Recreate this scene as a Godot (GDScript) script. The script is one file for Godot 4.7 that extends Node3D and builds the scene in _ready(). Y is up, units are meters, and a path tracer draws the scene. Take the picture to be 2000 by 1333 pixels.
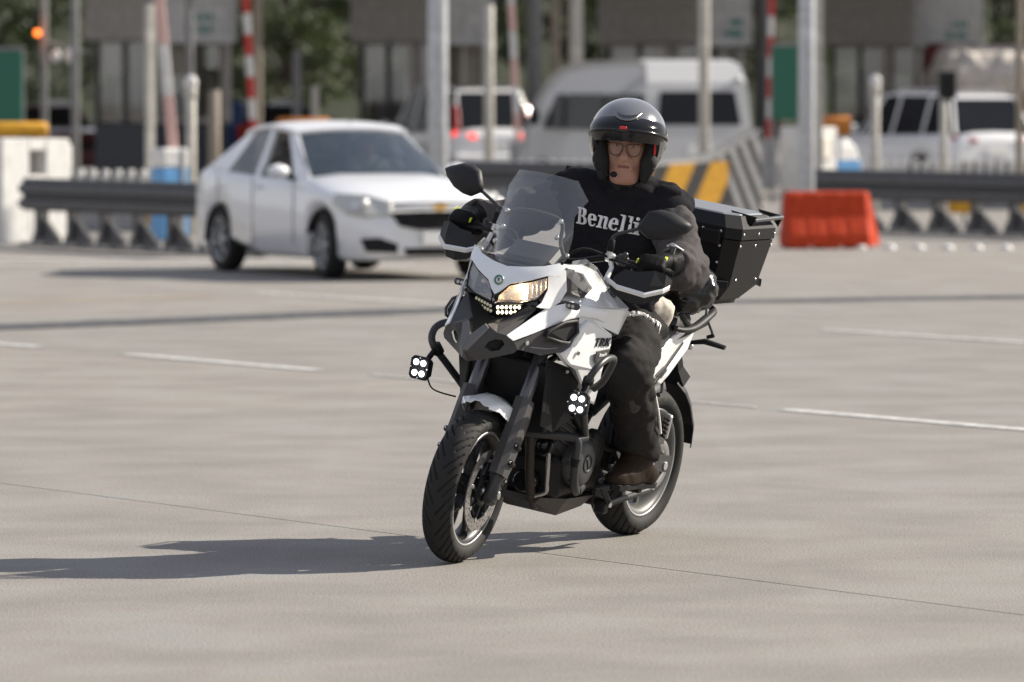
extends Node3D

# ---------------------------------------------------------------- shapes
class Sh:
	var p := PackedVector3Array()
	var g := PackedInt32Array()

	# adds a closed skin of triangles; turns it inside out if it was wound the wrong way
	func add(t: PackedVector3Array, sg := -1, closed := true) -> void:
		var v := -1.0
		if closed and t.size() > 0:
			v = 0.0
			var o := t[0]
			for i in range(0, t.size(), 3):
				v += (t[i] - o).dot((t[i + 1] - o).cross(t[i + 2] - o))
		for i in range(0, t.size(), 3):
			p.append(t[i])
			if v > 0.0:
				p.append(t[i + 2]); p.append(t[i + 1])
			else:
				p.append(t[i + 1]); p.append(t[i + 2])
			g.append(sg)

	# skin of two kinds of triangles (smooth side, flat ends) checked together
	func add2(a: PackedVector3Array, b: PackedVector3Array, sa := 1, sb := -1) -> void:
		var v := 0.0
		if a.is_empty():
			return
		var o := a[0]
		for t in [a, b]:
			for i in range(0, t.size(), 3):
				v += (t[i] - o).dot((t[i + 1] - o).cross(t[i + 2] - o))
		for k in 2:
			var t: PackedVector3Array = a if k == 0 else b
			for i in range(0, t.size(), 3):
				p.append(t[i])
				if v > 0.0:
					p.append(t[i + 2]); p.append(t[i + 1])
				else:
					p.append(t[i + 1]); p.append(t[i + 2])
				g.append(sa if k == 0 else sb)

	func move(xf: Transform3D) -> Sh:
		for i in p.size():
			p[i] = xf * p[i]
		if xf.basis.determinant() < 0.0:
			for i in range(0, p.size(), 3):
				var q := p[i + 1]; p[i + 1] = p[i + 2]; p[i + 2] = q
		return self

	func mesh() -> ArrayMesh:
		var st := SurfaceTool.new()
		st.begin(Mesh.PRIMITIVE_TRIANGLES)
		for i in g.size():
			st.set_smooth_group(g[i])
			st.add_vertex(p[i * 3]); st.add_vertex(p[i * 3 + 1]); st.add_vertex(p[i * 3 + 2])
		st.generate_normals()
		st.index()
		return st.commit()

var used_names := {}

func sh() -> Sh:
	return Sh.new()

func part(parent: Node, called: String, s, m: Material) -> MeshInstance3D:
	var o := MeshInstance3D.new()
	o.name = called
	o.mesh = s.mesh() if s is Sh else s
	o.material_override = m
	parent.add_child(o, true)
	return o

func numbered(called: String) -> String:
	var k: int = used_names.get(called, 0)
	used_names[called] = k + 1
	return called if k == 0 else "%s_%03d" % [called, k]

func tag(o: Node, label: String, category: String, group := "", kind := "") -> void:
	o.set_meta("label", label)
	o.set_meta("category", category)
	if group: o.set_meta("group", group)
	if kind: o.set_meta("kind", kind)

func thing(called: String, label: String, category: String, at := Transform3D(), group := "") -> Node3D:
	var o := Node3D.new()
	o.name = numbered(called)
	add_child(o)
	o.transform = at
	tag(o, label, category, group)
	return o

func structure(called: String, s, m: Material) -> MeshInstance3D:
	var o := part(self, called, s, m)
	o.set_meta("kind", "structure")
	return o

func at(x: float, y: float, z: float, turn := 0.0) -> Transform3D:
	return Transform3D(Basis(Vector3.UP, deg_to_rad(turn)), Vector3(x, y, z))

func along(from: Vector3, to: Vector3) -> Transform3D:   # y axis runs from -> to
	var y := (to - from).normalized()
	var x := y.cross(Vector3(0.13, 0.31, 0.94) if absf(y.dot(Vector3(0.13, 0.31, 0.94))) < 0.9 else Vector3.RIGHT).normalized()
	return Transform3D(Basis(x, y, x.cross(y)), from)

func basis_of(n: Vector3, up := Vector3.UP) -> Basis:    # z axis = n, y as near up as can be
	var z := n.normalized()
	var x := up.cross(z).normalized()
	return Basis(x, z.cross(x), z)

func pv(a: Array) -> PackedVector3Array:
	var r := PackedVector3Array()
	for q in a:
		r.append(q if q is Vector3 else Vector3(q[0], q[1], q[2]))
	return r

func mirrored(a) -> PackedVector3Array:
	var r := PackedVector3Array()
	for q in pv(a):
		r.append(Vector3(-q.x, q.y, q.z))
	return r

func sided(a: Array, s: float) -> PackedVector3Array:
	var r := PackedVector3Array()
	for q in pv(a):
		r.append(Vector3(q.x * s, q.y, q.z))
	return r

func loft(s: Sh, rows: Array, closed := true, cap0 := true, cap1 := true, sg := 1, ends := -1) -> void:
	var a := PackedVector3Array()
	var b := PackedVector3Array()
	var n: int = rows[0].size()
	for i in rows.size() - 1:
		var r0: PackedVector3Array = rows[i]
		var r1: PackedVector3Array = rows[i + 1]
		for j in (n if closed else n - 1):
			var k := (j + 1) % n
			a.append_array([r0[j], r0[k], r1[k], r0[j], r1[k], r1[j]])
	for e in 2:
		if (e == 0 and not cap0) or (e == 1 and not cap1):
			continue
		var r: PackedVector3Array = rows[0] if e == 0 else rows[-1]
		var c := Vector3.ZERO
		for q in r: c += q
		c /= n
		for j in n:
			var k := (j + 1) % n
			if e == 0: b.append_array([r[k], r[j], c])
			else: b.append_array([r[j], r[k], c])
	s.add2(a, b, sg, ends)

# an open sheet of rows of points, given thickness
func patch(s: Sh, rows: Array, th: float, sg := 1, back := -1) -> void:
	var n: int = rows[0].size()
	var m := rows.size()
	var under := []
	for i in m:
		var r := PackedVector3Array()
		for j in n:
			var du: Vector3 = rows[i][mini(j + 1, n - 1)] - rows[i][maxi(j - 1, 0)]
			var dv: Vector3 = rows[mini(i + 1, m - 1)][j] - rows[maxi(i - 1, 0)][j]
			r.append(rows[i][j] + du.cross(dv).normalized() * th)
		under.append(r)
	var a := PackedVector3Array()
	var b := PackedVector3Array()
	for i in m - 1:
		for j in n - 1:
			a.append_array([rows[i][j], rows[i][j + 1], rows[i + 1][j + 1], rows[i][j], rows[i + 1][j + 1], rows[i + 1][j]])
			a.append_array([under[i][j], under[i + 1][j + 1], under[i][j + 1], under[i][j], under[i + 1][j], under[i + 1][j + 1]])
	for i in m - 1:
		for j in [0, n - 1]:
			var q := [rows[i][j], rows[i + 1][j], under[i + 1][j], rows[i][j], under[i + 1][j], under[i][j]]
			if j > 0: q.reverse()
			b.append_array(q)
	for j in n - 1:
		for i in [0, m - 1]:
			var q := [rows[i][j], under[i][j + 1], rows[i][j + 1], rows[i][j], under[i][j], under[i][j + 1]]
			if i > 0: q.reverse()
			b.append_array(q)
	s.add2(a, b, sg, back)

func smooth_path(pts, per := 4, closed := false) -> PackedVector3Array:
	var a := pv(pts)
	var r := PackedVector3Array()
	var n := a.size()
	for i in (n if closed else n - 1):
		var p0 := a[(i - 1 + n) % n] if closed or i > 0 else a[0]
		var p1 := a[i]
		var p2 := a[(i + 1) % n]
		var p3 := a[(i + 2) % n] if closed or i < n - 2 else a[n - 1]
		for k in per:
			r.append(p1.cubic_interpolate(p2, p0, p3, float(k) / per))
	if not closed:
		r.append(a[n - 1])
	return r

func tube(s: Sh, pts, rad, n := 8, squash := 1.0, closed := false) -> void:
	var a := pv(pts)
	var rows := []
	var m := a.size()
	var t0 := (a[1] - a[0]).normalized()
	var u := t0.cross(Vector3(0.21, 0.93, 0.3) if absf(t0.y) < 0.8 else Vector3(0.95, 0.1, 0.3)).normalized()
	for i in m:
		var t: Vector3
		if closed:
			t = (a[(i + 1) % m] - a[(i - 1 + m) % m]).normalized()
		else:
			t = (a[mini(i + 1, m - 1)] - a[maxi(i - 1, 0)]).normalized()
		u = (u - t * u.dot(t)).normalized()
		var w := t.cross(u)
		var r: float = rad[i * (rad.size() - 1) / maxi(m - 1, 1)] if rad is Array else rad
		var row := PackedVector3Array()
		for k in n:
			var f := TAU * k / n
			row.append(a[i] + u * cos(f) * r + w * sin(f) * r * squash)
		rows.append(row)
	if closed:
		rows.append(rows[0])
	loft(s, rows, true, not closed, not closed, 1, -1)

# profile of Vector2(radius, height) turned round the y axis of xf
func lathe(s: Sh, prof: Array, n := 20, xf := Transform3D(), ring := false, flat := false) -> void:
	var rows := []
	for q in prof:
		var row := PackedVector3Array()
		for k in n:
			var f := TAU * k / n
			row.append(xf * Vector3(cos(f) * q[0], q[1], sin(f) * q[0]))
		rows.append(row)
	if ring:
		rows.append(rows[0])
	if flat:
		for i in rows.size() - 1:
			pass
	loft(s, rows, true, not ring, not ring, 1 if not flat else -1, -1)

func cyl(s: Sh, a: Vector3, b: Vector3, r: float, n := 14, bev := 0.0, r2 := -1.0) -> void:
	var h := a.distance_to(b)
	if r2 < 0: r2 = r
	var pr := [[r, 0.0], [r2, h]] if bev <= 0 else [[r - bev, 0.0], [r, bev], [r2, h - bev], [r2 - bev, h]]
	var xf := along(a, b)
	var rows := []
	for q in pr:
		var row := PackedVector3Array()
		for k in n:
			var f := TAU * k / n
			row.append(xf * Vector3(cos(f) * q[0], q[1], sin(f) * q[0]))
		rows.append(row)
	if bev > 0:
		loft(s, rows, true, true, true, 1, -1)
	else:
		loft(s, rows, true, true, true, 1, -1)

func ball(s: Sh, c: Vector3, r: float, n := 12, sc := Vector3.ONE) -> void:
	var pr := []
	var m := n / 2
	for i in m + 1:
		var f := -PI / 2 + PI * i / m
		pr.append([maxf(cos(f) * r, 0.0001), sin(f) * r])
	lathe(s, pr, n, Transform3D(Basis.from_scale(sc), c))

func box(s: Sh, size: Vector3, xf := Transform3D(), bev := 0.0) -> void:
	var h := size / 2.0
	var b := minf(bev, minf(h.x, minf(h.y, h.z)) * 0.95)
	if b <= 0.0:
		b = minf(h.x, minf(h.y, h.z)) * 0.001
	var t := PackedVector3Array()
	var v := {}
	for x in [-1, 1]:
		for y in [-1, 1]:
			for z in [-1, 1]:
				var c := Vector3(x * h.x, y * h.y, z * h.z)
				v[[x, y, z, 0]] = xf * (c - Vector3(0, y * b, z * b))
				v[[x, y, z, 1]] = xf * (c - Vector3(x * b, 0, z * b))
				v[[x, y, z, 2]] = xf * (c - Vector3(x * b, y * b, 0))
	for e in [-1, 1]:
		t.append_array(q4(v[[e, -1, -1, 0]], v[[e, 1, -1, 0]], v[[e, 1, 1, 0]], v[[e, -1, 1, 0]], e > 0))
		t.append_array(q4(v[[-1, e, -1, 1]], v[[-1, e, 1, 1]], v[[1, e, 1, 1]], v[[1, e, -1, 1]], e > 0))
		t.append_array(q4(v[[-1, -1, e, 2]], v[[1, -1, e, 2]], v[[1, 1, e, 2]], v[[-1, 1, e, 2]], e > 0))
	for p in [-1, 1]:
		for q in [-1, 1]:
			t.append_array(q4(v[[-1, p, q, 1]], v[[1, p, q, 1]], v[[1, p, q, 2]], v[[-1, p, q, 2]], p * q > 0))
			t.append_array(q4(v[[p, -1, q, 2]], v[[p, 1, q, 2]], v[[p, 1, q, 0]], v[[p, -1, q, 0]], p * q > 0))
			t.append_array(q4(v[[p, q, -1, 0]], v[[p, q, 1, 0]], v[[p, q, 1, 1]], v[[p, q, -1, 1]], p * q > 0))
			for r in [-1, 1]:
				var tri := [v[[p, q, r, 0]], v[[p, q, r, 1]], v[[p, q, r, 2]]]
				if p * q * r < 0: tri.reverse()
				t.append_array(tri)
	s.add(t)

func q4(a: Vector3, b: Vector3, c: Vector3, d: Vector3, keep: bool) -> Array:
	return [a, b, c, a, c, d] if keep else [a, c, b, a, d, c]

# a plate: any outline of points in space (nearly flat), given thickness away from its face, with a bevelled face edge
func plate(s: Sh, pts, th: float, bev := 0.0, out := Vector3.ZERO) -> void:
	var a := pv(pts)
	var n := a.size()
	var nor := Vector3.ZERO
	var c := Vector3.ZERO
	for i in n:
		nor += (a[i] - a[0]).cross(a[(i + 1) % n] - a[0])
		c += a[i]
	c /= n
	nor = nor.normalized()
	if out != Vector3.ZERO and nor.dot(out) < 0:
		a.reverse()
		nor = -nor
	var ux := (a[1] - a[0]).normalized()
	ux = (ux - nor * ux.dot(nor)).normalized()
	var uy := nor.cross(ux)
	var flat := PackedVector2Array()
	for q in a:
		flat.append(Vector2((q - c).dot(ux), (q - c).dot(uy)))
	var idx := Geometry2D.triangulate_polygon(flat)
	if idx.is_empty():
		push_warning("plate could not be cut into triangles")
		for i in range(1, n - 1):
			idx.append_array([0, i, i + 1])
	var top := PackedVector3Array()
	for i in n:
		if bev > 0:
			var e0 := (flat[i] - flat[(i - 1 + n) % n]).normalized()
			var e1 := (flat[(i + 1) % n] - flat[i]).normalized()
			var inn := (Vector2(-e0.y, e0.x) + Vector2(-e1.y, e1.x))
			inn = inn.normalized() * minf(bev / maxf(0.3, sqrt((1.0 + e0.dot(e1)) / 2.0)), bev * 2.0)
			top.append(a[i] + ux * inn.x + uy * inn.y)
		else:
			top.append(a[i])
	var t := PackedVector3Array()
	for i in range(0, idx.size(), 3):
		var i0 := idx[i]; var i1 := idx[i + 1]; var i2 := idx[i + 2]
		if (flat[i1] - flat[i0]).cross(flat[i2] - flat[i0]) < 0:
			var q := i1; i1 = i2; i2 = q
		t.append_array([top[i0], top[i1], top[i2]])
		t.append_array([a[i0] - nor * th, a[i2] - nor * th, a[i1] - nor * th])
	for i in n:
		var k := (i + 1) % n
		var o0 := a[i] - nor * bev
		var o1 := a[k] - nor * bev
		if bev > 0:
			t.append_array([top[i], o0, o1, top[i], o1, top[k]])
		else:
			o0 = a[i]; o1 = a[k]
		t.append_array([o0, a[i] - nor * th, a[k] - nor * th, o0, a[k] - nor * th, o1])
	s.add(t)

# faces given as lists of indices into verts (a closed skin)
func facets(s: Sh, verts: PackedVector3Array, faces: Array, sg := -1) -> void:
	var t := PackedVector3Array()
	for f in faces:
		for k in range(1, f.size() - 1):
			t.append_array([verts[f[0]], verts[f[k]], verts[f[k + 1]]])
	s.add(t, sg)

# ring of cells, each with a drilled hole: a brake disc lying across the y axis
func drilled_ring(s: Sh, r0: float, r1: float, cells: int, hole: float, th: float, xf: Transform3D) -> void:
	var t := PackedVector3Array()
	var rm := (r0 + r1) / 2.0
	var radii := [r0, rm, r1]
	for c in cells:
		for ring in 2:
			var f0: float = TAU * (c + ring * 0.5) / cells
			var f1 := f0 + TAU / cells
			var ra: float = radii[ring]
			var rb: float = radii[ring + 1]
			var fm := (f0 + f1) / 2
			var rr := (ra + rb) / 2 + (0.004 if c % 2 == 0 else -0.004)
			var outer := []
			for q in [[ra, f0], [ra, fm], [ra, f1], [rr, f1], [rb, f1], [rb, fm], [rb, f0], [rr, f0]]:
				outer.append(Vector3(cos(q[1]) * q[0], 0, sin(q[1]) * q[0]))
			var ce := Vector3(cos(fm) * rr, 0, sin(fm) * rr)
			var inner := []
			for q in outer:
				inner.append(ce + (q - ce).normalized() * hole)
			for e in [-0.5, 0.5]:
				var h := Vector3(0, e * th, 0)
				for k in 8:
					var k2 := (k + 1) % 8
					t.append_array(q4(outer[k] + h, outer[k2] + h, inner[k2] + h, inner[k] + h, e > 0))
			var u := Vector3(0, th / 2, 0)
			for k in 8:
				var k2 := (k + 1) % 8
				t.append_array(q4(inner[k] + u, inner[k2] + u, inner[k2] - u, inner[k] - u, true))
				if (k < 2 and ring == 0) or (k >= 4 and k < 6 and ring == 1):
					t.append_array(q4(outer[k] + u, outer[k2] + u, outer[k2] - u, outer[k] - u, false))
	for i in t.size():
		t[i] = xf * t[i]
	s.add(t)

# ---------------------------------------------------------------- surface nets round tapered bones
# bones: [a, b, radius at a, radius at b]; cuts: [normal, distance] keep the side where n.p < d
class Flesh:
	var bones := []
	var cuts := []
	var k := 45.0
	var noise: FastNoiseLite
	var amp := 0.0
	var stretch := Vector3.ONE
	func value(q: Vector3) -> float:
		var acc := 0.0
		for b in bones:
			var ab: Vector3 = b[1] - b[0]
			var h := clampf((q - b[0]).dot(ab) / maxf(ab.length_squared(), 1e-9), 0.0, 1.0)
			acc += exp(-k * ((q - b[0] - ab * h).length() - lerpf(b[2], b[3], h)))
		var v := -log(maxf(acc, 1e-30)) / k
		if noise != null:
			var w := q * stretch
			v += noise.get_noise_3d(w.x, w.y, w.z) * amp
		for c in cuts:
			v = maxf(v, c[0].dot(q) - c[1])
		return v

func nets(s: Sh, fl: Flesh, cell: float, sg := 1, dents := []) -> void:
	var lo := Vector3(1e9, 1e9, 1e9)
	var hi := -lo
	for b in fl.bones:
		for e in 2:
			var r: float = b[2 + e] + cell * 3
			lo = lo.min(b[e] - Vector3(r, r, r))
			hi = hi.max(b[e] + Vector3(r, r, r))
	var nx := int((hi.x - lo.x) / cell) + 2
	var ny := int((hi.y - lo.y) / cell) + 2
	var nz := int((hi.z - lo.z) / cell) + 2
	var acc := PackedFloat32Array()
	acc.resize(nx * ny * nz)
	var kk := fl.k
	for b in fl.bones:
		var a: Vector3 = b[0]
		var ab: Vector3 = b[1] - a
		var ra: float = b[2]
		var rb: float = b[3]
		var l2 := maxf(ab.length_squared(), 1e-9)
		var rm := maxf(ra, rb) + maxf(3.2 * cell, 2.6 / kk)
		var b0 := ((a.min(b[1]) - Vector3(rm, rm, rm)) - lo) / cell
		var b1 := ((a.max(b[1]) + Vector3(rm, rm, rm)) - lo) / cell
		for iz in range(maxi(0, int(b0.z)), mini(nz, int(b1.z) + 1)):
			for iy in range(maxi(0, int(b0.y)), mini(ny, int(b1.y) + 1)):
				var base := (iz * ny + iy) * nx
				for ix in range(maxi(0, int(b0.x)), mini(nx, int(b1.x) + 1)):
					var q := lo + Vector3(ix, iy, iz) * cell - a
					var h := clampf(q.dot(ab) / l2, 0.0, 1.0)
					acc[base + ix] += exp(-kk * ((q - ab * h).length() - ra - (rb - ra) * h))
	var noisy := fl.noise != null and fl.amp > 0.0
	for i in acc.size():
		var v := 1.0 if acc[i] < 1e-20 else -log(acc[i]) / kk
		if v < 0.06 and v > -0.06:
			var q := lo + Vector3(i % nx, (i / nx) % ny, i / (nx * ny)) * cell
			if noisy and v > -0.04 and v < 0.04:
				var w := q * fl.stretch
				v += fl.noise.get_noise_3d(w.x, w.y, w.z) * fl.amp
			for d in dents:      # small hollows
				var e: Vector3 = d[1] - d[0]
				var h := clampf((q - d[0]).dot(e) / maxf(e.length_squared(), 1e-9), 0.0, 1.0)
				v = maxf(v, d[2] - (q - d[0] - e * h).length())
		if not fl.cuts.is_empty() and v < 0.05:
			var q := lo + Vector3(i % nx, (i / nx) % ny, i / (nx * ny)) * cell
			for c in fl.cuts:
				v = maxf(v, c[0].dot(q) - c[1])
		acc[i] = v
	var at_cell := PackedInt32Array()
	at_cell.resize(acc.size())
	var vs := PackedVector3Array()
	var off := [0, 1, nx, nx + 1, nx * ny, nx * ny + 1, nx * ny + nx, nx * ny + nx + 1]
	var edges := [[0, 1], [2, 3], [4, 5], [6, 7], [0, 2], [1, 3], [4, 6], [5, 7], [0, 4], [1, 5], [2, 6], [3, 7]]
	var cor := [Vector3(0, 0, 0), Vector3(1, 0, 0), Vector3(0, 1, 0), Vector3(1, 1, 0), Vector3(0, 0, 1), Vector3(1, 0, 1), Vector3(0, 1, 1), Vector3(1, 1, 1)]
	for iz in nz - 1:
		for iy in ny - 1:
			var base := (iz * ny + iy) * nx
			for ix in nx - 1:
				var i := base + ix
				var v0 := acc[i]
				if absf(v0) > cell * 3.0:
					continue
				var inside := 0
				for o in off:
					if acc[i + o] < 0.0: inside += 1
				if inside == 0 or inside == 8:
					continue
				var sum := Vector3.ZERO
				var cnt := 0
				for e in edges:
					var a0 := acc[i + off[e[0]]]
					var a1 := acc[i + off[e[1]]]
					if (a0 < 0.0) != (a1 < 0.0):
						sum += cor[e[0]].lerp(cor[e[1]], a0 / (a0 - a1))
						cnt += 1
				vs.append(lo + (Vector3(ix, iy, iz) + sum / cnt) * cell)
				at_cell[i] = vs.size()
	var t := PackedVector3Array()
	var step := [1, nx, nx * ny]
	for iz in range(1, nz - 1):
		for iy in range(1, ny - 1):
			for ix in range(1, nx - 1):
				var i := (iz * ny + iy) * nx + ix
				if at_cell[i] == 0:
					continue
				var v0 := acc[i]
				for d in 3:
					var v1 := acc[i + step[d]]
					if (v0 < 0.0) == (v1 < 0.0):
						continue
					var u: int = step[(d + 1) % 3]
					var w: int = step[(d + 2) % 3]
					var c0 := at_cell[i]; var c1 := at_cell[i - u]; var c2 := at_cell[i - u - w]; var c3 := at_cell[i - w]
					if c0 == 0 or c1 == 0 or c2 == 0 or c3 == 0:
						continue
					t.append_array(q4(vs[c0 - 1], vs[c1 - 1], vs[c2 - 1], vs[c3 - 1], v0 < 0.0))
	s.add(t, sg)

# ---------------------------------------------------------------- materials
func lin(r: float, g: float, b: float) -> Color:
	return Color(r, g, b).linear_to_srgb()

func mat(r: float, g: float, b: float, rough := 0.6, metal := 0.0, coat := 0.0) -> StandardMaterial3D:
	var m := StandardMaterial3D.new()
	m.albedo_color = lin(r, g, b)
	m.roughness = rough
	m.metallic = metal
	if coat > 0:
		m.clearcoat_enabled = true
		m.clearcoat = coat
		m.clearcoat_roughness = 0.06
	return m

func glass(r: float, g: float, b: float, alpha: float, rough := 0.02) -> StandardMaterial3D:
	var m := mat(r, g, b, rough)
	m.transparency = BaseMaterial3D.TRANSPARENCY_ALPHA
	m.albedo_color.a = alpha
	return m

func glow(r: float, g: float, b: float, e: float) -> StandardMaterial3D:
	var m := mat(0.8, 0.8, 0.8, 0.4)
	m.emission_enabled = true
	m.emission = lin(r, g, b)
	m.emission_energy_multiplier = e
	return m

func noise(seed_: int, freq: float, oct := 4, kind := FastNoiseLite.TYPE_SIMPLEX_SMOOTH) -> FastNoiseLite:
	var n := FastNoiseLite.new()
	n.seed = seed_
	n.frequency = freq
	n.noise_type = kind
	n.fractal_octaves = oct
	return n

# grey noise picture; mapped from lo to hi in brightness
func speckle(seed_: int, size: int, freq: float, oct: int, lo: float, hi: float, tint := Color.WHITE, power := 1.0, gain := 0.5) -> Image:
	var nz := noise(seed_, freq, oct)
	nz.fractal_gain = gain
	var im := nz.get_seamless_image(size, size)
	im.convert(Image.FORMAT_RGB8)
	var d := im.get_data()
	for i in range(0, d.size(), 3):
		var v := lo + (hi - lo) * pow(d[i] / 255.0, power)
		d[i] = clampi(int(v * tint.r * 255), 0, 255)
		d[i + 1] = clampi(int(v * tint.g * 255), 0, 255)
		d[i + 2] = clampi(int(v * tint.b * 255), 0, 255)
	return Image.create_from_data(size, size, false, Image.FORMAT_RGB8, d)

func tex(im: Image) -> ImageTexture:
	return ImageTexture.create_from_image(im)

func bumps(seed_: int, size: int, freq: float, strength: float, oct := 4) -> ImageTexture:
	var im := noise(seed_, freq, oct).get_seamless_image(size, size)
	im.bump_map_to_normal_map(strength)
	return ImageTexture.create_from_image(im)

# gives a material a mottled tone and fine relief, mapped from three sides
func weather(m: StandardMaterial3D, tone: Texture2D, rel: Texture2D, scale: float, depth := 0.4, world := false) -> StandardMaterial3D:
	m.uv1_triplanar = true
	m.uv1_world_triplanar = world
	m.uv1_scale = Vector3.ONE * scale
	if tone: m.albedo_texture = tone
	if rel:
		m.normal_enabled = true
		m.normal_texture = rel
		m.normal_scale = depth
	return m

func letters(text: String, size: float, depth: float, font_names: Array, bold := false, italic := false) -> TextMesh:
	var f := SystemFont.new()
	f.font_names = PackedStringArray(font_names)
	if bold: f.font_weight = 700
	var t := TextMesh.new()
	t.font = f
	t.text = text
	t.font_size = 32
	t.pixel_size = size / 32.0
	t.depth = depth
	t.curve_step = 1.0
	return t

# ---------------------------------------------------------------- the scene
var M := {}
const LANE := Vector3(0.545, 0, 0.839)     # the lanes run this way
const ACROSS := Vector3(0.839, 0, -0.545)

func _ready() -> void:
	# camera: a long lens at eye height
	var cam := Camera3D.new()
	cam.name = "camera"
	add_child(cam)
	cam.position = Vector3(0, 1.83, 0)
	cam.rotation_degrees = Vector3(-2.6395, 0, 0)
	cam.fov = 7.0827
	cam.near = 0.5
	cam.far = 900.0
	cam.current = true
	var ca := CameraAttributesPhysical.new()
	ca.frustum_focal_length = 194.0
	ca.frustum_focus_distance = 21.6
	ca.frustum_far = 900.0
	ca.frustum_near = 0.5
	ca.exposure_aperture = 3.8
	cam.attributes = ca
	cam.fov = 7.0827
	# sky and sun
	var we := WorldEnvironment.new()
	we.name = "environment"
	var e := Environment.new()
	e.background_mode = Environment.BG_SKY
	var sm := ProceduralSkyMaterial.new()
	sm.sky_top_color = Color(0.505, 0.53, 0.595)
	sm.sky_horizon_color = Color(0.80, 0.80, 0.79)
	sm.sky_curve = 0.16
	sm.ground_bottom_color = Color(0.40, 0.38, 0.36)
	sm.ground_horizon_color = Color(0.62, 0.62, 0.62)
	sm.energy_multiplier = 1.0
	var sky := Sky.new()
	sky.sky_material = sm
	e.sky = sky
	e.tonemap_mode = Environment.TONE_MAPPER_LINEAR
	e.tonemap_exposure = 1.8
	e.sdfgi_enabled = true
	e.ssao_enabled = true
	e.ssil_enabled = true
	we.environment = e
	add_child(we)
	var sun := DirectionalLight3D.new()
	sun.name = "sun"
	add_child(sun)
	sun.light_energy = 1.5
	sun.light_color = Color(1.0, 0.965, 0.905)
	sun.light_angular_distance = 0.5
	sun.shadow_enabled = true
	var to_sun := Vector3(cos(deg_to_rad(21.0)), tan(deg_to_rad(33.0)), -sin(deg_to_rad(21.0))).normalized()
	sun.look_at_from_position(to_sun * 60.0, Vector3.ZERO)
	make_materials()
	build_ground()
	BX = Transform3D(Basis(Vector3.UP, deg_to_rad(-27.0)) * Basis(Vector3.BACK, deg_to_rad(-10.0)), Vector3(-0.2236, 0.001, -21.176))
	var a := Vector3(0, cos(deg_to_rad(25.0)), -sin(deg_to_rad(25.0)))
	var rb := Basis(a, deg_to_rad(5.0))
	var sp := Vector3(0, 0.3, -0.035)
	ST = Transform3D(rb, sp - rb * sp)
	build_motorcycle()
	extras()

func make_materials() -> void:
	M.white = mat(0.78, 0.79, 0.80, 0.35, 0.0, 0.8)
	M.white_matt = mat(0.72, 0.72, 0.70, 0.6)
	M.black = mat(0.012, 0.012, 0.013, 0.45)
	M.black_gloss = mat(0.01, 0.01, 0.012, 0.18)
	M.dark = mat(0.035, 0.036, 0.038, 0.4, 0.2)
	M.plastic = mat(0.07, 0.068, 0.068, 0.5)
	M.plastic_dark = mat(0.025, 0.025, 0.027, 0.5)
	M.rubber = mat(0.014, 0.014, 0.014, 0.75)
	M.tyre = mat(0.025, 0.0245, 0.024, 0.7)
	M.rim_dark = mat(0.03, 0.03, 0.032, 0.42, 0.4)
	M.rim_grey = mat(0.10, 0.10, 0.10, 0.45, 0.4)
	M.lip_grey = mat(0.34, 0.34, 0.34, 0.4, 0.5)
	M.silver = mat(0.62, 0.62, 0.63, 0.28, 0.85)
	M.alu = mat(0.55, 0.55, 0.56, 0.4, 0.6)
	M.steel = mat(0.42, 0.41, 0.40, 0.32, 0.9)
	M.steel_dark = mat(0.2, 0.2, 0.2, 0.25, 0.9)
	M.fork = mat(0.10, 0.10, 0.115, 0.3, 0.7)
	M.bar = mat(0.03, 0.03, 0.032, 0.42)
	M.engine = mat(0.028, 0.027, 0.026, 0.5, 0.3)
	M.cover = mat(0.06, 0.062, 0.065, 0.42, 0.4)
	M.header = mat(0.04, 0.032, 0.026, 0.5, 0.5)
	M.guard_alu = mat(0.72, 0.72, 0.71, 0.38, 0.35)
	M.sump = mat(0.06, 0.055, 0.05, 0.5, 0.5)
	M.grille = mat(0.02, 0.02, 0.02, 0.6)
	M.seat = mat(0.05, 0.05, 0.052, 0.55)
	M.green_enamel = mat(0.08, 0.25, 0.17, 0.3)
	M.clear = glass(0.9, 0.92, 0.95, 0.10)
	M.screen = glass(0.24, 0.26, 0.30, 0.15)
	M.plastic_light = mat(0.13, 0.125, 0.122, 0.5)
	M.reflector = mat(0.75, 0.71, 0.66, 0.25, 0.8)
	M.reflector_unlit = mat(0.12, 0.12, 0.14, 0.25, 0.7)  # darker copy of the reflector, missing lamp light put into the colour
	M.mirror = mat(0.8, 0.8, 0.82, 0.03, 1.0)
	M.bulb = glow(1.0, 0.80, 0.5, 4.0)
	M.led_warm = glow(1.0, 0.86, 0.58, 3.5)
	M.led_dim = glow(1.0, 0.9, 0.6, 0.12)
	M.led_dim.albedo_color = lin(0.3, 0.3, 0.28)
	M.led_white = glow(1.0, 1.0, 1.0, 1.8)
	M.led_off = mat(0.5, 0.48, 0.45, 0.2, 0.4)
	M.red_lens = mat(0.45, 0.02, 0.02, 0.2)
	M.case_black = mat(0.012, 0.012, 0.0125, 0.4)
	M.case_grey = mat(0.20, 0.21, 0.23, 0.45, 0.4)
	for k in ["plastic", "plastic_dark", "rubber", "tyre", "black", "seat", "case_black", "engine", "grille"]:
		M[k].metallic_specular = 0.3

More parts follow.
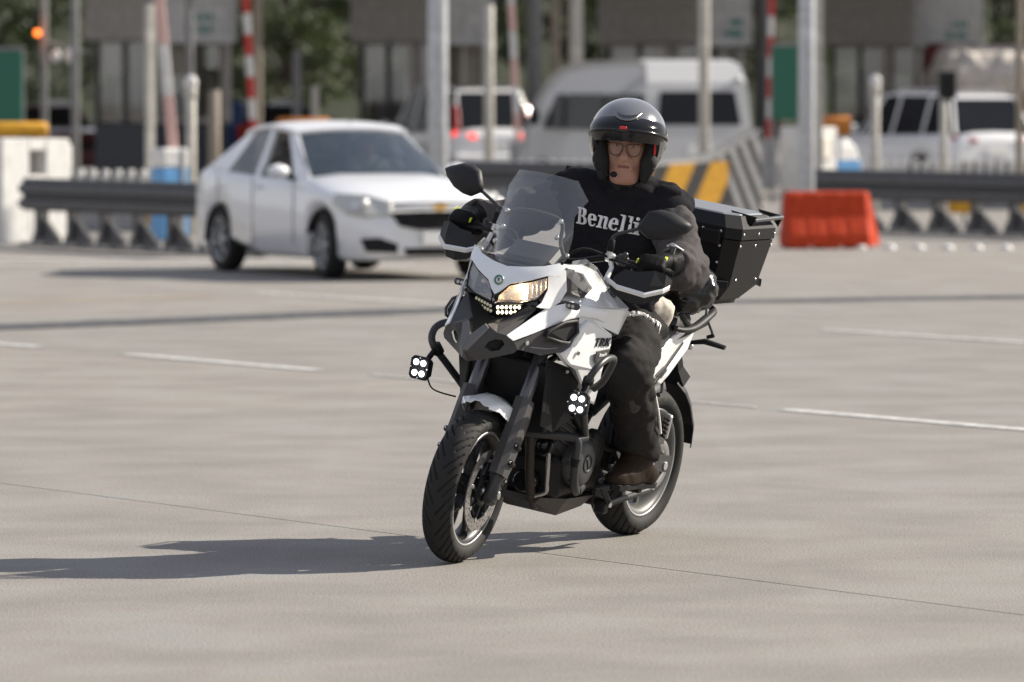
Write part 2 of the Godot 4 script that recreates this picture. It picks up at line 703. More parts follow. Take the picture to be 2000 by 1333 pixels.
func build_ground() -> void:
	var grain := speckle(3, 1024, 0.15, 4, 0.40, 1.42, Color.WHITE, 1.0, 0.85)
	var cloud := speckle(8, 512, 0.02, 6, 0.89, 1.06, Color(1.0, 0.985, 0.965))
	var rel := bumps(5, 1024, 0.18, 5.0, 3)
	var tones := [[0.302, 0.287, 0.272], [0.292, 0.28, 0.268], [0.298, 0.286, 0.274], [0.281, 0.273, 0.265]]
	M.slab = []
	for t in tones:
		var m := mat(t[0], t[1], t[2], 0.88)
		weather(m, tex(grain) if M.slab.is_empty() else M.slab[0].albedo_texture, rel if M.slab.is_empty() else M.slab[0].normal_texture, 0.5, 0.16, true)
		m.detail_enabled = true
		m.detail_blend_mode = BaseMaterial3D.BLEND_MODE_MUL
		m.detail_albedo = tex(cloud) if M.slab.is_empty() else M.slab[0].detail_albedo
		m.detail_uv_layer = BaseMaterial3D.DETAIL_UV_2
		m.uv2_triplanar = true
		m.uv2_world_triplanar = true
		m.uv2_scale = Vector3.ONE * 0.09
		M.slab.append(m)
	var s := sh()
	s.add(pv([[-400, -0.0035, 40], [400, -0.0035, -700], [400, -0.0035, 40], [-400, -0.0035, 40], [-400, -0.0035, -700], [400, -0.0035, -700]]), -1, false)
	var g := structure("ground", s, M.slab[1])
	# concrete slabs, with joints, laid along the lanes
	var rng := RandomNumberGenerator.new()
	rng.seed = 11
	var shapes := []
	s = sh()
	box(s, Vector3(6.2982, 0.10, 11.998), Transform3D(), 0.002)
	var slab := s.mesh()
	var turn := atan2(LANE.x, LANE.z)
	for i in range(-3, 12):
		for j in range(-7, 3):
			var u := 8.71 + (i - 1) * 6.3
			var w := -21.0 + j * 12.0
			var c := ACROSS * u + LANE * w
			var z := -c.z
			if z < 3 or z > 90 or absf(c.x) > z * 0.1 + 9.0:
				continue
			var o := part(g, "slab", slab, M.slab[rng.randi() % 4])
			o.transform = Transform3D(Basis(Vector3.UP, turn), Vector3(c.x, -0.05 + rng.randf_range(-0.0008, 0.0008), c.z))


# ---------------------------------------------------------------- motorcycle (x rider's left, y up, z forward; origin under the front axle)
var BX: Transform3D          # where the motorcycle stands
var ST: Transform3D          # turn of the steering

func shell_faces(s: Sh, v: Array, faces: Array, inside: Vector3, th := 0.004, both := true, bev := 0.0) -> void:
	for f in faces:
		var pts := []
		var c := Vector3.ZERO
		for i in f:
			pts.append(v[i]); c += v[i]
		c /= f.size()
		plate(s, pts, th, bev, c - inside)
		if both:
			var i2 := Vector3(-inside.x, inside.y, inside.z)
			plate(s, mirrored(pts), th, bev, Vector3(-c.x, c.y, c.z) - i2)

func v3(a: Array) -> Array:
	var r := []
	for q in a: r.append(Vector3(q[0], q[1], q[2]))
	return r

func wheel_axis(axle: Vector3) -> Transform3D:   # lathe's y axis runs across the wheel
	return Transform3D(Basis(Vector3(0, 0, 1), Vector3(1, 0, 0), Vector3(0, 1, 0)), axle)

func tyre(parent: Node, axle: Vector3, R: float, hw: float, bead: float, pairs: int) -> void:
	var s := sh()
	var n := 560
	var m := 36
	var prof := []
	for j in m + 1:
		var w := -1.0 + 2.0 * j / m
		var a := absf(w)
		prof.append([R - (R - bead) * 0.42 * pow(a, 2.3), w * hw * 0.985, w])
	var full := [[bead, -hw * 0.72, 9.0], [bead + (R - bead) * 0.28, -hw * 0.97, 9.0]] + prof + [[bead + (R - bead) * 0.28, hw * 0.97, 9.0], [bead, hw * 0.72, 9.0]]
	var rows := []
	for i in n:
		var f := TAU * i / n
		var row := PackedVector3Array()
		for q in full:
			var r: float = q[0]
			if q[2] < 5.0:
				var w: float = q[2]
				var a := absf(w)
				var ph := float(pairs) * i / n - 1.05 * pow(a, 1.25) + (0.5 if w < 0 else 0.0)
				var d := absf(ph - roundf(ph))
				if a > 0.10 and a < 0.93 and d < 0.056 * (1.2 - 0.5 * a):
					r -= 0.008
				var e := absf(ph + 0.5 - roundf(ph + 0.5))
				if a > 0.42 and a < 0.99 and e < 0.05:
					r -= 0.007
			row.append(axle + Vector3(q[1], sin(f) * r, cos(f) * r))
		rows.append(row)
	rows.append(rows[0])
	loft(s, rows, true, false, false, 1)
	part(parent, "tyre", s, M.tyre)

func wheel(bike: Node, called: String, axle: Vector3, R: float, hw: float, rimw: float, metal: Material, xf: Transform3D) -> Node3D:
	var w := Node3D.new()
	w.name = called
	bike.add_child(w, true)
	w.transform = xf
	tyre(w, axle, R, hw, 0.222, 20 if R < 0.305 else 17)
	var ax := wheel_axis(axle)
	var s := sh()
	lathe(s, [[0.214, -rimw], [0.224, -rimw], [0.224, -rimw + 0.008], [0.208, -rimw + 0.022], [0.208, rimw - 0.022], [0.224, rimw - 0.008], [0.224, rimw], [0.214, rimw], [0.197, rimw - 0.012], [0.188, 0.012], [0.188, -0.012], [0.197, -rimw + 0.012]], 64, ax, true)
	part(w, "rim", s, metal)
	for e in [-1, 1]:
		s = sh()
		lathe(s, [[0.2245, e * (rimw - 0.004)], [0.2275, e * (rimw - 0.001)], [0.2275, e * (rimw + 0.0015)], [0.217, e * (rimw + 0.0015)], [0.217, e * (rimw - 0.004)]], 64, ax, true)
		part(w, "rim_lip", s, M.lip_grey)
	for k in 5:
		s = sh()
		var f := TAU * k / 5 + 0.4
		var stem := axle + Vector3(0, sin(f), cos(f)) * 0.045
		var fork := axle + Vector3(0, sin(f), cos(f)) * 0.10
		tube(s, [stem, fork], 0.021, 8, 0.8)
		for e in [-1, 1]:
			var g: float = f + e * 0.24
			tube(s, [fork - Vector3(0, sin(f), cos(f)) * 0.01, axle + Vector3(0, sin(g), cos(g)) * 0.197], [0.017, 0.012], 8, 0.8)
		part(w, "spoke", s, metal)
	s = sh()
	lathe(s, [[0.02, -rimw - 0.02], [0.036, -rimw - 0.014], [0.036, -0.03], [0.05, -0.022], [0.05, 0.022], [0.036, 0.03], [0.036, rimw + 0.014], [0.02, rimw + 0.02]], 24, ax)
	part(w, "hub", s, M.black)
	return w

func brake_disc(w: Node, axle: Vector3, x: float, R: float) -> void:
	var ax := wheel_axis(axle + Vector3(x, 0, 0))
	var s := sh()
	drilled_ring(s, R - 0.042, R, 30, 0.0042, 0.005, ax)
	var d := part(w, "brake_disc", s, M.steel)
	s = sh()
	lathe(s, [[0.036, -0.006], [0.062, -0.006], [0.062, 0.006], [0.036, 0.006]], 24, ax, true)
	for k in 8:
		var f := TAU * k / 8
		var a := axle + Vector3(x, sin(f) * 0.058, cos(f) * 0.058)
		var b := axle + Vector3(x, sin(f + 0.22) * (R - 0.045), cos(f + 0.22) * (R - 0.045))
		tube(s, [a, b], 0.0065, 6)
	part(d, "disc_carrier", s, M.black)
	for k in 8:
		s = sh()
		var f := TAU * k / 8 + 0.22
		var c := axle + Vector3(x, sin(f) * (R - 0.044), cos(f) * (R - 0.044))
		cyl(s, c - Vector3(0.006, 0, 0), c + Vector3(0.006, 0, 0), 0.008, 10)
		part(d, "rivet", s, M.silver)

func bolt(parent: Node, p: Vector3, n: Vector3, r := 0.006, m: Material = null, called := "bolt") -> void:
	var s := sh()
	cyl(s, p - n.normalized() * 0.004, p + n.normalized() * 0.003, r, 8, 0.001)
	part(parent, called, s, m if m else M.silver)

func node(parent: Node, called: String, xf := Transform3D()) -> Node3D:
	var n := Node3D.new()
	n.name = called
	parent.add_child(n, true)
	n.transform = xf
	return n

func build_motorcycle() -> Node3D:
	var b := thing("motorcycle", "white and black adventure motorcycle with tall clear windscreen, leaning into a turn", "motorcycle", BX)
	var s: Sh
	var AX := Vector3(0, 0.3, 0)
	var RAX := Vector3(0, 0.312, -1.505)
	# wheels
	var fw := wheel(b, "front_wheel", AX, 0.300, 0.061, 0.047, M.rim_dark, ST)
	for x in [-0.068, 0.068]: brake_disc(fw, AX, x, 0.16)
	s = sh()
	cyl(s, Vector3(-0.14, 0.3, 0), Vector3(0.14, 0.3, 0), 0.012, 12, 0.002)
	part(fw, "axle", s, M.silver)
	var rw := wheel(b, "rear_wheel", RAX, 0.312, 0.080, 0.062, M.rim_grey, Transform3D())
	brake_disc(rw, RAX, -0.085, 0.13)
	s = sh()
	lathe(s, [[0.05, -0.004], [0.098, -0.004], [0.104, 0.0], [0.098, 0.004], [0.05, 0.004]], 36, wheel_axis(RAX + Vector3(0.098, 0, 0)), true)
	part(rw, "sprocket", s, M.steel)
	# fork legs, guards, callipers
	var up := Vector3(0, cos(deg_to_rad(25.0)), -sin(deg_to_rad(25.0)))
	for e in [1, -1]:
		var leg := node(b, "fork_leg", ST)
		var base := Vector3(0.108 * e, 0.30, 0.012)
		s = sh()
		cyl(s, base - up * 0.03, base + up * 0.26, 0.027, 16, 0.004)
		box(s, Vector3(0.05, 0.09, 0.06), Transform3D(Basis(Vector3.RIGHT, deg_to_rad(-25)), base - up * 0.002 - Vector3(0, 0, 0.01)), 0.012)
		part(leg, "slider", s, M.dark)
		s = sh()
		cyl(s, base + up * 0.25, base + up * 0.32, 0.0215, 16)
		part(leg, "stanchion", s, M.steel)
		s = sh()
		cyl(s, base + up * 0.31, base + up * 0.80, 0.0275, 18, 0.003)
		part(leg, "upper_tube", s, M.fork)
		# guard wrapped round the leg
		s = sh()
		var rows := []
		for q in [[0.07, 0.55], [0.13, 0.85], [0.22, 1.0], [0.32, 1.1], [0.375, 0.8], [0.39, 0.55]]:
			var c: Vector3 = base + up * q[0]
			var w: float = q[1]
			var fwd := Vector3(0, up.z * -1.0, up.y)
			var row := PackedVector3Array()
			for k in [[-0.022, 0.045], [0.012, 0.052], [0.034, 0.034], [0.04, 0.0], [0.036, -0.035 * w], [0.028, -0.055 * w]]:
				row.append(c + Vector3(k[0] * e, 0, 0) + fwd * k[1])
			rows.append(row)
		patch(s, rows, -0.004 * e, -1)
		var gd := part(leg, "fork_guard", s, M.plastic)
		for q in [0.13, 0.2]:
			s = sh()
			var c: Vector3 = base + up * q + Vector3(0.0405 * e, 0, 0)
			tube(s, [c + Vector3(0, 0.01, 0.022), c + Vector3(0, -0.004, -0.012)], 0.012, 10, 1.0)  # black filler imitates the dark inside of an open slot
			part(gd, "slot_fill", s, M.black)
			bolt(gd, c + Vector3(0.002 * e, 0.012, 0.024), Vector3(e, 0, 0), 0.0055)
		s = sh()
		box(s, Vector3(0.055, 0.12, 0.07), Transform3D(Basis(Vector3.RIGHT, deg_to_rad(-38)), base + Vector3(-0.012 * e, 0.07, -0.085)), 0.014)
		box(s, Vector3(0.075, 0.05, 0.045), Transform3D(Basis(Vector3.RIGHT, deg_to_rad(-38)), base + Vector3(-0.012 * e, 0.10, -0.10)), 0.01)
		var cal := part(leg, "brake_calliper", s, M.black)
		for q in [0.045, 0.095]:
			bolt(cal, base + Vector3(0.018 * e, q, -0.07 - q * 0.3), Vector3(e, 0, 0), 0.007)
		s = sh()
		tube(s, smooth_path([base + Vector3(0.01 * e, 0.12, -0.10), base + Vector3(0.02 * e, 0.22, -0.15), base + Vector3(-0.005 * e, 0.38, -0.23), base + Vector3(-0.03 * e, 0.55, -0.25)]), 0.0045, 6)
		part(leg, "brake_hose", s, M.rubber)
		bolt(leg, base + Vector3(0.03 * e, -0.005, -0.01), Vector3(e, 0, 0), 0.016, M.steel, "axle_nut")
	for q in [0.53, 0.76]:
		s = sh()
		box(s, Vector3(0.27, 0.035, 0.07), Transform3D(Basis(Vector3.RIGHT, deg_to_rad(-25)), Vector3(0, 0.3, 0.0) + up * q - Vector3(0, 0, 0.02)), 0.01)
		part(b, "fork_clamp", s, M.black).transform = ST
	# front fender
	s = sh()
	var rows := []
	for q in [[-9.0, 0.334, 0.05, 0.12], [-2.0, 0.345, 0.078, 0.4], [10.0, 0.352, 0.088, 0.8], [24.0, 0.36, 0.094, 1.0], [38.0, 0.358, 0.096, 1.3], [50.0, 0.35, 0.094, 1.5]]:
		var f := deg_to_rad(q[0])
		var row := PackedVector3Array()
		for k in [[-1.0, -0.085], [-0.99, -0.022], [-0.55, -0.002], [-0.2, 0.012], [0.2, 0.012], [0.55, -0.002], [0.99, -0.022], [1.0, -0.085]]:
			var r: float = q[1] + k[1] * (q[3] if absf(k[0]) > 0.9 else 1.0)
			row.append(AX + Vector3(k[0] * q[2], cos(f) * r, -sin(f) * r))
		rows.append(row)
	patch(s, rows, 0.004, 1)
	var fend := part(b, "front_fender", s, M.white)
	fend.transform = ST
	for e in [1.0, -1.0]:
		s = sh()
		plate(s, sided([[0.098, 0.63, -0.11], [0.10, 0.61, -0.22], [0.10, 0.53, -0.18], [0.098, 0.47, -0.13], [0.096, 0.49, -0.10], [0.097, 0.56, -0.09]], e), 0.005, 0.001, Vector3(e, 0, 0))
		part(fend, "fender_stay", s, M.white)

	# ------------------------------------------------ nose
	s = sh()
	var low := [[0, 1.052, 0.008], [0.022, 1.07, 0.002], [0.045, 1.099, -0.010], [0.08, 1.112, -0.028], [0.115, 1.126, -0.047], [0.166, 1.152, -0.083], [0.192, 1.155, -0.125]]
	var mid := [[0, 1.105, -0.008], [0.03, 1.118, -0.014], [0.058, 1.132, -0.028], [0.09, 1.14, -0.043], [0.122, 1.15, -0.062], [0.17, 1.173, -0.103], [0.198, 1.174, -0.142]]
	var top := [[0, 1.158, -0.058], [0.035, 1.163, -0.06], [0.07, 1.168, -0.068], [0.10, 1.174, -0.082], [0.135, 1.182, -0.10], [0.172, 1.197, -0.135], [0.2, 1.194, -0.16]]
	var crs := []
	for r in [low, mid, top]:
		var row := PackedVector3Array()
		for k in range(6, 0, -1): row.append(Vector3(-r[k][0], r[k][1], r[k][2]))
		for k in 7: row.append(Vector3(r[k][0], r[k][1], r[k][2]))
		crs.append(row)
	patch(s, crs, 0.004, 1)
	for e in [1.0, -1.0]:
		patch(s, [sided([[0.166, 1.152, -0.083], [0.173, 1.10, -0.081], [0.171, 1.05, -0.05], [0.166, 1.033, -0.02]], e), sided([[0.182, 1.154, -0.105], [0.19, 1.10, -0.115], [0.186, 1.055, -0.08], [0.178, 1.03, -0.045]], e), sided([[0.2, 1.18, -0.155], [0.21, 1.10, -0.17], [0.205, 1.055, -0.135], [0.19, 1.03, -0.08]], e)], 0.004 * e, 1)
	var inside := Vector3(0, 1.1, -0.3)
	var cowl := part(b, "front_cowl", s, M.white)
	# emblem
	s = sh()
	var en := Vector3(0, 0.22, 0.97).normalized()
	var ec := Vector3(0, 1.108, -0.006)
	lathe(s, [[0.0001, 0.0], [0.020, 0.0], [0.021, 0.002], [0.0205, 0.004], [0.0001, 0.0045]], 28, Transform3D(Basis(Vector3.RIGHT, en, Vector3.RIGHT.cross(en)), ec))
	var em := part(cowl, "emblem", s, M.silver)
	s = sh()
	lathe(s, [[0.0135, 0.0045], [0.0192, 0.0045], [0.0192, 0.0055], [0.0135, 0.0055]], 28, Transform3D(Basis(Vector3.RIGHT, en, Vector3.RIGHT.cross(en)), ec), true)
	part(em, "wreath", s, M.green_enamel)
	var tx := letters("B", 0.016, 0.001, ["Droid Serif"], true)
	part(em, "emblem_letter", tx, M.black).transform = Transform3D(basis_of(en), ec + en * 0.0052)
	# headlights
	for e in [1.0, -1.0]:
		var hl := node(b, "headlight")
		var out := v3([[0.012, 1.02, 0.006], [0.012, 1.052, 0.006], [0.045, 1.097, -0.013], [0.115, 1.123, -0.05], [0.165, 1.149, -0.086], [0.171, 1.10, -0.082], [0.152, 1.056, -0.045], [0.11, 1.038, -0.02]])
		s = sh()
		plate(s, sided(out, e), 0.002, 0.0, Vector3(0, 0.1, 1))
		part(hl, "lens", s, M.clear)
		s = sh()
		tube(s, sided(out, e), 0.0042, 6, 1.0, true)
		part(hl, "lens_frame", s, M.black)
		s = sh()
		var back := []
		for q in out: back.append(Vector3(q.x * 0.93 * e + 0.006 * e, (q.y - 1.08) * 0.82 + 1.08, q.z - 0.055))
		loft(s, [sided(out, e), pv(back)], true, false, true, -1)
		var refl := part(hl, "reflector", s, M.reflector if e > 0 else M.reflector_unlit)
		for k in 5:
			s = sh()
			var q := Vector3((0.10 + 0.013 * k) * e, 1.075 + 0.006 * k, -0.075 - 0.009 * k)
			box(s, Vector3(0.008, 0.06, 0.012), Transform3D(Basis(Vector3(0, 0, 1), 0.15 * e), q), 0.003)
			part(refl, "flute", s, M.reflector if e > 0 else M.reflector_unlit)
		s = sh()
		ball(s, Vector3(0.088 * e, 1.083, -0.062), 0.015, 14, Vector3(1, 1, 0.8))
		part(hl, "bulb", s, M.bulb if e > 0 else M.steel)
		if e > 0:
			var l := OmniLight3D.new()
			l.name = "headlight_light"
			l.light_color = Color(1.0, 0.84, 0.63)
			l.light_energy = 0.005
			l.light_size = 0.012
			l.omni_range = 40.0
			l.omni_attenuation = 2.0
			l.shadow_enabled = true
			hl.add_child(l)
			l.position = Vector3(0.088 * e, 1.09, -0.035)
		# daytime lamps under the lens
		s = sh()
		plate(s, sided(v3([[0.0, 1.016, 0.006], [0.012, 1.02, 0.006], [0.11, 1.036, -0.022], [0.152, 1.054, -0.047], [0.165, 1.035, -0.05], [0.105, 0.992, -0.045], [0.07, 0.975, -0.035], [0.0, 0.962, -0.02]]), e), 0.03, 0.002, Vector3(0, -0.3, 1))
		var tray := part(hl, "lamp_tray", s, M.black_gloss)
		for k in 6:
			for j in 2:
				s = sh()
				var q := Vector3((0.016 + 0.0155 * k) * e, 1.004 - 0.02 * j + 0.0028 * k, 0.001 - 0.0052 * k - 0.009 * j)
				ball(s, q, 0.0062, 8, Vector3(1, 1.1, 0.7))
				part(tray, "led", s, M.led_warm if e > 0 else M.led_dim)
	# beak
	s = sh()
	var K := v3([[0, 0.848, 0.208], [0, 0.907, 0.152], [0.042, 0.948, 0.12], [0, 0.798, 0.155], [0.03, 0.806, 0.145], [0.08, 0.824, 0.112], [0.152, 0.855, 0.078],
		[0.163, 0.871, 0.07], [0.15, 0.902, 0.086], [0.127, 0.919, 0.102], [0.092, 0.926, 0.128], [0.056, 0.958, 0.055], [0.132, 1.036, -0.02], [0.155, 1.024, -0.05],
		[0, 0.958, -0.02], [0.058, 0.862, 0.146], [0.066, 0.885, 0.138], [0.086, 0.898, 0.122], [0.109, 0.898, 0.106], [0.118, 0.884, 0.098], [0.102, 0.858, 0.104], [0.078, 0.849, 0.124],
		[0.03, 0.858, 0.172], [0.045, 0.92, 0.14]])
	inside = Vector3(0, 0.9, -0.1)
	shell_faces(s, K, [[0, 1, 2], [0, 2, 23, 22], [23, 2, 10, 16], [22, 23, 16, 15], [0, 22, 15, 4], [0, 4, 3], [4, 15, 21, 5], [5, 21, 20, 6], [6, 20, 19, 7], [7, 19, 8], [8, 19, 18, 9], [9, 18, 17, 10], [10, 17, 16], [2, 11, 10], [10, 11, 12, 13, 9]], inside, 0.005)
	var beak := part(b, "beak", s, M.plastic)
	s = sh()
	for e in [1.0, -1.0]:
		plate(s, sided([[0, 0.846, 0.217], [0, 0.905, 0.163], [0.038, 0.952, 0.128], [0.058, 0.938, 0.133], [0.014, 0.848, 0.207]], e), 0.012, 0.002, Vector3(0, 0.4, 1))
	part(beak, "ridge", s, M.plastic_light)
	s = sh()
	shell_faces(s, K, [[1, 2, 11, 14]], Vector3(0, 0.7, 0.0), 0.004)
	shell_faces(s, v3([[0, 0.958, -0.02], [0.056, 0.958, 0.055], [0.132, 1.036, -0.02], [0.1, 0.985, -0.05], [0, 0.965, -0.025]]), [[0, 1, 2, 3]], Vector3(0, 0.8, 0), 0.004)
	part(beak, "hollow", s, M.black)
	for e in [1.0, -1.0]:
		s = sh()
		var hex := []
		for i in [15, 16, 17, 18, 19, 20, 21]: hex.append(Vector3(K[i].x * e, K[i].y, K[i].z) + Vector3(0, 0, -0.022))
		plate(s, hex, 0.003, 0.0, Vector3(0, 0, 1))
		part(beak, "nostril_grille", s, M.black)
	# blades, inner panels, side panels, tank
	for e in [1.0, -1.0]:
		s = sh()
		var bl := [[0.15, 0.904, 0.092], [0.185, 0.936, 0.0], [0.217, 0.97, -0.09], [0.238, 0.993, -0.175], [0.252, 1.005, -0.26], [0.264, 0.995, -0.36], [0.27, 0.976, -0.438]]
		var bm := [[0.137, 0.914, 0.104], [0.178, 0.96, -0.012], [0.218, 0.998, -0.105], [0.242, 1.018, -0.185], [0.255, 1.028, -0.265], [0.266, 1.015, -0.365], [0.273, 0.996, -0.456]]
		var bu := [[0.126, 0.922, 0.108], [0.158, 0.985, 0.0], [0.188, 1.037, -0.085], [0.215, 1.05, -0.15], [0.24, 1.05, -0.235], [0.252, 1.04, -0.34], [0.262, 1.025, -0.448]]
		patch(s, [sided(bl, e), sided(bm, e)], -0.005 * e, 1)
		patch(s, [sided(bm, e), sided(bu, e)], -0.005 * e, 1)
		part(b, "blade_panel", s, M.white)
		s = sh()
		plate(s, sided([[0.145, 0.902, 0.082], [0.16, 0.871, 0.066], [0.205, 0.852, -0.05], [0.243, 0.868, -0.16], [0.25, 0.893, -0.22], [0.25, 0.956, -0.25], [0.245, 1.0, -0.25], [0.212, 0.966, -0.09], [0.18, 0.932, 0.0]], e), 0.004, 0.0, Vector3(e, 0, 0.3))
		var inner := part(b, "inner_panel", s, M.plastic)
		s = sh()
		var duct := sided([[0.214, 0.926, -0.045], [0.222, 0.951, -0.05], [0.24, 0.984, -0.13], [0.252, 0.99, -0.21], [0.253, 0.945, -0.235], [0.25, 0.905, -0.17], [0.238, 0.91, -0.12]], e)
		plate(s, duct, 0.012, 0.002, Vector3(e, 0, 0.2))  # proud black plate, coloured as the shade inside an open duct
		part(inner, "duct_fill", s, M.grille)
		s = sh()
		var lip := PackedVector3Array()
		for q in duct: lip.append(q + Vector3(0.006 * e, 0, 0.003))
		tube(s, lip, 0.006, 6, 1.0, true)
		part(inner, "duct_frame", s, M.plastic)
		bolt(inner, Vector3(0.178 * e, 0.897, 0.03), Vector3(e, 0, 0.4), 0.009)
		# side panel with lettering
		s = sh()
		plate(s, sided([[0.262, 0.988, -0.31], [0.27, 0.984, -0.35], [0.281, 0.929, -0.497], [0.281, 0.885, -0.504], [0.282, 0.842, -0.475], [0.283, 0.785, -0.455], [0.276, 0.722, -0.466], [0.268, 0.649, -0.466], [0.26, 0.66, -0.43], [0.255, 0.741, -0.34], [0.252, 0.79, -0.29], [0.25, 0.812, -0.225], [0.244, 0.86, -0.146], [0.251, 0.887, -0.2], [0.258, 0.956, -0.254]], e), 0.03, 0.007, Vector3(e, 0, 0))
		var side := part(b, "side_panel", s, M.white)
		bolt(side, Vector3(0.262 * e, 0.862, -0.255), Vector3(e, 0, 0.25), 0.009, M.steel)
		var pn := Vector3(e, 0.03, 0.13).normalized()
		s = sh()
		plate(s, sided([[0.2835, 0.868, -0.375], [0.2865, 0.875, -0.485], [0.2865, 0.845, -0.47], [0.284, 0.80, -0.405], [0.281, 0.835, -0.372]], e), 0.004, 0.001, Vector3(e, 0, 0))
		var badge := part(side, "badge_plate", s, M.plastic)
		tx = letters("TRK", 0.052, 0.002, ["Droid Sans"], true)
		var tb := basis_of(pn) * Basis(Vector3(1, 0, 0), Vector3(0.28, 1, 0), Vector3(0, 0, 1)) * Basis.from_scale(Vector3(1.15, 0.9, 1))
		part(side, "lettering", tx, M.black).transform = Transform3D(tb, Vector3(0.2765 * e, 0.9, -0.425))
		tx = letters("Benelli", 0.017, 0.0015, ["Droid Serif"], true)
		part(badge, "lettering", tx, M.white).transform = Transform3D(basis_of(Vector3(e, 0, 0.03)), Vector3(0.2868 * e, 0.853, -0.425))
	s = sh()
	var T := []
	for q in [[-0.2, [[0, 1.09], [0.10, 1.08], [0.165, 1.06], [0.2, 1.035], [0.2, 0.97]]], [-0.3, [[0, 1.13], [0.11, 1.11], [0.175, 1.07], [0.232, 1.035], [0.235, 0.97]]], [-0.42, [[0, 1.178], [0.11, 1.158], [0.19, 1.092], [0.25, 1.03], [0.255, 0.96]]], [-0.55, [[0, 1.172], [0.11, 1.15], [0.19, 1.078], [0.252, 1.02], [0.268, 0.925]]], [-0.68, [[0, 1.14], [0.10, 1.12], [0.178, 1.052], [0.24, 1.012], [0.212, 0.93]]], [-0.77, [[0, 1.0], [0.07, 0.99], [0.12, 0.95], [0.14, 0.92], [0.13, 0.86]]]]:
		var row := PackedVector3Array()
		var pr: Array = q[1]
		for i in range(pr.size() - 1, -1, -1): row.append(Vector3(pr[i][0], pr[i][1], q[0]))
		for i in range(1, pr.size()): row.append(Vector3(-pr[i][0], pr[i][1], q[0]))
		T.append(row)
	for band in [[0, 1], [1, 7], [7, 8]]:
		var strip := []
		for row in T: strip.append(row.slice(band[0], band[1] + 1))
		patch(s, strip, -0.01, 1)
	var tank := part(b, "fuel_tank", s, M.white)
	s = sh()
	lathe(s, [[0.045, 0.0], [0.045, 0.012], [0.036, 0.018], [0.0001, 0.02]], 24, Transform3D(Basis(Vector3.RIGHT, -0.1), Vector3(0, 1.17, -0.5)))
	part(tank, "filler_cap", s, M.dark)
	for e in [1.0, -1.0]:
		s = sh()
		var lg := Transform3D(basis_of(Vector3(0.62 * e, 0.78, 0.03), Vector3(-0.5 * e, 0.3, 0)), Vector3(0.196 * e, 1.075, -0.6))
		lathe(s, [[0.021, -0.002], [0.026, -0.002], [0.026, 0.004], [0.021, 0.004]], 24, Transform3D(lg.basis * Basis(Vector3.RIGHT, PI / 2), lg.origin), true)
		box(s, Vector3(0.006, 0.03, 0.005), Transform3D(lg.basis * Basis(Vector3.BACK, 0.5), lg.origin), 0.001)
		part(tank, "roundel", s, M.dark)
	# cockpit
	s = sh()
	box(s, Vector3(0.22, 0.13, 0.04), Transform3D(Basis(Vector3.RIGHT, deg_to_rad(-58)), Vector3(0, 1.2, -0.27)), 0.015)
	var dash := part(b, "instrument_cluster", s, M.dark)
	s = sh()
	box(s, Vector3(0.17, 0.09, 0.004), Transform3D(Basis(Vector3.RIGHT, deg_to_rad(-58)), Vector3(0, 1.213, -0.29)), 0.002)
	part(dash, "display", s, M.black_gloss)
	s = sh()
	loft(s, [pv([[-0.19, 1.16, -0.16], [0.19, 1.16, -0.16], [0.19, 1.05, -0.17], [-0.19, 1.05, -0.17]]), pv([[-0.17, 1.17, -0.3], [0.17, 1.17, -0.3], [0.16, 1.06, -0.3], [-0.16, 1.06, -0.3]])], true, true, true, -1)
	part(b, "cockpit_lining", s, M.black)
	# windscreen
	s = sh()
	rows = []
	for q in [[1.15, -0.095, 0.155, 1.205, -0.235], [1.25, -0.14, 0.166, 1.292, -0.243], [1.35, -0.188, 0.152, 1.373, -0.26], [1.41, -0.216, 0.163, 1.415, -0.295], [1.445, -0.233, 0.172, 1.441, -0.315], [1.517, -0.268, 0.128, 1.51, -0.297]]:
		var row := PackedVector3Array()
		for k in 13:
			var u := -1.0 + k / 6.0
			row.append(Vector3(q[2] * u, lerpf(q[0], q[3], u * u), lerpf(q[1], q[4], u * u)))
		rows.append(row)
	patch(s, rows, 0.004, 1)
	var ws := part(b, "windscreen", s, M.screen)
	s = sh()
	tube(s, smooth_path([[-0.15, 1.215, -0.235], [-0.125, 1.27, -0.23], [-0.12, 1.335, -0.235], [-0.09, 1.36, -0.235], [0.0, 1.37, -0.225], [0.09, 1.36, -0.235], [0.12, 1.335, -0.235], [0.125, 1.27, -0.23], [0.15, 1.215, -0.235]], 4), 0.008, 8)
	var br := part(ws, "screen_bracket", s, M.plastic)
	for e in [1.0, -1.0]:
		for q in [[0.118, 1.352, -0.219], [0.118, 1.29, -0.205], [0.158, 1.225, -0.236], [0.168, 1.19, -0.15]]:
			s = sh()
			ball(s, Vector3(q[0] * e, q[1], q[2]), 0.0105, 10, Vector3(1, 1, 0.7))
			part(ws, "screen_bolt", s, M.silver)
		s = sh()
		rows = []
		for q in [[[0.196, 1.165, -0.15], [0.205, 1.215, -0.2]], [[0.215, 1.13, -0.22], [0.225, 1.225, -0.27]], [[0.225, 1.10, -0.28], [0.235, 1.19, -0.36]], [[0.225, 1.09, -0.33], [0.23, 1.15, -0.43]]]:
			rows.append(sided([q[0], [(q[0][0] + q[1][0]) / 2 + 0.012, (q[0][1] + q[1][1]) / 2, (q[0][2] + q[1][2]) / 2], q[1]], e))
		patch(s, rows, 0.003 * e, 1)
		part(b, "wind_deflector", s, M.clear)
		s = sh()
		plate(s, sided([[0.195, 1.19, -0.16], [0.205, 1.095, -0.182], [0.225, 1.07, -0.3], [0.2, 1.10, -0.42], [0.16, 1.15, -0.4], [0.185, 1.17, -0.26]], e), 0.004, 0, Vector3(e, 0.5, 0))
		part(b, "deflector_base", s, M.plastic)
		# indicators
		s = sh()
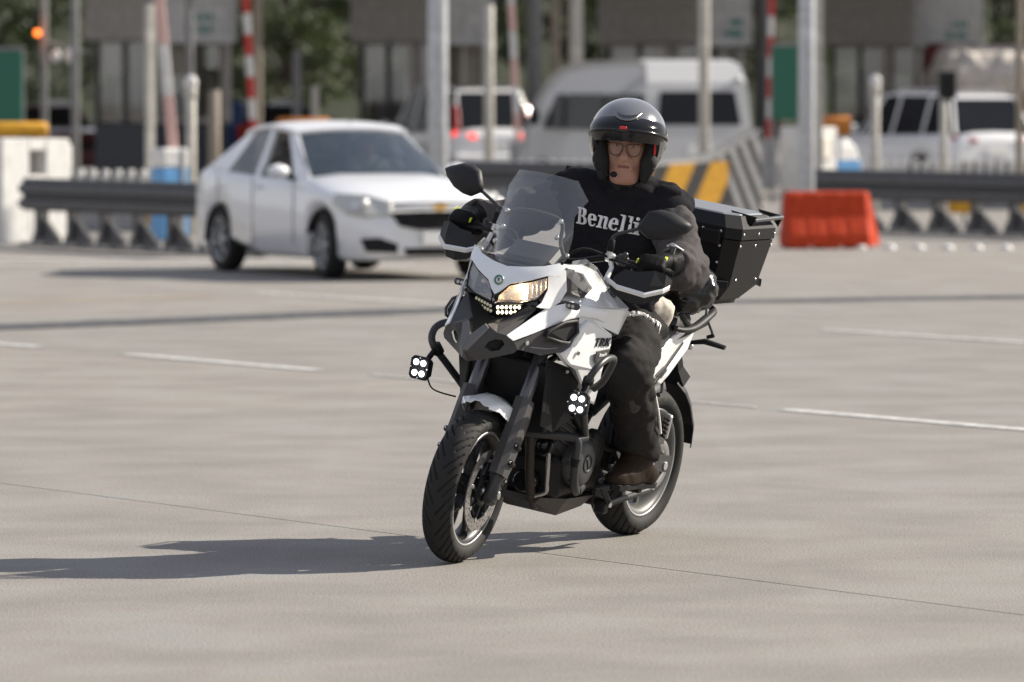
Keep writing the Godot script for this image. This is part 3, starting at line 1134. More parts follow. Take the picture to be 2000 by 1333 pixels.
		tube(s, [Vector3(0.18 * e, 1.03, -0.16), Vector3(0.205 * e, 1.042, -0.17)], 0.009, 8)
		box(s, Vector3(0.075, 0.026, 0.03), Transform3D(Basis(Vector3.BACK, 0.0), Vector3(0.236 * e, 1.047, -0.177)), 0.008)
		var ind := part(b, "turn_signal", s, M.plastic)
		for k in 3:
			s = sh()
			ball(s, Vector3((0.218 + 0.017 * k) * e, 1.047, -0.162), 0.0075, 10, Vector3(1, 1, 0.4))
			part(ind, "lens", s, M.led_off)
	build_bike_rest(b)
	return b

func build_bike_rest(b: Node3D) -> void:
	var s: Sh
	var rows: Array
	# ------------------------------------------------ bars, guards, mirrors (all turn with the fork)
	s = sh()
	tube(s, smooth_path([[-0.48, 1.222, -0.50], [-0.26, 1.235, -0.43], [-0.2, 1.225, -0.405], [-0.09, 1.19, -0.385], [0.09, 1.19, -0.385], [0.2, 1.225, -0.405], [0.26, 1.235, -0.43], [0.48, 1.222, -0.50]], 4), 0.013, 10)
	var bar := part(b, "handlebar", s, M.black)
	bar.transform = ST
	for e in [1.0, -1.0]:
		s = sh()
		cyl(s, Vector3(0.335 * e, 1.2315, -0.4545), Vector3(0.47 * e, 1.223, -0.497), 0.018, 12, 0.003)
		part(bar, "grip", s, M.rubber)
		s = sh()
		box(s, Vector3(0.05, 0.045, 0.05), Transform3D(Basis(Vector3.UP, 0.3 * e), Vector3(0.285 * e, 1.237, -0.44)), 0.012)
		box(s, Vector3(0.022, 0.03, 0.02), Transform3D(Basis(Vector3.UP, 0.3 * e), Vector3(0.30 * e, 1.258, -0.425)), 0.006)
		part(bar, "switch_block", s, M.dark)
		s = sh()
		box(s, Vector3(0.04, 0.035, 0.035), Transform3D(Basis(), Vector3(0.245 * e, 1.24, -0.41)), 0.008)
		part(bar, "lever_clamp", s, M.silver)
		s = sh()
		tube(s, smooth_path([[0.25 * e, 1.235, -0.395], [0.30 * e, 1.235, -0.395], [0.38 * e, 1.225, -0.425], [0.45 * e, 1.22, -0.445]], 3), [0.008, 0.007, 0.006, 0.008], 8, 0.7)
		part(bar, "lever", s, M.black)
		s = sh()
		tube(s, smooth_path([[0.25 * e, 1.24, -0.40], [0.15 * e, 1.255, -0.36], [0.10 * e, 1.20, -0.30], [0.12 * e, 1.1, -0.25]], 5), 0.006, 6)
		part(bar, "cable", s, M.rubber)
		# hand guard
		var hg := node(b, "handguard", ST)
		s = sh()
		var upr := [[0.298, 1.178, -0.352], [0.33, 1.213, -0.372], [0.38, 1.213, -0.388], [0.44, 1.231, -0.408], [0.474, 1.222, -0.436], [0.486, 1.2, -0.478]]
		var mid := [[0.296, 1.163, -0.343], [0.335, 1.168, -0.352], [0.38, 1.165, -0.363], [0.437, 1.172, -0.385], [0.478, 1.178, -0.43], [0.488, 1.175, -0.472]]
		var low := [[0.29, 1.15, -0.342], [0.33, 1.142, -0.348], [0.38, 1.135, -0.358], [0.43, 1.135, -0.38], [0.476, 1.158, -0.43], [0.486, 1.165, -0.465]]
		patch(s, [sided(upr, e), sided(mid, e), sided(low, e)], -0.004 * e, -1)
		part(hg, "shield", s, M.plastic_dark)
		s = sh()
		patch(s, [sided(low, e), sided([[0.295, 1.125, -0.35], [0.32, 1.108, -0.358], [0.375, 1.092, -0.37], [0.42, 1.096, -0.392], [0.468, 1.13, -0.435], [0.482, 1.15, -0.465]], e)], -0.004 * e, -1)
		part(hg, "lower_shield", s, M.plastic_dark)
		s = sh()
		rows = []
		for q in [[0.262, 1.166, -0.352], [0.285, 1.16, -0.342], [0.322, 1.143, -0.34], [0.428, 1.133, -0.372], [0.48, 1.158, -0.428], [0.49, 1.172, -0.468]]:
			var c := Vector3(q[0] * e, q[1], q[2])
			rows.append(pv([c + Vector3(0, 0.011, 0.004), c + Vector3(0.002 * e, 0.003, 0.010), c + Vector3(0.002 * e, -0.009, 0.006), c + Vector3(-0.002 * e, -0.011, -0.006), c + Vector3(-0.003 * e, 0.009, -0.006)]))
		loft(s, rows, true, true, true, -1)
		part(hg, "guard_bar", s, M.guard_alu)
		s = sh()
		tube(s, [Vector3(0.265 * e, 1.158, -0.356), Vector3(0.263 * e, 1.205, -0.40), Vector3(0.247 * e, 1.25, -0.395), Vector3(0.245 * e, 1.272, -0.395)], [0.011, 0.0095, 0.0095, 0.013], 8, 0.75)
		part(hg, "guard_arm", s, M.guard_alu)
		bolt(hg, Vector3(0.266 * e, 1.164, -0.34), Vector3(0, 0.1, 1), 0.007, M.steel)
		# mirror
		var mi := node(b, "mirror", ST)
		s = sh()
		cyl(s, Vector3(0.245 * e, 1.265, -0.395), Vector3(0.245 * e, 1.312, -0.397), 0.0155, 12, 0.003, 0.013)
		part(mi, "boot", s, M.rubber)
		s = sh()
		tube(s, smooth_path([[0.245 * e, 1.31, -0.397], [0.25 * e, 1.328, -0.40], [0.275 * e, 1.345, -0.405], [0.345 * e, 1.378, -0.42]], 4), [0.008, 0.007, 0.007, 0.012], 8)
		part(mi, "stem", s, M.dark)
		s = sh()
		var ol := [[0.33, 1.375], [0.338, 1.40], [0.362, 1.45], [0.40, 1.463], [0.45, 1.461], [0.505, 1.438], [0.532, 1.422], [0.515, 1.395], [0.47, 1.362], [0.42, 1.346], [0.38, 1.344]]
		rows = []
		for q in [[1.0, -0.0], [1.0, 0.014], [0.86, 0.034], [0.5, 0.046], [0.02, 0.05]]:
			var row := PackedVector3Array()
			for o in ol:
				var x: float = lerpf(0.43, o[0], q[0])
				var y: float = lerpf(1.403, o[1], q[0])
				row.append(Vector3(x * e, y, -0.425 - (x - 0.335) * 0.3 + q[1] + (1.403 - y) * 0.1))
			rows.append(row)
		loft(s, rows, true, true, true, 1)
		part(mi, "housing", s, M.plastic_dark)
		s = sh()
		var gl := []
		for o in ol:
			var x: float = lerpf(0.43, o[0], 0.93)
			var y: float = lerpf(1.403, o[1], 0.93)
			gl.append(Vector3(x * e, y, -0.4285 - (x - 0.335) * 0.3 + (1.403 - y) * 0.1))
		plate(s, gl, 0.003, 0, Vector3(0, 0, -1))
		part(mi, "mirror_glass", s, M.mirror)
	# ------------------------------------------------ frame, radiator, engine
	s = sh()
	for e in [1.0, -1.0]:
		tube(s, smooth_path([[0.03 * e, 0.95, -0.3], [0.10 * e, 0.93, -0.42], [0.16 * e, 0.84, -0.68], [0.15 * e, 0.6, -0.93], [0.14 * e, 0.36, -0.96]], 4), 0.019, 10)
		tube(s, [[0.03 * e, 0.85, -0.27], [0.13 * e, 0.68, -0.42], [0.17 * e, 0.5, -0.62], [0.15 * e, 0.42, -0.93]], 0.016, 10)
		tube(s, [[0.14 * e, 0.72, -0.83], [0.15 * e, 0.82, -1.2], [0.13 * e, 0.9, -1.68]], 0.013, 8)
		tube(s, [[0.14 * e, 0.5, -0.95], [0.15 * e, 0.62, -1.15], [0.14 * e, 0.83, -1.45]], 0.012, 8)
	cyl(s, Vector3(0, 0.78, -0.24), Vector3(0, 0.98, -0.335), 0.034, 14)
	part(b, "frame", s, M.black)
	s = sh()
	box(s, Vector3(0.36, 0.27, 0.035), Transform3D(Basis(Vector3.RIGHT, deg_to_rad(8)), Vector3(0, 0.665, -0.235)), 0.006)
	var rad := part(b, "radiator", s, M.black)
	for k in 24:
		s = sh()
		box(s, Vector3(0.31, 0.003, 0.006), Transform3D(Basis(Vector3.RIGHT, deg_to_rad(8)), Vector3(0, 0.555 + 0.0095 * k, -0.2285 + (0.0095 * k - 0.11) * 0.14)), 0.0)
		part(rad, "fin", s, M.dark)
	for e in [1.0, -1.0]:
		s = sh()
		plate(s, sided([[0.17, 0.82, -0.19], [0.248, 0.80, -0.24], [0.25, 0.74, -0.33], [0.22, 0.58, -0.36], [0.19, 0.53, -0.29], [0.175, 0.56, -0.2]], e), 0.01, 0.002, Vector3(e, 0, 0.8))
		var ss := part(b, "radiator_shroud", s, M.black)
		bolt(ss, Vector3(0.238 * e, 0.785, -0.235), Vector3(e, 0, 0.8), 0.007)
	s = sh()
	box(s, Vector3(0.30, 0.2, 0.42), Transform3D(Basis(Vector3.RIGHT, deg_to_rad(4)), Vector3(0, 0.335, -0.68)), 0.035)
	var eng := part(b, "engine", s, M.engine)
	s = sh()
	box(s, Vector3(0.30, 0.24, 0.2), Transform3D(Basis(Vector3.RIGHT, deg_to_rad(-18)), Vector3(0, 0.53, -0.52)), 0.02)
	part(eng, "cylinder_block", s, M.engine)
	for k in 5:
		s = sh()
		box(s, Vector3(0.315, 0.007, 0.215), Transform3D(Basis(Vector3.RIGHT, deg_to_rad(-18)), Vector3(0, 0.455 + 0.03 * k, -0.545 + 0.01 * k)), 0.002)
		part(eng, "cooling_fin", s, M.dark)
	s = sh()
	box(s, Vector3(0.32, 0.1, 0.23), Transform3D(Basis(Vector3.RIGHT, deg_to_rad(-18)), Vector3(0, 0.665, -0.475)), 0.025)
	part(eng, "cylinder_head", s, M.engine)
	for e in [1.0, -1.0]:
		s = sh()
		var xf := Transform3D(Basis(Vector3(0, 0, 1), Vector3(e, 0, 0), Vector3(0, e, 0)), Vector3(0.145 * e, 0.395, -0.60))
		lathe(s, [[0.096, 0.0], [0.096, 0.045], [0.09, 0.056], [0.066, 0.066], [0.045, 0.068], [0.0001, 0.068]], 32, xf)
		var cov := part(eng, "clutch_cover", s, M.cover)
		s = sh()
		lathe(s, [[0.030, 0.066], [0.036, 0.066], [0.036, 0.072], [0.030, 0.072]], 28, xf, true)
		box(s, Vector3(0.008, 0.004, 0.05), Transform3D(xf.basis * Basis(Vector3.UP, 0.5), xf * Vector3(0, 0.07, 0)), 0.001)
		part(cov, "roundel", s, M.dark)
		for k in 7:
			var f := TAU * k / 7.0
			bolt(cov, xf * Vector3(cos(f) * 0.1, 0.03, sin(f) * 0.1), Vector3(e, 0, 0), 0.008, M.dark)
		s = sh()
		xf = Transform3D(Basis(Vector3(0, 0, 1), Vector3(e, 0, 0), Vector3(0, e, 0)), Vector3(0.14 * e, 0.44, -0.74))
		lathe(s, [[0.075, 0.0], [0.075, 0.03], [0.06, 0.042], [0.0001, 0.042]], 24, xf)
		part(eng, "gearbox_cover", s, M.engine)
	# front of the engine: filter, horn, headers, sump
	s = sh()
	cyl(s, Vector3(0.04, 0.30, -0.48), Vector3(0.05, 0.305, -0.385), 0.046, 24, 0.008)
	part(eng, "oil_filter", s, M.black_gloss)
	s = sh()
	lathe(s, [[0.0001, 0.0], [0.05, 0.0], [0.05, 0.012], [0.036, 0.03], [0.034, 0.022], [0.015, 0.022], [0.013, 0.034], [0.0001, 0.034]], 28, Transform3D(Basis(Vector3.RIGHT, Vector3(0, 0.1, 1).normalized(), Vector3(0, -1, 0.1).normalized()), Vector3(0.105, 0.46, -0.415)))
	part(b, "horn", s, M.black_gloss)
	for x in [-0.075, 0.075]:
		s = sh()
		tube(s, smooth_path([[x, 0.58, -0.38], [x, 0.545, -0.33], [x * 1.05, 0.44, -0.345], [x * 1.1, 0.30, -0.385], [x * 0.9, 0.215, -0.47], [x * 0.5 - 0.02, 0.19, -0.62], [-0.05, 0.2, -0.85]], 5), 0.0195, 12)
		part(b, "exhaust_header", s, M.header)
	s = sh()
	cyl(s, Vector3(0.135, 0.44, -0.40), Vector3(0.14, 0.30, -0.415), 0.009, 10)
	tube(s, smooth_path([[0.14, 0.305, -0.415], [0.135, 0.275, -0.425], [0.09, 0.25, -0.42]], 4), 0.009, 10)
	part(eng, "coolant_pipe", s, M.steel)
	s = sh()
	tube(s, smooth_path([[-0.05, 0.2, -0.85], [-0.10, 0.25, -1.05], [-0.16, 0.40, -1.25], [-0.19, 0.55, -1.45]], 4), 0.024, 12)
	cyl(s, Vector3(-0.19, 0.5, -1.35), Vector3(-0.2, 0.66, -1.75), 0.052, 20, 0.012)
	part(b, "silencer", s, M.dark)
	s = sh()
	loft(s, [pv([[-0.12, 0.25, -0.42], [0.12, 0.25, -0.42], [0.10, 0.225, -0.42], [-0.10, 0.225, -0.42]]), pv([[-0.15, 0.24, -0.6], [0.15, 0.24, -0.6], [0.11, 0.165, -0.6], [-0.11, 0.165, -0.6]]), pv([[-0.15, 0.24, -0.84], [0.15, 0.24, -0.84], [0.10, 0.185, -0.84], [-0.10, 0.185, -0.84]])], true, true, true, -1)
	part(b, "sump_plate", s, M.sump)
	# crash bars with fog lamps
	for e in [1.0, -1.0]:
		s = sh()
		tube(s, smooth_path(sided([[0.245, 0.515, -0.475], [0.262, 0.60, -0.40], [0.30, 0.70, -0.285], [0.345, 0.78, -0.215], [0.362, 0.83, -0.235], [0.362, 0.856, -0.30], [0.355, 0.855, -0.375], [0.343, 0.83, -0.405], [0.31, 0.755, -0.415], [0.27, 0.715, -0.42]], e), 5), 0.0145, 12)
		tube(s, smooth_path(sided([[0.0, 0.505, -0.30], [0.10, 0.508, -0.33], [0.20, 0.512, -0.41], [0.235, 0.50, -0.43], [0.238, 0.43, -0.435], [0.235, 0.34, -0.455], [0.228, 0.295, -0.50], [0.20, 0.287, -0.58], [0.15, 0.29, -0.72]], e), 5), 0.0175, 12)
		tube(s, sided([[0.235, 0.505, -0.432], [0.248, 0.515, -0.475]], e), 0.0165, 10)
		var cb := part(b, "crash_bar", s, M.bar)
		s = sh()
		tube(s, [Vector3(0.237 * e, 0.432, -0.435), Vector3(0.236 * e, 0.40, -0.44)], 0.019, 12)
		tube(s, [Vector3(0.226 * e, 0.292, -0.51), Vector3(0.205 * e, 0.288, -0.57)], 0.0195, 12)
		part(cb, "pad", s, M.rubber)
		var fl := node(b, "fog_lamp")
		var fx := Transform3D(Basis(Vector3.UP, deg_to_rad(4.0 * e)) * Basis(Vector3.RIGHT, deg_to_rad(-2)), Vector3(0.348 * e, 0.688, -0.135))
		s = sh()
		var oc := PackedVector3Array()
		var ocb := PackedVector3Array()
		for k in 8:
			var c: Array = [[0.030, 0.045], [0.042, 0.033], [0.042, -0.033], [0.030, -0.045], [-0.030, -0.045], [-0.042, -0.033], [-0.042, 0.033], [-0.030, 0.045]][k]
			oc.append(Vector3(c[0], c[1], 0)); ocb.append(Vector3(c[0] * 0.8, c[1] * 0.8, -0.045))
		var pl := sh()
		plate(pl, oc, 0.018, 0.004, Vector3(0, 0, 1))
		loft(pl, [oc, ocb], true, false, true, -1)
		pl.move(fx)
		part(fl, "housing", pl, M.black)
		for px in [-1, 1]:
			for py in [-1, 1]:
				s = sh()
				cyl(s, Vector3(px * 0.0165, py * 0.021, -0.001), Vector3(px * 0.0165, py * 0.021, 0.005), 0.0122, 14, 0.001)
				s.move(fx)
				part(fl, "led_lens", s, M.led_white)
		for k in 7:
			s = sh()
			box(s, Vector3(0.002, 0.013, 0.004), Transform3D(Basis(), Vector3(-0.024 + 0.008 * k, 0, 0.002)), 0.0)
			s.move(fx)
			part(fl, "rib", s, M.dark)
		for q in [[0, 0.04], [0, -0.04], [0.038, 0], [-0.038, 0]]:
			bolt(fl, fx * Vector3(q[0], q[1], 0.002), fx.basis.z, 0.0035)
		s = sh()
		tube(s, [fx * Vector3(0, 0.02, -0.04), fx * Vector3(0.0, 0.05, -0.07), Vector3(0.335 * e, 0.765, -0.23)], 0.012, 8)
		cyl(s, Vector3(0.325 * e, 0.745, -0.245), Vector3(0.34 * e, 0.78, -0.222), 0.022, 12, 0.003)
		part(fl, "bracket", s, M.black)
		var l := OmniLight3D.new()
		l.name = "fog_lamp_light"
		l.light_color = Color(0.95, 0.97, 1.0)
		l.light_energy = 0.002
		l.light_size = 0.03
		l.omni_range = 40.0
		l.omni_attenuation = 2.0
		l.shadow_enabled = true
		fl.add_child(l)
		l.position = fx * Vector3(0, 0, 0.05)
	s = sh()
	tube(s, smooth_path([[-0.345, 0.66, -0.20], [-0.335, 0.61, -0.235], [-0.30, 0.595, -0.25], [-0.27, 0.58, -0.33]], 5), 0.0035, 6)
	part(b, "lamp_cable", s, M.rubber)
	# ------------------------------------------------ seat, tail, rear end
	s = sh()
	rows = []
	for q in [[-0.74, 0.10, 0.90, 0.80], [-0.85, 0.135, 0.862, 0.76], [-1.0, 0.165, 0.85, 0.75], [-1.13, 0.17, 0.872, 0.76], [-1.2, 0.16, 0.925, 0.80], [-1.35, 0.15, 0.94, 0.84], [-1.55, 0.12, 0.95, 0.89]]:
		var w: float = q[1]
		rows.append(pv([[w, q[3], q[0]], [w * 1.02, (q[2] + q[3]) / 2, q[0]], [w * 0.93, q[2] - 0.012, q[0]], [w * 0.55, q[2], q[0]], [0, q[2] + 0.003, q[0]], [-w * 0.55, q[2], q[0]], [-w * 0.93, q[2] - 0.012, q[0]], [-w * 1.02, (q[2] + q[3]) / 2, q[0]], [-w, q[3], q[0]]]))
	loft(s, rows, true, true, true, 1)
	part(b, "seat", s, M.seat)
	for e in [1.0, -1.0]:
		s = sh()
		plate(s, sided([[0.155, 0.70, -1.19], [0.163, 0.82, -1.23], [0.162, 0.868, -1.33], [0.15, 0.885, -1.42], [0.14, 0.876, -1.57], [0.14, 0.80, -1.53], [0.145, 0.695, -1.37], [0.14, 0.66, -1.32]], e), 0.02, 0.005, Vector3(e, 0, 0))
		var tp := part(b, "tail_panel", s, M.white)
		s = sh()
		plate(s, sided([[0.16, 0.708, -1.22], [0.162, 0.745, -1.30], [0.154, 0.72, -1.33], [0.152, 0.69, -1.29]], e), 0.006, 0.001, Vector3(e, 0, 0))
		part(tp, "vent", s, M.plastic)
		s = sh()
		plate(s, sided([[0.15, 0.72, -0.93], [0.172, 0.80, -0.98], [0.172, 0.80, -1.1], [0.163, 0.815, -1.21], [0.152, 0.70, -1.185]], e), 0.015, 0.004, Vector3(e, 0, 0))
		part(b, "seat_panel", s, M.plastic)
		s = sh()
		tube(s, smooth_path(sided([[0.155, 0.90, -1.31], [0.178, 0.893, -1.37], [0.182, 0.90, -1.46], [0.176, 0.925, -1.56], [0.165, 0.955, -1.66], [0.12, 0.965, -1.72]], e), 4), [0.016, 0.019, 0.017, 0.015], 8, 0.7)
		part(b, "grab_rail", s, M.plastic_dark)
		# pegs and hangers
		s = sh()
		tube(s, [Vector3(0.15 * e, 0.43, -0.93), Vector3(0.165 * e, 0.36, -0.99), Vector3(0.16 * e, 0.30, -1.02)], 0.016, 8, 0.6)
		tube(s, [Vector3(0.15 * e, 0.43, -0.95), Vector3(0.165 * e, 0.47, -1.2), Vector3(0.17 * e, 0.46, -1.34)], 0.014, 8, 0.7)
		part(b, "footrest_hanger", s, M.dark)
		s = sh()
		box(s, Vector3(0.10, 0.02, 0.035), Transform3D(Basis(), Vector3(0.225 * e, 0.272, -0.995)), 0.005)
		part(b, "rider_footrest", s, M.black)
		s = sh()
		box(s, Vector3(0.026, 0.115, 0.02), Transform3D(Basis(Vector3.BACK, -0.25 * e) * Basis(Vector3.RIGHT, 0.35), Vector3(0.196 * e, 0.50, -1.325)), 0.006)
		var pp := part(b, "passenger_footrest", s, M.alu)
		for k in 5:
			s = sh()
			box(s, Vector3(0.03, 0.007, 0.006), Transform3D(Basis(Vector3.BACK, -0.25 * e) * Basis(Vector3.RIGHT, 0.35), Vector3((0.186 + 0.0052 * k) * e, 0.458 + 0.019 * k, -1.325 + 0.0105 + 0.0066 * k)), 0.001)
			part(pp, "tread_block", s, M.rubber)
		# swing arm
		s = sh()
		loft(s, [sided([[0.10, 0.42, -0.95], [0.14, 0.42, -0.95], [0.14, 0.34, -0.95], [0.10, 0.34, -0.95]], e), sided([[0.105, 0.385, -1.25], [0.135, 0.385, -1.25], [0.135, 0.315, -1.25], [0.105, 0.315, -1.25]], e), sided([[0.105, 0.35, -1.56], [0.13, 0.35, -1.56], [0.13, 0.28, -1.56], [0.105, 0.28, -1.56]], e)], true, true, true, -1)
		var sw := part(b, "swing_arm", s, M.dark)
		bolt(sw, Vector3(0.134 * e, 0.312, -1.505), Vector3(e, 0, 0), 0.018, M.silver, "axle_nut")
	# chain and guard
	s = sh()
	tube(s, [[0.098, 0.415, -1.5], [0.098, 0.42, -1.2], [0.098, 0.41, -0.98]], 0.008, 6, 0.8)
	tube(s, [[0.098, 0.21, -1.5], [0.098, 0.27, -1.2], [0.098, 0.32, -0.98]], 0.008, 6, 0.8)
	part(b, "chain", s, M.steel)
	s = sh()
	plate(s, [[0.115, 0.44, -1.08], [0.115, 0.455, -1.3], [0.115, 0.44, -1.5], [0.115, 0.40, -1.5], [0.115, 0.41, -1.1]], 0.012, 0.002, Vector3(1, 0, 0))
	part(b, "chain_guard", s, M.plastic)
	# gear lever, side stand
	s = sh()
	tube(s, [[0.17, 0.33, -0.93], [0.19, 0.285, -0.80]], 0.008, 8)
	cyl(s, Vector3(0.17, 0.285, -0.79), Vector3(0.235, 0.29, -0.795), 0.011, 10, 0.002)
	part(b, "gear_lever", s, M.dark)
	s = sh()
	tube(s, [[0.15, 0.30, -0.87], [0.19, 0.208, -0.905], [0.20, 0.245, -1.24]], [0.016, 0.014, 0.013], 10, 0.8)
	part(b, "side_stand", s, M.dark)
	bolt(b, Vector3(0.198, 0.205, -0.9), Vector3(1, 0, 0), 0.012, M.silver)
	s = sh()
	box(s, Vector3(0.05, 0.06, 0.05), Transform3D(Basis(), Vector3(0.15, 0.19, -0.92)), 0.008)
	box(s, Vector3(0.10, 0.12, 0.10), Transform3D(Basis(), Vector3(0.08, 0.25, -0.93)), 0.01)
	part(b, "stand_mount", s, M.black)
	# hugger, number plate holder, rear lamps
	s = sh()
	rows = []
	for q in [[96.0, 0.335, 0.07], [75.0, 0.335, 0.075], [55.0, 0.337, 0.08]]:
		var f := deg_to_rad(q[0])
		rows.append(pv([[-q[2], 0.312 + sin(f) * (q[1] - 0.03), -1.505 + cos(f) * (q[1] - 0.03)], [-q[2] * 0.8, 0.312 + sin(f) * q[1], -1.505 + cos(f) * q[1]], [q[2] * 0.8, 0.312 + sin(f) * q[1], -1.505 + cos(f) * q[1]], [q[2], 0.312 + sin(f) * (q[1] - 0.03), -1.505 + cos(f) * (q[1] - 0.03)]]))
	patch(s, rows, 0.004, 1)
	part(b, "hugger", s, M.plastic_dark)
	s = sh()
	rows = []
	for q in [[0.64, -1.70, 0.05], [0.60, -1.735, 0.08], [0.55, -1.78, 0.088], [0.45, -1.845, 0.09], [0.37, -1.86, 0.085]]:
		rows.append(pv([[-q[2], q[0] - 0.01, q[1] + 0.035], [-q[2] * 0.85, q[0], q[1]], [q[2] * 0.85, q[0], q[1]], [q[2], q[0] - 0.01, q[1] + 0.035]]))
	patch(s, rows, 0.005, -1)
	part(b, "rear_mudguard", s, M.plastic_dark)
	s = sh()
	loft(s, [pv([[-0.05, 0.84, -1.62], [0.05, 0.84, -1.62], [0.05, 0.80, -1.60], [-0.05, 0.80, -1.60]]), pv([[-0.045, 0.70, -1.72], [0.045, 0.70, -1.72], [0.045, 0.68, -1.68], [-0.045, 0.68, -1.68]]), pv([[-0.07, 0.66, -1.75], [0.07, 0.66, -1.75], [0.07, 0.62, -1.70], [-0.07, 0.62, -1.70]])], true, true, true, -1)
	part(b, "plate_holder", s, M.black)
	for e in [1.0, -1.0]:
		s = sh()
		tube(s, [Vector3(0.05 * e, 0.80, -1.66), Vector3(0.14 * e, 0.825, -1.68), Vector3(0.23 * e, 0.815, -1.69)], [0.010, 0.018, 0.014], 8, 0.6)
		part(b, "rear_turn_signal", s, M.plastic_dark)
		s = sh()
		ball(s, Vector3(0.07 * e, 0.79, -1.70), 0.016, 8)
		part(b, "reflector_bolt", s, M.silver)
	s = sh()
	box(s, Vector3(0.14, 0.05, 0.03), Transform3D(Basis(), Vector3(0, 0.86, -1.69)), 0.01)
	part(b, "tail_light", s, M.red_lens)
	# rack and top box
	s = sh()
	for e in [1.0, -1.0]:
		tube(s, [Vector3(0.11 * e, 0.95, -1.62), Vector3(0.12 * e, 0.985, -1.7), Vector3(0.12 * e, 0.985, -1.93)], 0.012, 8)
	box(s, Vector3(0.30, 0.014, 0.28), Transform3D(Basis(), Vector3(0, 0.998, -1.76)), 0.004)
	part(b, "luggage_rack", s, M.black)
	var tb := node(b, "top_box")
	s = sh()
	rows = []
	for q in [[1.008, 0.185, -1.61, -1.88, 0.04], [1.075, 0.238, -1.562, -1.93, 0.05], [1.268, 0.268, -1.535, -1.955, 0.052]]:
		rows.append(box_ring(q[1], q[2], q[3], q[0], q[4]))
	loft(s, rows, true, true, true, -1)
	part(tb, "case", s, M.case_black)
	s = sh()
	rows = []
	for q in [[1.273, 0.272, -1.531, -1.959, 0.053], [1.318, 0.272, -1.531, -1.959, 0.053], [1.365, 0.235, -1.575, -1.92, 0.05]]:
		rows.append(box_ring(q[1], q[2], q[3], q[0], q[4]))
	loft(s, rows, true, true, true, -1)
	part(tb, "lid", s, M.case_black)
	s = sh()
	loft(s, [box_ring(0.225, -1.585, -1.91, 1.3652, 0.05), box_ring(0.218, -1.592, -1.903, 1.370, 0.05)], true, true, true, -1)
	part(tb, "lid_plate", s, M.case_grey)
	for e in [1.0, -1.0]:
		s = sh()
		tube(s, [Vector3(0.272 * e, 1.352, -1.68), Vector3(0.276 * e, 1.362, -1.945)], 0.0085, 10)
		part(tb, "carry_rail", s, M.steel_dark)
		for z in [-1.68, -1.945]:
			s = sh()
			plate(s, [Vector3(0.28 * e, 1.368, z), Vector3(0.17 * e, 1.378, z + 0.02), Vector3(0.18 * e, 1.366, z + 0.02), Vector3(0.235 * e, 1.352, z + 0.01), Vector3(0.252 * e, 1.33, z), Vector3(0.262 * e, 1.318, z)], 0.009, 0.002, Vector3(0, 0, 1))
			part(tb, "rail_bracket", s, M.black)
		for z in [-1.56, -1.93]:
			s = sh()
			var zz: float = 1.0 if z > -1.7 else -1.0
			box(s, Vector3(0.075, 0.032, 0.006), Transform3D(Basis(Vector3.UP, 0.78 * e * zz), Vector3(0.218 * e, 1.082, z + 0.004 * zz)), 0.002)
			part(tb, "corner_guard", s, M.black)
		# rivets on case and lid
		for q in [[1.295, -1.60], [1.295, -1.745], [1.295, -1.90], [1.245, -1.60], [1.245, -1.745], [1.245, -1.90], [1.10, -1.66], [1.10, -1.85]]:
			var x: float = lerpf(0.238, 0.268, (minf(q[0], 1.268) - 1.075) / 0.193) + (0.005 if q[0] > 1.27 else 0.001)
			s = sh()
			ball(s, Vector3(x * e, q[0], q[1]), 0.006, 8, Vector3(0.6, 1, 1))
			part(tb, "rivet", s, M.silver)
		for q in [[0.12, 1.30], [0.20, 1.30], [0.20, 1.24], [0.195, 1.17], [0.18, 1.09], [0.05, 1.30]]:
			s = sh()
			ball(s, Vector3(q[0] * e, q[1], lerpf(-1.562, -1.533, (q[1] - 1.075) / 0.193) if q[1] < 1.27 else -1.529), 0.006, 8, Vector3(1, 1, 0.6))
			part(tb, "rivet", s, M.silver)
		s = sh()
		box(s, Vector3(0.085, 0.06, 0.012), Transform3D(Basis(), Vector3(0.16 * e, 1.272, -1.525)), 0.004)
		part(tb, "hinge", s, M.black)

func box_ring(w: float, z0: float, z1: float, y: float, c: float) -> PackedVector3Array:
	return pv([[w, y, z0 - c], [w - c, y, z0], [-w + c, y, z0], [-w, y, z0 - c], [-w, y, z1 + c], [-w + c, y, z1], [w - c, y, z1], [w, y, z1 + c]])

# ---------------------------------------------------------------- rider (same axes as the motorcycle)
func bone(fl: Flesh, a: Vector3, b: Vector3, ra: float, rb: float) -> void:
	fl.bones.append([a, b, ra, rb])

func flesh(k := 45.0, seed_ := 0, amp := 0.0, freq := 1.0, stretch := Vector3.ONE) -> Flesh:
	var f := Flesh.new()
	f.k = k
	f.stretch = stretch
	if amp > 0:
		f.noise = noise(seed_, freq, 2)
		f.noise.fractal_type = FastNoiseLite.FRACTAL_RIDGED
		f.amp = amp
	return f

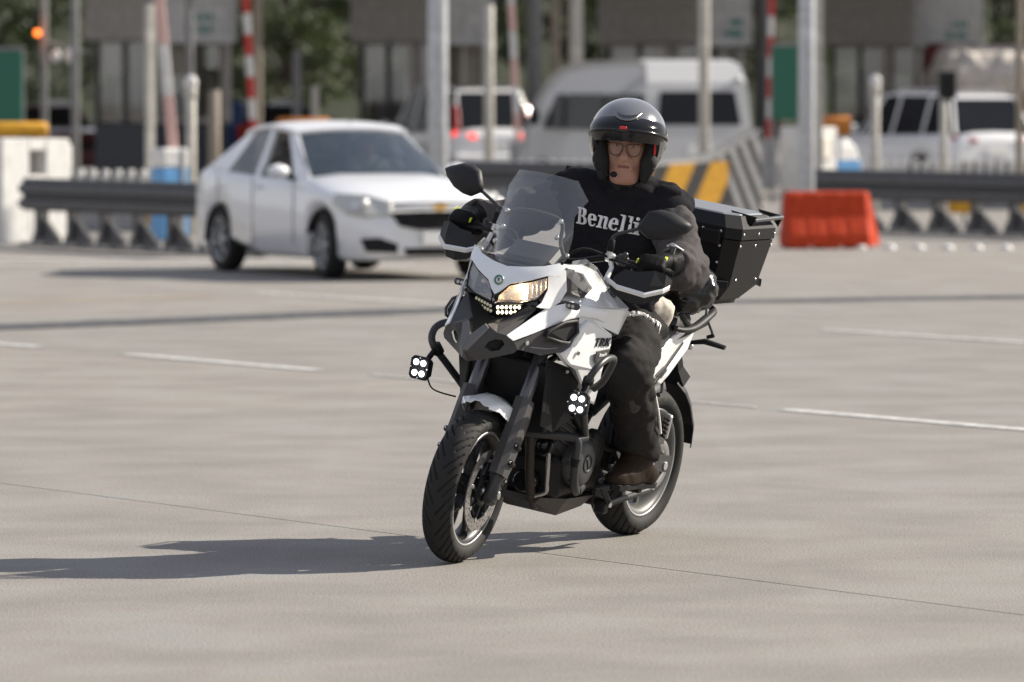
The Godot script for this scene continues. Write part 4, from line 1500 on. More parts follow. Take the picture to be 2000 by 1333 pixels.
# lays a text mesh on the surface of a garment
func lettering_on(parent: Node, called: String, text: String, size: float, font: String, fl: Flesh, at_: Vector3, n: Vector3, up: Vector3, m: Material, thick := 0.004, widen := 1.0, lift := 0.009) -> void:
	var tm := letters(text, size, 0.002, [font], true)
	var arr := tm.get_mesh_arrays()
	var vs: PackedVector3Array = arr[Mesh.ARRAY_VERTEX]
	var ix = arr[Mesh.ARRAY_INDEX]
	var bs := basis_of(n, up)
	var s := sh()
	var moved := PackedVector3Array()
	for v in vs:
		var q := at_ + bs.x * v.x * widen + bs.y * v.y + bs.z * 0.12
		for i in 24:
			var d := fl.value(q)
			if d < 0.0006: break
			q -= bs.z * maxf(d * 0.8, 0.0005)
		moved.append(q + bs.z * (lift if v.z > 0 else -thick))
	var t := PackedVector3Array()
	if ix != null and ix.size() > 0:
		for i in ix: t.append(moved[i])
	else:
		t = moved
	s.add(t, -1, false)
	part(parent, called, s, m)

func hand(body: Flesh, g0: Vector3, g1: Vector3, wrist: Vector3) -> Flesh:
	var f := flesh(130.0)
	var ax := (g1 - g0).normalized()
	var fwd := (Vector3(0, 0.15, 1) - ax * ax.dot(Vector3(0, 0.15, 1))).normalized()
	var up := fwd.cross(ax)
	if up.y < 0: up = -up
	var len := [0.88, 1.0, 0.95, 0.78]
	for i in 4:
		var c: Vector3 = g0 + ax * (0.03 + 0.0235 * i)
		var L: float = len[i]
		var kn: Vector3 = c + up * 0.030 + fwd * (0.018 + 0.008 * L)
		var m1: Vector3 = c + up * 0.008 + fwd * (0.034 + 0.012 * L)
		var m2: Vector3 = c - up * 0.020 + fwd * (0.028 * L)
		var tp: Vector3 = c - up * 0.030 + fwd * 0.004
		bone(f, kn, m1, 0.0125, 0.0118)
		bone(f, m1, m2, 0.0118, 0.011)
		bone(f, m2, tp, 0.011, 0.0095)
		bone(f, wrist.lerp(c, 0.35) + up * 0.012, kn, 0.020, 0.0140)
	var th: Vector3 = g0 + ax * 0.03
	bone(f, wrist.lerp(th, 0.4), th - up * 0.006 - fwd * 0.03, 0.022, 0.015)
	bone(f, th - up * 0.006 - fwd * 0.03, th - ax * 0.028 - up * 0.020 - fwd * 0.008, 0.014, 0.0125)
	bone(f, th - ax * 0.028 - up * 0.020 - fwd * 0.008, th - ax * 0.026 - up * 0.026 + fwd * 0.018, 0.012, 0.0105)
	bone(f, wrist, wrist.lerp(g0.lerp(g1, 0.45), 0.5) + up * 0.01, 0.036, 0.034)
	return f

func build_rider() -> void:
	var r := thing("person", "rider in a black jersey, grey trousers and raised modular helmet, seated on the motorcycle", "person", BX)
	var s: Sh
	var f: Flesh
	var shl := Vector3(0.18, 1.405, -1.01)
	var shr := Vector3(-0.20, 1.392, -0.95)
	var ell := Vector3(0.375, 1.205, -0.855)
	var elr := Vector3(-0.43, 1.22, -0.76)
	var g0l := ST * Vector3(0.338, 1.2315, -0.4555)
	var g1l := ST * Vector3(0.47, 1.223, -0.497)
	var g0r := ST * Vector3(-0.338, 1.2315, -0.4555)
	var g1r := ST * Vector3(-0.47, 1.223, -0.497)
	var wrl := g0l.lerp(g1l, 0.62) + Vector3(0.012, 0.030, -0.082)
	var wrr := g0r.lerp(g1r, 0.62) + Vector3(-0.012, 0.030, -0.082)
	var hd := Transform3D(Basis(Vector3.BACK, deg_to_rad(5.0)) * Basis(Vector3.UP, deg_to_rad(21.0)) * Basis(Vector3.RIGHT, deg_to_rad(2.0)), Vector3(0.017, 1.612, -0.915)).scaled_local(Vector3.ONE * 1.07)
	var hip := Vector3(0.11, 0.93, -1.07)
	var knee := Vector3(0.285, 0.79, -0.665)
	var ank := Vector3(0.245, 0.40, -0.985)
	# body under the clothes, one skin from head to foot
	var body := sh()
	f = flesh(50.0)
	for e in [1.0, -1.0]:
		var sx := Vector3(e, 1, 1)
		bone(f, Vector3(0.07 * e, 1.36, -0.985), Vector3(0.07 * e, 1.0, -1.03), 0.09, 0.085)
		bone(f, hip * sx, knee * sx, 0.075, 0.055)
		bone(f, knee * sx, ank * sx, 0.052, 0.036)
		bone(f, ank * sx, Vector3(0.225 * e, 0.33, -0.86), 0.036, 0.03)
		bone(f, Vector3(0.02, 1.44, -0.97), shl if e > 0 else shr, 0.05, 0.055)
		bone(f, shl if e > 0 else shr, ell if e > 0 else elr, 0.055, 0.045)
		bone(f, ell if e > 0 else elr, wrl if e > 0 else wrr, 0.042, 0.028)
	bone(f, Vector3(0, 0.95, -1.07), Vector3(0, 1.1, -1.02), 0.11, 0.10)
	bone(f, Vector3(0.015, 1.42, -0.965), hd * Vector3(0, -0.1, -0.03), 0.06, 0.056)
	nets(body, f, 0.02)
	# head
	f = flesh(120.0)
	for q in [[[0, 0.05, -0.02], [0, 0.03, -0.01], 0.086, 0.084], [[0, 0.045, 0.03], [0, 0.02, 0.036], 0.062, 0.058], [[-0.032, -0.012, 0.047], [-0.032, -0.03, 0.048], 0.034, 0.032], [[0.032, -0.012, 0.047], [0.032, -0.03, 0.048], 0.034, 0.032],
			[[-0.052, -0.045, 0.0], [-0.016, -0.095, 0.062], 0.030, 0.024], [[0.052, -0.045, 0.0], [0.016, -0.095, 0.062], 0.030, 0.024], [[-0.012, -0.098, 0.067], [0.012, -0.098, 0.067], 0.021, 0.021],
			[[0, -0.05, 0.06], [0, -0.08, 0.062], 0.034, 0.03], [[0, 0.018, 0.088], [0, -0.024, 0.111], 0.0085, 0.0135], [[-0.014, -0.031, 0.095], [0.014, -0.031, 0.095], 0.009, 0.009],
			[[-0.018, -0.054, 0.088], [0.018, -0.054, 0.088], 0.0075, 0.0075], [[-0.015, -0.066, 0.088], [0.015, -0.066, 0.088], 0.0085, 0.0085], [[-0.045, 0.034, 0.072], [-0.012, 0.036, 0.089], 0.009, 0.010], [[0.045, 0.034, 0.072], [0.012, 0.036, 0.089], 0.009, 0.010],
			[[-0.022, -0.105, 0.045], [0.022, -0.105, 0.045], 0.030, 0.030], [[0, -0.09, -0.02], [0, -0.15, -0.03], 0.054, 0.056]]:
		bone(f, hd * Vector3(q[0][0], q[0][1], q[0][2]), hd * Vector3(q[1][0], q[1][1], q[1][2]), q[2] * 1.07, q[3] * 1.07)
	var dents := [[hd * Vector3(-0.021, -0.0605, 0.099), hd * Vector3(0.0, -0.059, 0.1025), 0.0055], [hd * Vector3(0.021, -0.0605, 0.099), hd * Vector3(0.0, -0.059, 0.1025), 0.0055],
		[hd * Vector3(-0.031, 0.018, 0.098), hd * Vector3(-0.033, 0.018, 0.098), 0.0145], [hd * Vector3(0.031, 0.018, 0.098), hd * Vector3(0.033, 0.018, 0.098), 0.0145],
		[hd * Vector3(-0.026, -0.032, 0.103), hd * Vector3(-0.036, -0.058, 0.093), 0.0062], [hd * Vector3(0.026, -0.032, 0.103), hd * Vector3(0.036, -0.058, 0.093), 0.0062]]
	nets(body, f, 0.0045, 1, dents)
	part(r, "body", body, M.skin)
	for e in [1.0, -1.0]:
		s = sh()
		ball(s, hd * Vector3(0.032 * e, 0.017, 0.074), 0.0125, 14)
		var eye := part(r, "eye", s, M.eye)
		s = sh()
		ball(s, hd * Vector3(0.0315 * e, 0.0165, 0.0815), 0.0062, 10)
		part(eye, "iris", s, M.iris)
		s = sh()
		tube(s, [hd * Vector3(0.018 * e, 0.027, 0.087), hd * Vector3(0.033 * e, 0.0285, 0.0865), hd * Vector3(0.046 * e, 0.022, 0.078)], 0.0042, 6)
		part(eye, "eyelid", s, M.skin)
		s = sh()
		tube(s, [hd * Vector3(0.019 * e, 0.0215, 0.0885), hd * Vector3(0.033 * e, 0.0235, 0.0885), hd * Vector3(0.046 * e, 0.0175, 0.080)], 0.0018, 5)
		part(eye, "lashes", s, M.brow)
	s = sh()
	tube(s, smooth_path([hd * Vector3(-0.022, -0.0615, 0.0955), hd * Vector3(-0.01, -0.0595, 0.0995), hd * Vector3(0.0, -0.06, 0.1005), hd * Vector3(0.01, -0.0595, 0.0995), hd * Vector3(0.022, -0.0615, 0.0955)], 3), 0.0022, 6)
	part(r, "mouth", s, M.lip)
	for e in [1.0, -1.0]:
		s = sh()
		tube(s, smooth_path([hd * Vector3(0.014 * e, 0.032, 0.1), hd * Vector3(0.03 * e, 0.037, 0.097), hd * Vector3(0.048 * e, 0.031, 0.083)], 3), 0.0038, 6, 0.6)
		part(r, "eyebrow", s, M.brow)
	# ---------------- jersey
	f = flesh(42.0, 4, 0.017, 6.0, Vector3(0.8, 1.5, 1.0))
	bone(f, Vector3(0.085, 1.34, -0.99), Vector3(0.085, 1.02, -1.01), 0.125, 0.135)
	bone(f, Vector3(-0.09, 1.34, -0.965), Vector3(-0.085, 1.02, -1.00), 0.125, 0.135)
	bone(f, Vector3(0.0, 1.3, -0.935), Vector3(0.0, 1.03, -0.95), 0.10, 0.125)
	bone(f, Vector3(0.02, 1.435, -0.985), shl, 0.085, 0.092)
	bone(f, Vector3(0.0, 1.435, -0.975), shr, 0.085, 0.09)
	bone(f, Vector3(0.015, 1.43, -0.968), Vector3(0.02, 1.46, -0.958), 0.085, 0.07)
	bone(f, shl, shl.lerp(ell, 0.16), 0.093, 0.091)
	bone(f, shr, shr.lerp(elr, 0.16), 0.093, 0.091)
	f.cuts.append([Vector3(0, -1, 0), -0.955])
	s = sh()
	nets(s, f, 0.0105)
	var jersey := part(r, "jersey", s, M.jersey)
	lettering_on(jersey, "lettering", "Benelli", 0.088, "Droid Serif", f, Vector3(0.012, 1.318, -0.86), Vector3(0.12, 0.1, 1), Vector3(0.0, 1, 0), M.print_white, 0.004, 0.86)
	f = flesh(60.0, 17, 0.006, 12.0)
	bone(f, Vector3(0.018, 1.46, -0.955), hd * Vector3(0, -0.135, -0.012), 0.07, 0.062)
	s = sh()
	nets(s, f, 0.009)
	part(r, "collar", s, M.lining)
	# ---------------- jacket sleeves
	for e in [1.0, -1.0]:
		var a := shl if e > 0 else shr
		var c := ell if e > 0 else elr
		var w := wrl if e > 0 else wrr
		f = flesh(45.0, 6 + int(e), 0.014, 6.0, Vector3(1.0, 1.4, 1.0))
		bone(f, a, a.lerp(c, 0.5), 0.084, 0.082)
		bone(f, a.lerp(c, 0.5), c, 0.082, 0.078)
		bone(f, c, c.lerp(w, 0.5), 0.08, 0.072)
		bone(f, c.lerp(w, 0.5), w, 0.072, 0.055)
		bone(f, c + Vector3(0.01 * e, -0.015, -0.01), c.lerp(w, 0.3) + Vector3(0.0, -0.02, 0), 0.075, 0.068)
		var d := (w - c).normalized()
		f.cuts.append([d, d.dot(c.lerp(w, 0.86))])
		s = sh()
		nets(s, f, 0.0105)
		var sl := part(r, "jacket_sleeve", s, M.jacket)
		var el := flesh(60.0)
		bone(el, c + Vector3(0.016 * e, -0.02, -0.012), c.lerp(w, 0.34) + Vector3(0.012 * e, -0.024, 0), 0.07, 0.062)
		s = sh()
		nets(s, el, 0.012)
		part(sl, "elbow_patch", s, M.patch)
		if e > 0:
			s = sh()
			box(s, Vector3(0.035, 0.004, 0.05), Transform3D(basis_of(d, Vector3(0.3, 0.8, 0)), c.lerp(w, 0.72) + Vector3(0.012, 0.064, 0.0)), 0.001)
			part(sl, "reflective_tab", s, M.print_white)
			lettering_on(sl, "lettering", "REV'IT!", 0.022, "Droid Sans", f, c.lerp(w, 0.55) + Vector3(-0.02, 0.05, 0), Vector3(-0.25, 0.75, 0.6), Vector3(0.4, 0.6, -0.6), M.print_grey)
		# gloves
		var g0 := g0l if e > 0 else g0r
		var g1 := g1l if e > 0 else g1r
		f = hand(null, g0, g1, w)
		s = sh()
		nets(s, f, 0.0048)
		var gl := part(r, "glove", s, M.glove)
		var cf := flesh(60.0, 12, 0.004, 14.0)
		bone(cf, c.lerp(w, 0.72), w.lerp(g0.lerp(g1, 0.6), 0.12), 0.063, 0.044)
		cf.cuts.append([-d, (-d).dot(c.lerp(w, 0.74))])
		s = sh()
		nets(s, cf, 0.009)
		part(gl, "cuff", s, M.glove)
		s = sh()
		var ax := (g1 - g0).normalized()
		box(s, Vector3(0.028, 0.004, 0.012), Transform3D(basis_of(ax, Vector3(0, 0.8, 0.5)), g0.lerp(g1, 0.85) + Vector3(0, 0.052, 0.012)), 0.001)
		part(gl, "yellow_mark", s, M.neon)
		s = sh()
		box(s, Vector3(0.02, 0.005, 0.012), Transform3D(Basis(Vector3.BACK, 1.3), g0 + ax * 0.022 + Vector3(0, 0.022, 0.042)), 0.001)
		part(gl, "finger_mark", s, M.neon)
		s = sh()
		box(s, Vector3(0.05, 0.012, 0.02), Transform3D(basis_of(ax, Vector3(0, 0.8, 0.5)), w + Vector3(0, 0.044, -0.005)), 0.003)
		part(gl, "wrist_strap", s, M.black)
	# ---------------- trousers and boots
	f = flesh(40.0, 9, 0.013, 5.5, Vector3(1.0, 1.5, 1.0))
	for e in [1.0, -1.0]:
		var sx := Vector3(e, 1, 1)
		bone(f, Vector3(0, 0.95, -1.09), hip * sx, 0.115, 0.11)
		bone(f, hip * sx, (hip * sx).lerp(knee * sx, 0.55), 0.11, 0.102)
		bone(f, (hip * sx).lerp(knee * sx, 0.55), knee * sx, 0.102, 0.09)
		bone(f, knee * sx, (knee.lerp(ank, 0.4) + Vector3(0, 0, -0.02)) * sx, 0.09, 0.08)
		bone(f, (knee.lerp(ank, 0.4) + Vector3(0, 0, -0.02)) * sx, (knee.lerp(ank, 0.92) + Vector3(0, 0, -0.012)) * sx, 0.08, 0.097)
		bone(f, (knee + Vector3(0.0, -0.02, 0.012)) * sx, knee.lerp(ank, 0.2) * sx + Vector3(0, 0.0, 0.012), 0.08, 0.064)
	f.cuts.append([Vector3(0, -0.97, 0.24).normalized(), Vector3(0, -0.97, 0.24).normalized().dot(Vector3(0.24, 0.412, -0.95))])
	f.cuts.append([Vector3(0, 1, 0), 1.03])
	s = sh()
	nets(s, f, 0.0115)
	var tr := part(r, "trousers", s, M.trousers)
	lettering_on(tr, "lettering", "REV'IT!", 0.046, "Droid Sans", f, Vector3(0.225, 0.965, -0.9), Vector3(0.45, 0.9, 0.1), Vector3(-0.5, 0.35, -0.8), M.print_white)
	for e in [1.0, -1.0]:
		var sx := Vector3(e, 1, 1)
		s = sh()
		tube(s, smooth_path([(knee.lerp(ank, 0.25) + Vector3(0.07, 0.0, -0.085)) * sx, (knee.lerp(ank, 0.45) + Vector3(0.085, 0, -0.07)) * sx, (knee.lerp(ank, 0.68) + Vector3(0.088, 0, -0.062)) * sx], 4), 0.005, 6)
		part(tr, "reflective_piping", s, M.print_white)
		f = flesh(60.0, 23, 0.004, 7.0)
		bone(f, (knee + Vector3(0.012, 0.0, 0.018)) * sx, (knee.lerp(ank, 0.3) + Vector3(0.012, 0.0, 0.008)) * sx, 0.082, 0.074)
		s = sh()
		nets(s, f, 0.0115)
		part(tr, "knee_panel", s, M.knee)
		f = flesh(70.0, 3, 0.004, 9.0)
		bone(f, (ank + Vector3(0.012, 0.10, 0.06)) * sx, ank * sx, 0.06, 0.053)
		bone(f, ank * sx, Vector3(0.262 * e, 0.335, -1.06), 0.05, 0.042)
		bone(f, ank * sx, Vector3(0.235 * e, 0.345, -0.90), 0.05, 0.042)
		bone(f, Vector3(0.235 * e, 0.338, -0.92), Vector3(0.228 * e, 0.322, -0.83), 0.043, 0.031)
		bone(f, Vector3(0.255 * e, 0.325, -1.05), Vector3(0.235 * e, 0.32, -0.86), 0.042, 0.038)
		f.cuts.append([Vector3(0, -1, 0), -0.303])
		s = sh()
		nets(s, f, 0.008)
		var bo := part(r, "boot", s, M.boot)
		s = sh()
		var sole := PackedVector3Array()
		var ol := [[0.215, -0.80], [0.24, -0.795], [0.266, -0.82], [0.278, -0.87], [0.278, -0.95], [0.287, -1.0], [0.30, -1.07], [0.29, -1.108], [0.26, -1.112], [0.232, -1.09], [0.222, -1.02], [0.205, -0.95], [0.186, -0.88], [0.192, -0.83]]
		for q in ol: sole.append(Vector3(q[0] * e, 0.306, q[1]))
		plate(s, sole, 0.024, 0.004, Vector3.UP)
		part(bo, "sole", s, M.rubber)
		s = sh()
		tube(s, smooth_path([Vector3(0.30 * e, 0.395, -1.03), Vector3(0.297 * e, 0.40, -0.97), Vector3(0.27 * e, 0.405, -0.925), Vector3(0.235 * e, 0.405, -0.915)], 3), 0.012, 8, 0.5)
		part(bo, "buckle_strap", s, M.dark)
		s = sh()
		ball(s, Vector3(0.304 * e, 0.392, -1.01), 0.012, 10, Vector3(0.5, 1, 1))
		part(bo, "buckle", s, M.silver)
	# pale shirt tail showing at the hip
	f = flesh(60.0, 21, 0.010, 9.0)
	bone(f, Vector3(0.15, 1.0, -1.02), Vector3(0.20, 0.985, -1.08), 0.05, 0.05)
	bone(f, Vector3(0.19, 0.99, -1.07), Vector3(0.215, 0.90, -1.08), 0.046, 0.022)
	bone(f, Vector3(0.14, 0.99, -0.99), Vector3(0.17, 0.965, -1.0), 0.04, 0.035)
	s = sh()
	nets(s, f, 0.009)
	part(r, "shirt_tail", s, M.cream)
	build_helmet(r, hd)

func egg(th: float, ph: float, grow := 1.0) -> Vector3:
	# point of the helmet shell; th from the crown down, ph from the front round
	var y := cos(th)
	var h := sin(th)
	var rx := 0.135
	var rz := 0.163 if cos(ph) > 0 else 0.158
	var low := 1.0
	if y < 0:
		low = 1.0 - 0.16 * y * y
	return Vector3(sin(ph) * h * rx * grow * low, 0.052 + y * (0.128 if y > 0 else 0.185) * grow, cos(ph) * h * rz * grow * low - 0.012)

func build_helmet(r: Node, hd: Transform3D) -> void:
	var H := node(r, "helmet", hd)
	var s := sh()
	var rows := []
	for i in 13:
		var th := 0.02 + 1.52 * i / 12.0
		var row := PackedVector3Array()
		for j in 41: row.append(egg(th, PI + TAU * j / 40.0))
		rows.append(row)
	patch(s, rows, -0.008, 1)
	var shell := part(H, "shell", s, M.helmet_dome)
	s = sh()
	rows = []
	for i in 12:
		var th := 1.50 + 0.95 * i / 11.0
		var row := PackedVector3Array()
		var edge := deg_to_rad(57.0 + 4.0 * sin(PI * i / 11.0))
		for j in 33: row.append(egg(th, edge + (TAU - 2 * edge) * j / 32.0))
		rows.append(row)
	patch(s, rows, -0.012, 1)
	part(shell, "lower_shell", s, M.helmet)
	# padding inside
	s = sh()
	rows = []
	for i in 14:
		var th := 0.05 + 2.3 * i / 13.0
		var row := PackedVector3Array()
		var edge := deg_to_rad(60.0) if th > 1.25 else 0.0
		for j in 25: row.append(egg(th, edge + (TAU - 2 * edge) * j / 24.0, 0.93))
		rows.append(row)
	patch(s, rows, -0.008, 1)
	part(H, "lining", s, M.lining)
	for e in [1.0, -1.0]:
		var f := flesh(80.0)
		bone(f, Vector3(0.092 * e, 0.03, 0.054), Vector3(0.089 * e, -0.04, 0.064), 0.017, 0.023)
		bone(f, Vector3(0.089 * e, -0.04, 0.064), Vector3(0.078 * e, -0.10, 0.054), 0.024, 0.02)
		s = sh()
		nets(s, f, 0.007)
		var pad := part(H, "cheek_pad", s, M.lining)
		s = sh()
		ball(s, Vector3(0.108 * e, -0.05, 0.081), 0.006, 8, Vector3(0.6, 1.7, 0.5))
		part(pad, "clip", s, M.alu)
		# edge of the shell beside the face
		s = sh()
		var pts := []
		for i in 9:
			var th := 1.50 + 0.95 * i / 8.0
			pts.append(egg(th, deg_to_rad(57.0 + 4.0 * sin(PI * i / 8.0)) * e, 0.985))
		tube(s, pts, 0.0075, 8)
		part(H, "edge_trim", s, M.black_gloss)
		s = sh()
		box(s, Vector3(0.006, 0.045, 0.008), Transform3D(Basis(Vector3.UP, 0.7 * e), egg(1.78, deg_to_rad(55.0) * e, 1.01)), 0.002)
		if e > 0: part(H, "red_latch", s, M.red)
		s = sh()
		lathe(s, [[0.03, 0.0], [0.028, 0.007], [0.02, 0.01], [0.0001, 0.01]], 20, Transform3D(Basis(Vector3(0, 0, 1), Vector3(e, 0, 0), Vector3(0, e, 0)), Vector3(0.134 * e, 0.03, -0.005)))
		part(H, "pivot_cover", s, M.helmet)
	# raised chin bar with the visor
	s = sh()
	rows = []
	for q in [[0.086, 0.085, 1.20], [0.096, 0.082, 1.225], [0.106, 0.075, 1.215], [0.117, 0.066, 1.17], [0.126, 0.06, 1.11], [0.132, 0.056, 1.04]]:
		var row := PackedVector3Array()
		for j in 29:
			var u := -1.0 + j / 14.0
			var ph := u * deg_to_rad(96.0)
			var y: float = q[0] - q[1] * u * u * 0.62
			var c := clampf((y - 0.052) / 0.128, -1.0, 0.97)
			var p := egg(acos(c), ph, lerpf(q[2], 1.035, u * u))
			row.append(Vector3(p.x, y, p.z))
		rows.append(row)
	patch(s, rows, -0.006, 1)
	var cb := part(H, "chin_bar", s, M.visor)
	s = sh()
	var lip := PackedVector3Array()
	for j in 29: lip.append(rows[0][j] + Vector3(0, -0.002, 0.001))
	tube(s, lip, 0.006, 8)
	part(cb, "lip", s, M.black_gloss)
	s = sh()
	var inner := []
	for q in [[0.0, 0.0], [0.3, -0.016], [0.7, -0.036], [1.0, -0.046]]:
		var row := PackedVector3Array()
		for j in 29:
			var a: Vector3 = rows[0][j]
			var u := -1.0 + j / 14.0
			var p := egg(acos(clampf((a.y - 0.052) / 0.128, -1, 0.9)), u * deg_to_rad(92.0), lerpf(1.12, 1.02, absf(u)))
			row.append(Vector3(lerpf(a.x, p.x, q[0]), a.y + q[1] * (1.0 - 0.55 * u * u), lerpf(a.z, p.z, q[0])))
		inner.append(row)
	patch(s, inner, 0.003, 1)
	part(cb, "underside", s, M.black_gloss)
	s = sh()
	box(s, Vector3(0.028, 0.011, 0.008), Transform3D(Basis(Vector3.RIGHT, -0.25), Vector3(-0.004, 0.092, 0.196)), 0.003)
	part(cb, "red_button", s, M.red)
	# vent on the crown of the bar
	s = sh()
	var vn := []
	for q in [[-0.05, 0.142, 1.06], [-0.036, 0.128, 1.13], [-0.018, 0.12, 1.17], [0, 0.118, 1.18], [0.018, 0.12, 1.17], [0.036, 0.128, 1.13], [0.05, 0.142, 1.06]]:
		var c := clampf((q[1] - 0.052) / 0.128, -1.0, 0.97)
		var p := egg(acos(c), 0.0, q[2])
		vn.append(Vector3(q[0], q[1], sqrt(maxf(0.0, p.z * p.z - q[0] * q[0] * 1.2))))
	tube(s, smooth_path(vn, 3), 0.0055, 8)
	part(cb, "vent_frame", s, M.steel_dark)
	s = sh()
	var vp := []
	for q in vn: vp.append(q + Vector3(0, 0.004, -0.002))
	plate(s, vp, 0.01, 0.0, Vector3(0, 0.6, 1))
	part(cb, "vent", s, M.black_gloss)
	# microphone
	s = sh()
	tube(s, smooth_path([[-0.09, -0.085, 0.085], [-0.07, -0.092, 0.112], [-0.045, -0.09, 0.122]], 4), 0.0028, 6)
	var mb := part(H, "microphone_boom", s, M.black)
	s = sh()
	ball(s, Vector3(-0.032, -0.088, 0.124), 0.0115, 12, Vector3(1.2, 1, 1))
	part(mb, "microphone", s, M.rubber)
	s = sh()
	tube(s, smooth_path([[-0.085, -0.10, 0.03], [-0.04, -0.125, 0.06], [0.0, -0.132, 0.068], [0.04, -0.125, 0.06], [0.085, -0.10, 0.03]], 3), 0.008, 8, 0.5)
	part(H, "chin_strap", s, M.black)
	# spectacles
	var sp := node(r, "spectacles", hd)
	for e in [1.0, -1.0]:
		s = sh()
		var loop := []
		for q in [[0.010, 0.022], [0.030, 0.027], [0.052, 0.025], [0.059, 0.016], [0.056, -0.004], [0.045, -0.016], [0.028, -0.018], [0.014, -0.008], [0.009, 0.008]]:
			loop.append(Vector3(q[0] * e, q[1], 0.113 - q[0] * q[0] * 5.5))
		var lp := smooth_path(loop, 3, true)
		tube(s, lp, 0.0027, 6, 1.0, true)
		part(sp, "rim", s, M.horn_rim)
		s = sh()
		plate(s, lp, 0.001, 0.0, Vector3(0, 0, 1))
		part(sp, "lens", s, M.lens_tint)
		s = sh()
		tube(s, [Vector3(0.059 * e, 0.02, 0.094), Vector3(0.075 * e, 0.018, 0.06), Vector3(0.082 * e, 0.015, 0.0)], 0.002, 6)
		part(sp, "temple", s, M.horn_rim)
	s = sh()
	tube(s, smooth_path([[-0.0095, 0.014, 0.1125], [0, 0.019, 0.115], [0.0095, 0.014, 0.1125]], 4), 0.002, 6)
	part(sp, "bridge", s, M.horn_rim)

func build_bag() -> void:
	var b := thing("duffel_bag", "black glossy roll bag strapped across the seat behind the rider", "bag", BX)
	var f := flesh(60.0, 31, 0.016, 7.0, Vector3(0.8, 1.4, 1.0))
	bone(f, Vector3(-0.20, 1.065, -1.39), Vector3(0.185, 1.065, -1.39), 0.10, 0.10)
	bone(f, Vector3(-0.20, 1.04, -1.33), Vector3(0.17, 1.04, -1.33), 0.085, 0.085)
	bone(f, Vector3(0.19, 1.09, -1.37), Vector3(0.225, 1.07, -1.37), 0.07, 0.055)
	var s := sh()
	nets(s, f, 0.009)
	part(b, "bag_body", s, M.pvc)
	for x in [-0.12, 0.12]:
		s = sh()
		var pts := []
		for k in 20:
			var a := TAU * k / 20
			pts.append(Vector3(x, 1.055 + sin(a) * 0.112, -1.37 + cos(a) * 0.135))
		tube(s, pts, 0.014, 6, 0.25, true)
		part(b, "strap", s, M.black)
	s = sh()
	tube(s, smooth_path([[0.165, 1.07, -1.28], [0.175, 0.99, -1.30], [0.178, 0.925, -1.38], [0.18, 0.90, -1.43]], 4), 0.014, 8, 0.3)
	part(b, "lashing_strap", s, M.black)
	s = sh()
	tube(s, smooth_path([[0.16, 0.965, -1.60], [0.165, 0.92, -1.62], [0.185, 0.87, -1.64], [0.18, 0.86, -1.64]], 4), 0.007, 8, 0.3)
	var st := part(b, "loose_strap", s, M.black)
	s = sh()
	box(s, Vector3(0.035, 0.016, 0.012), Transform3D(Basis(Vector3.BACK, 0.4), Vector3(0.18, 0.855, -1.64)), 0.003)
	part(st, "buckle", s, M.black)
	s = sh()
	box(s, Vector3(0.012, 0.035, 0.008), Transform3D(Basis(), Vector3(0.163, 0.945, -1.60)), 0.002)
	part(st, "clasp", s, M.steel)

func rider_materials() -> void:
	M.skin = weather(mat(0.43, 0.225, 0.16, 0.5), tex(speckle(45, 256, 0.05, 4, 0.86, 1.04)), bumps(46, 256, 0.2, 4.0, 3), 14.0, 0.35)
	M.skin.subsurf_scatter_enabled = true
	M.skin.subsurf_scatter_strength = 0.12
	M.lip = mat(0.22, 0.08, 0.07, 0.6)
	M.brow = mat(0.16, 0.12, 0.10, 0.8)
	M.eye = mat(0.55, 0.52, 0.5, 0.25)
	M.iris = mat(0.05, 0.06, 0.06, 0.15)
	var weave := bumps(41, 256, 0.25, 6.0, 2)
	var tone := tex(speckle(42, 256, 0.03, 4, 0.82, 1.0))
	M.jersey = weather(mat(0.02, 0.0195, 0.023, 0.85), tone, weave, 6.0, 0.25)
	M.jacket = weather(mat(0.085, 0.078, 0.079, 0.8), tone, weave, 7.0, 0.4)
	M.patch = weather(mat(0.06, 0.058, 0.056, 0.55), tone, weave, 9.0, 0.2)
	M.trousers = weather(mat(0.034, 0.032, 0.031, 0.82), tone, weave, 7.0, 0.4)
	M.knee = weather(mat(0.042, 0.040, 0.039, 0.6), tone, weave, 5.0, 0.5)
	M.glove = weather(mat(0.012, 0.012, 0.012, 0.45), tone, weave, 9.0, 0.4)
	M.boot = weather(mat(0.042, 0.029, 0.021, 0.42), tone, weave, 8.0, 0.4)
	M.cream = weather(mat(0.66, 0.60, 0.53, 0.85), tone, weave, 7.0, 0.3)
	for k in ["jersey", "jacket", "patch", "trousers", "glove", "boot", "cream"]: M[k].metallic_specular = 0.18
	M.print_white = mat(0.75, 0.73, 0.72, 0.6)
	M.print_grey = mat(0.5, 0.48, 0.5, 0.6)
	M.neon = mat(0.62, 0.68, 0.04, 0.6)
	M.helmet = mat(0.02, 0.021, 0.024, 0.12, 0.0, 1.0)
	M.helmet_dome = mat(0.15, 0.155, 0.165, 0.2, 0.2, 1.0)
	M.visor = mat(0.01, 0.01, 0.012, 0.12)
	M.visor.metallic_specular = 0.4
	M.lining = mat(0.010, 0.010, 0.010, 0.85)
	M.red = mat(0.5, 0.01, 0.015, 0.35)
	M.horn_rim = mat(0.10, 0.055, 0.03, 0.3)
	M.lens_tint = glass(0.35, 0.28, 0.22, 0.08)
	M.lens_tint.metallic_specular = 0.25
	M.pvc = mat(0.011, 0.011, 0.012, 0.22)

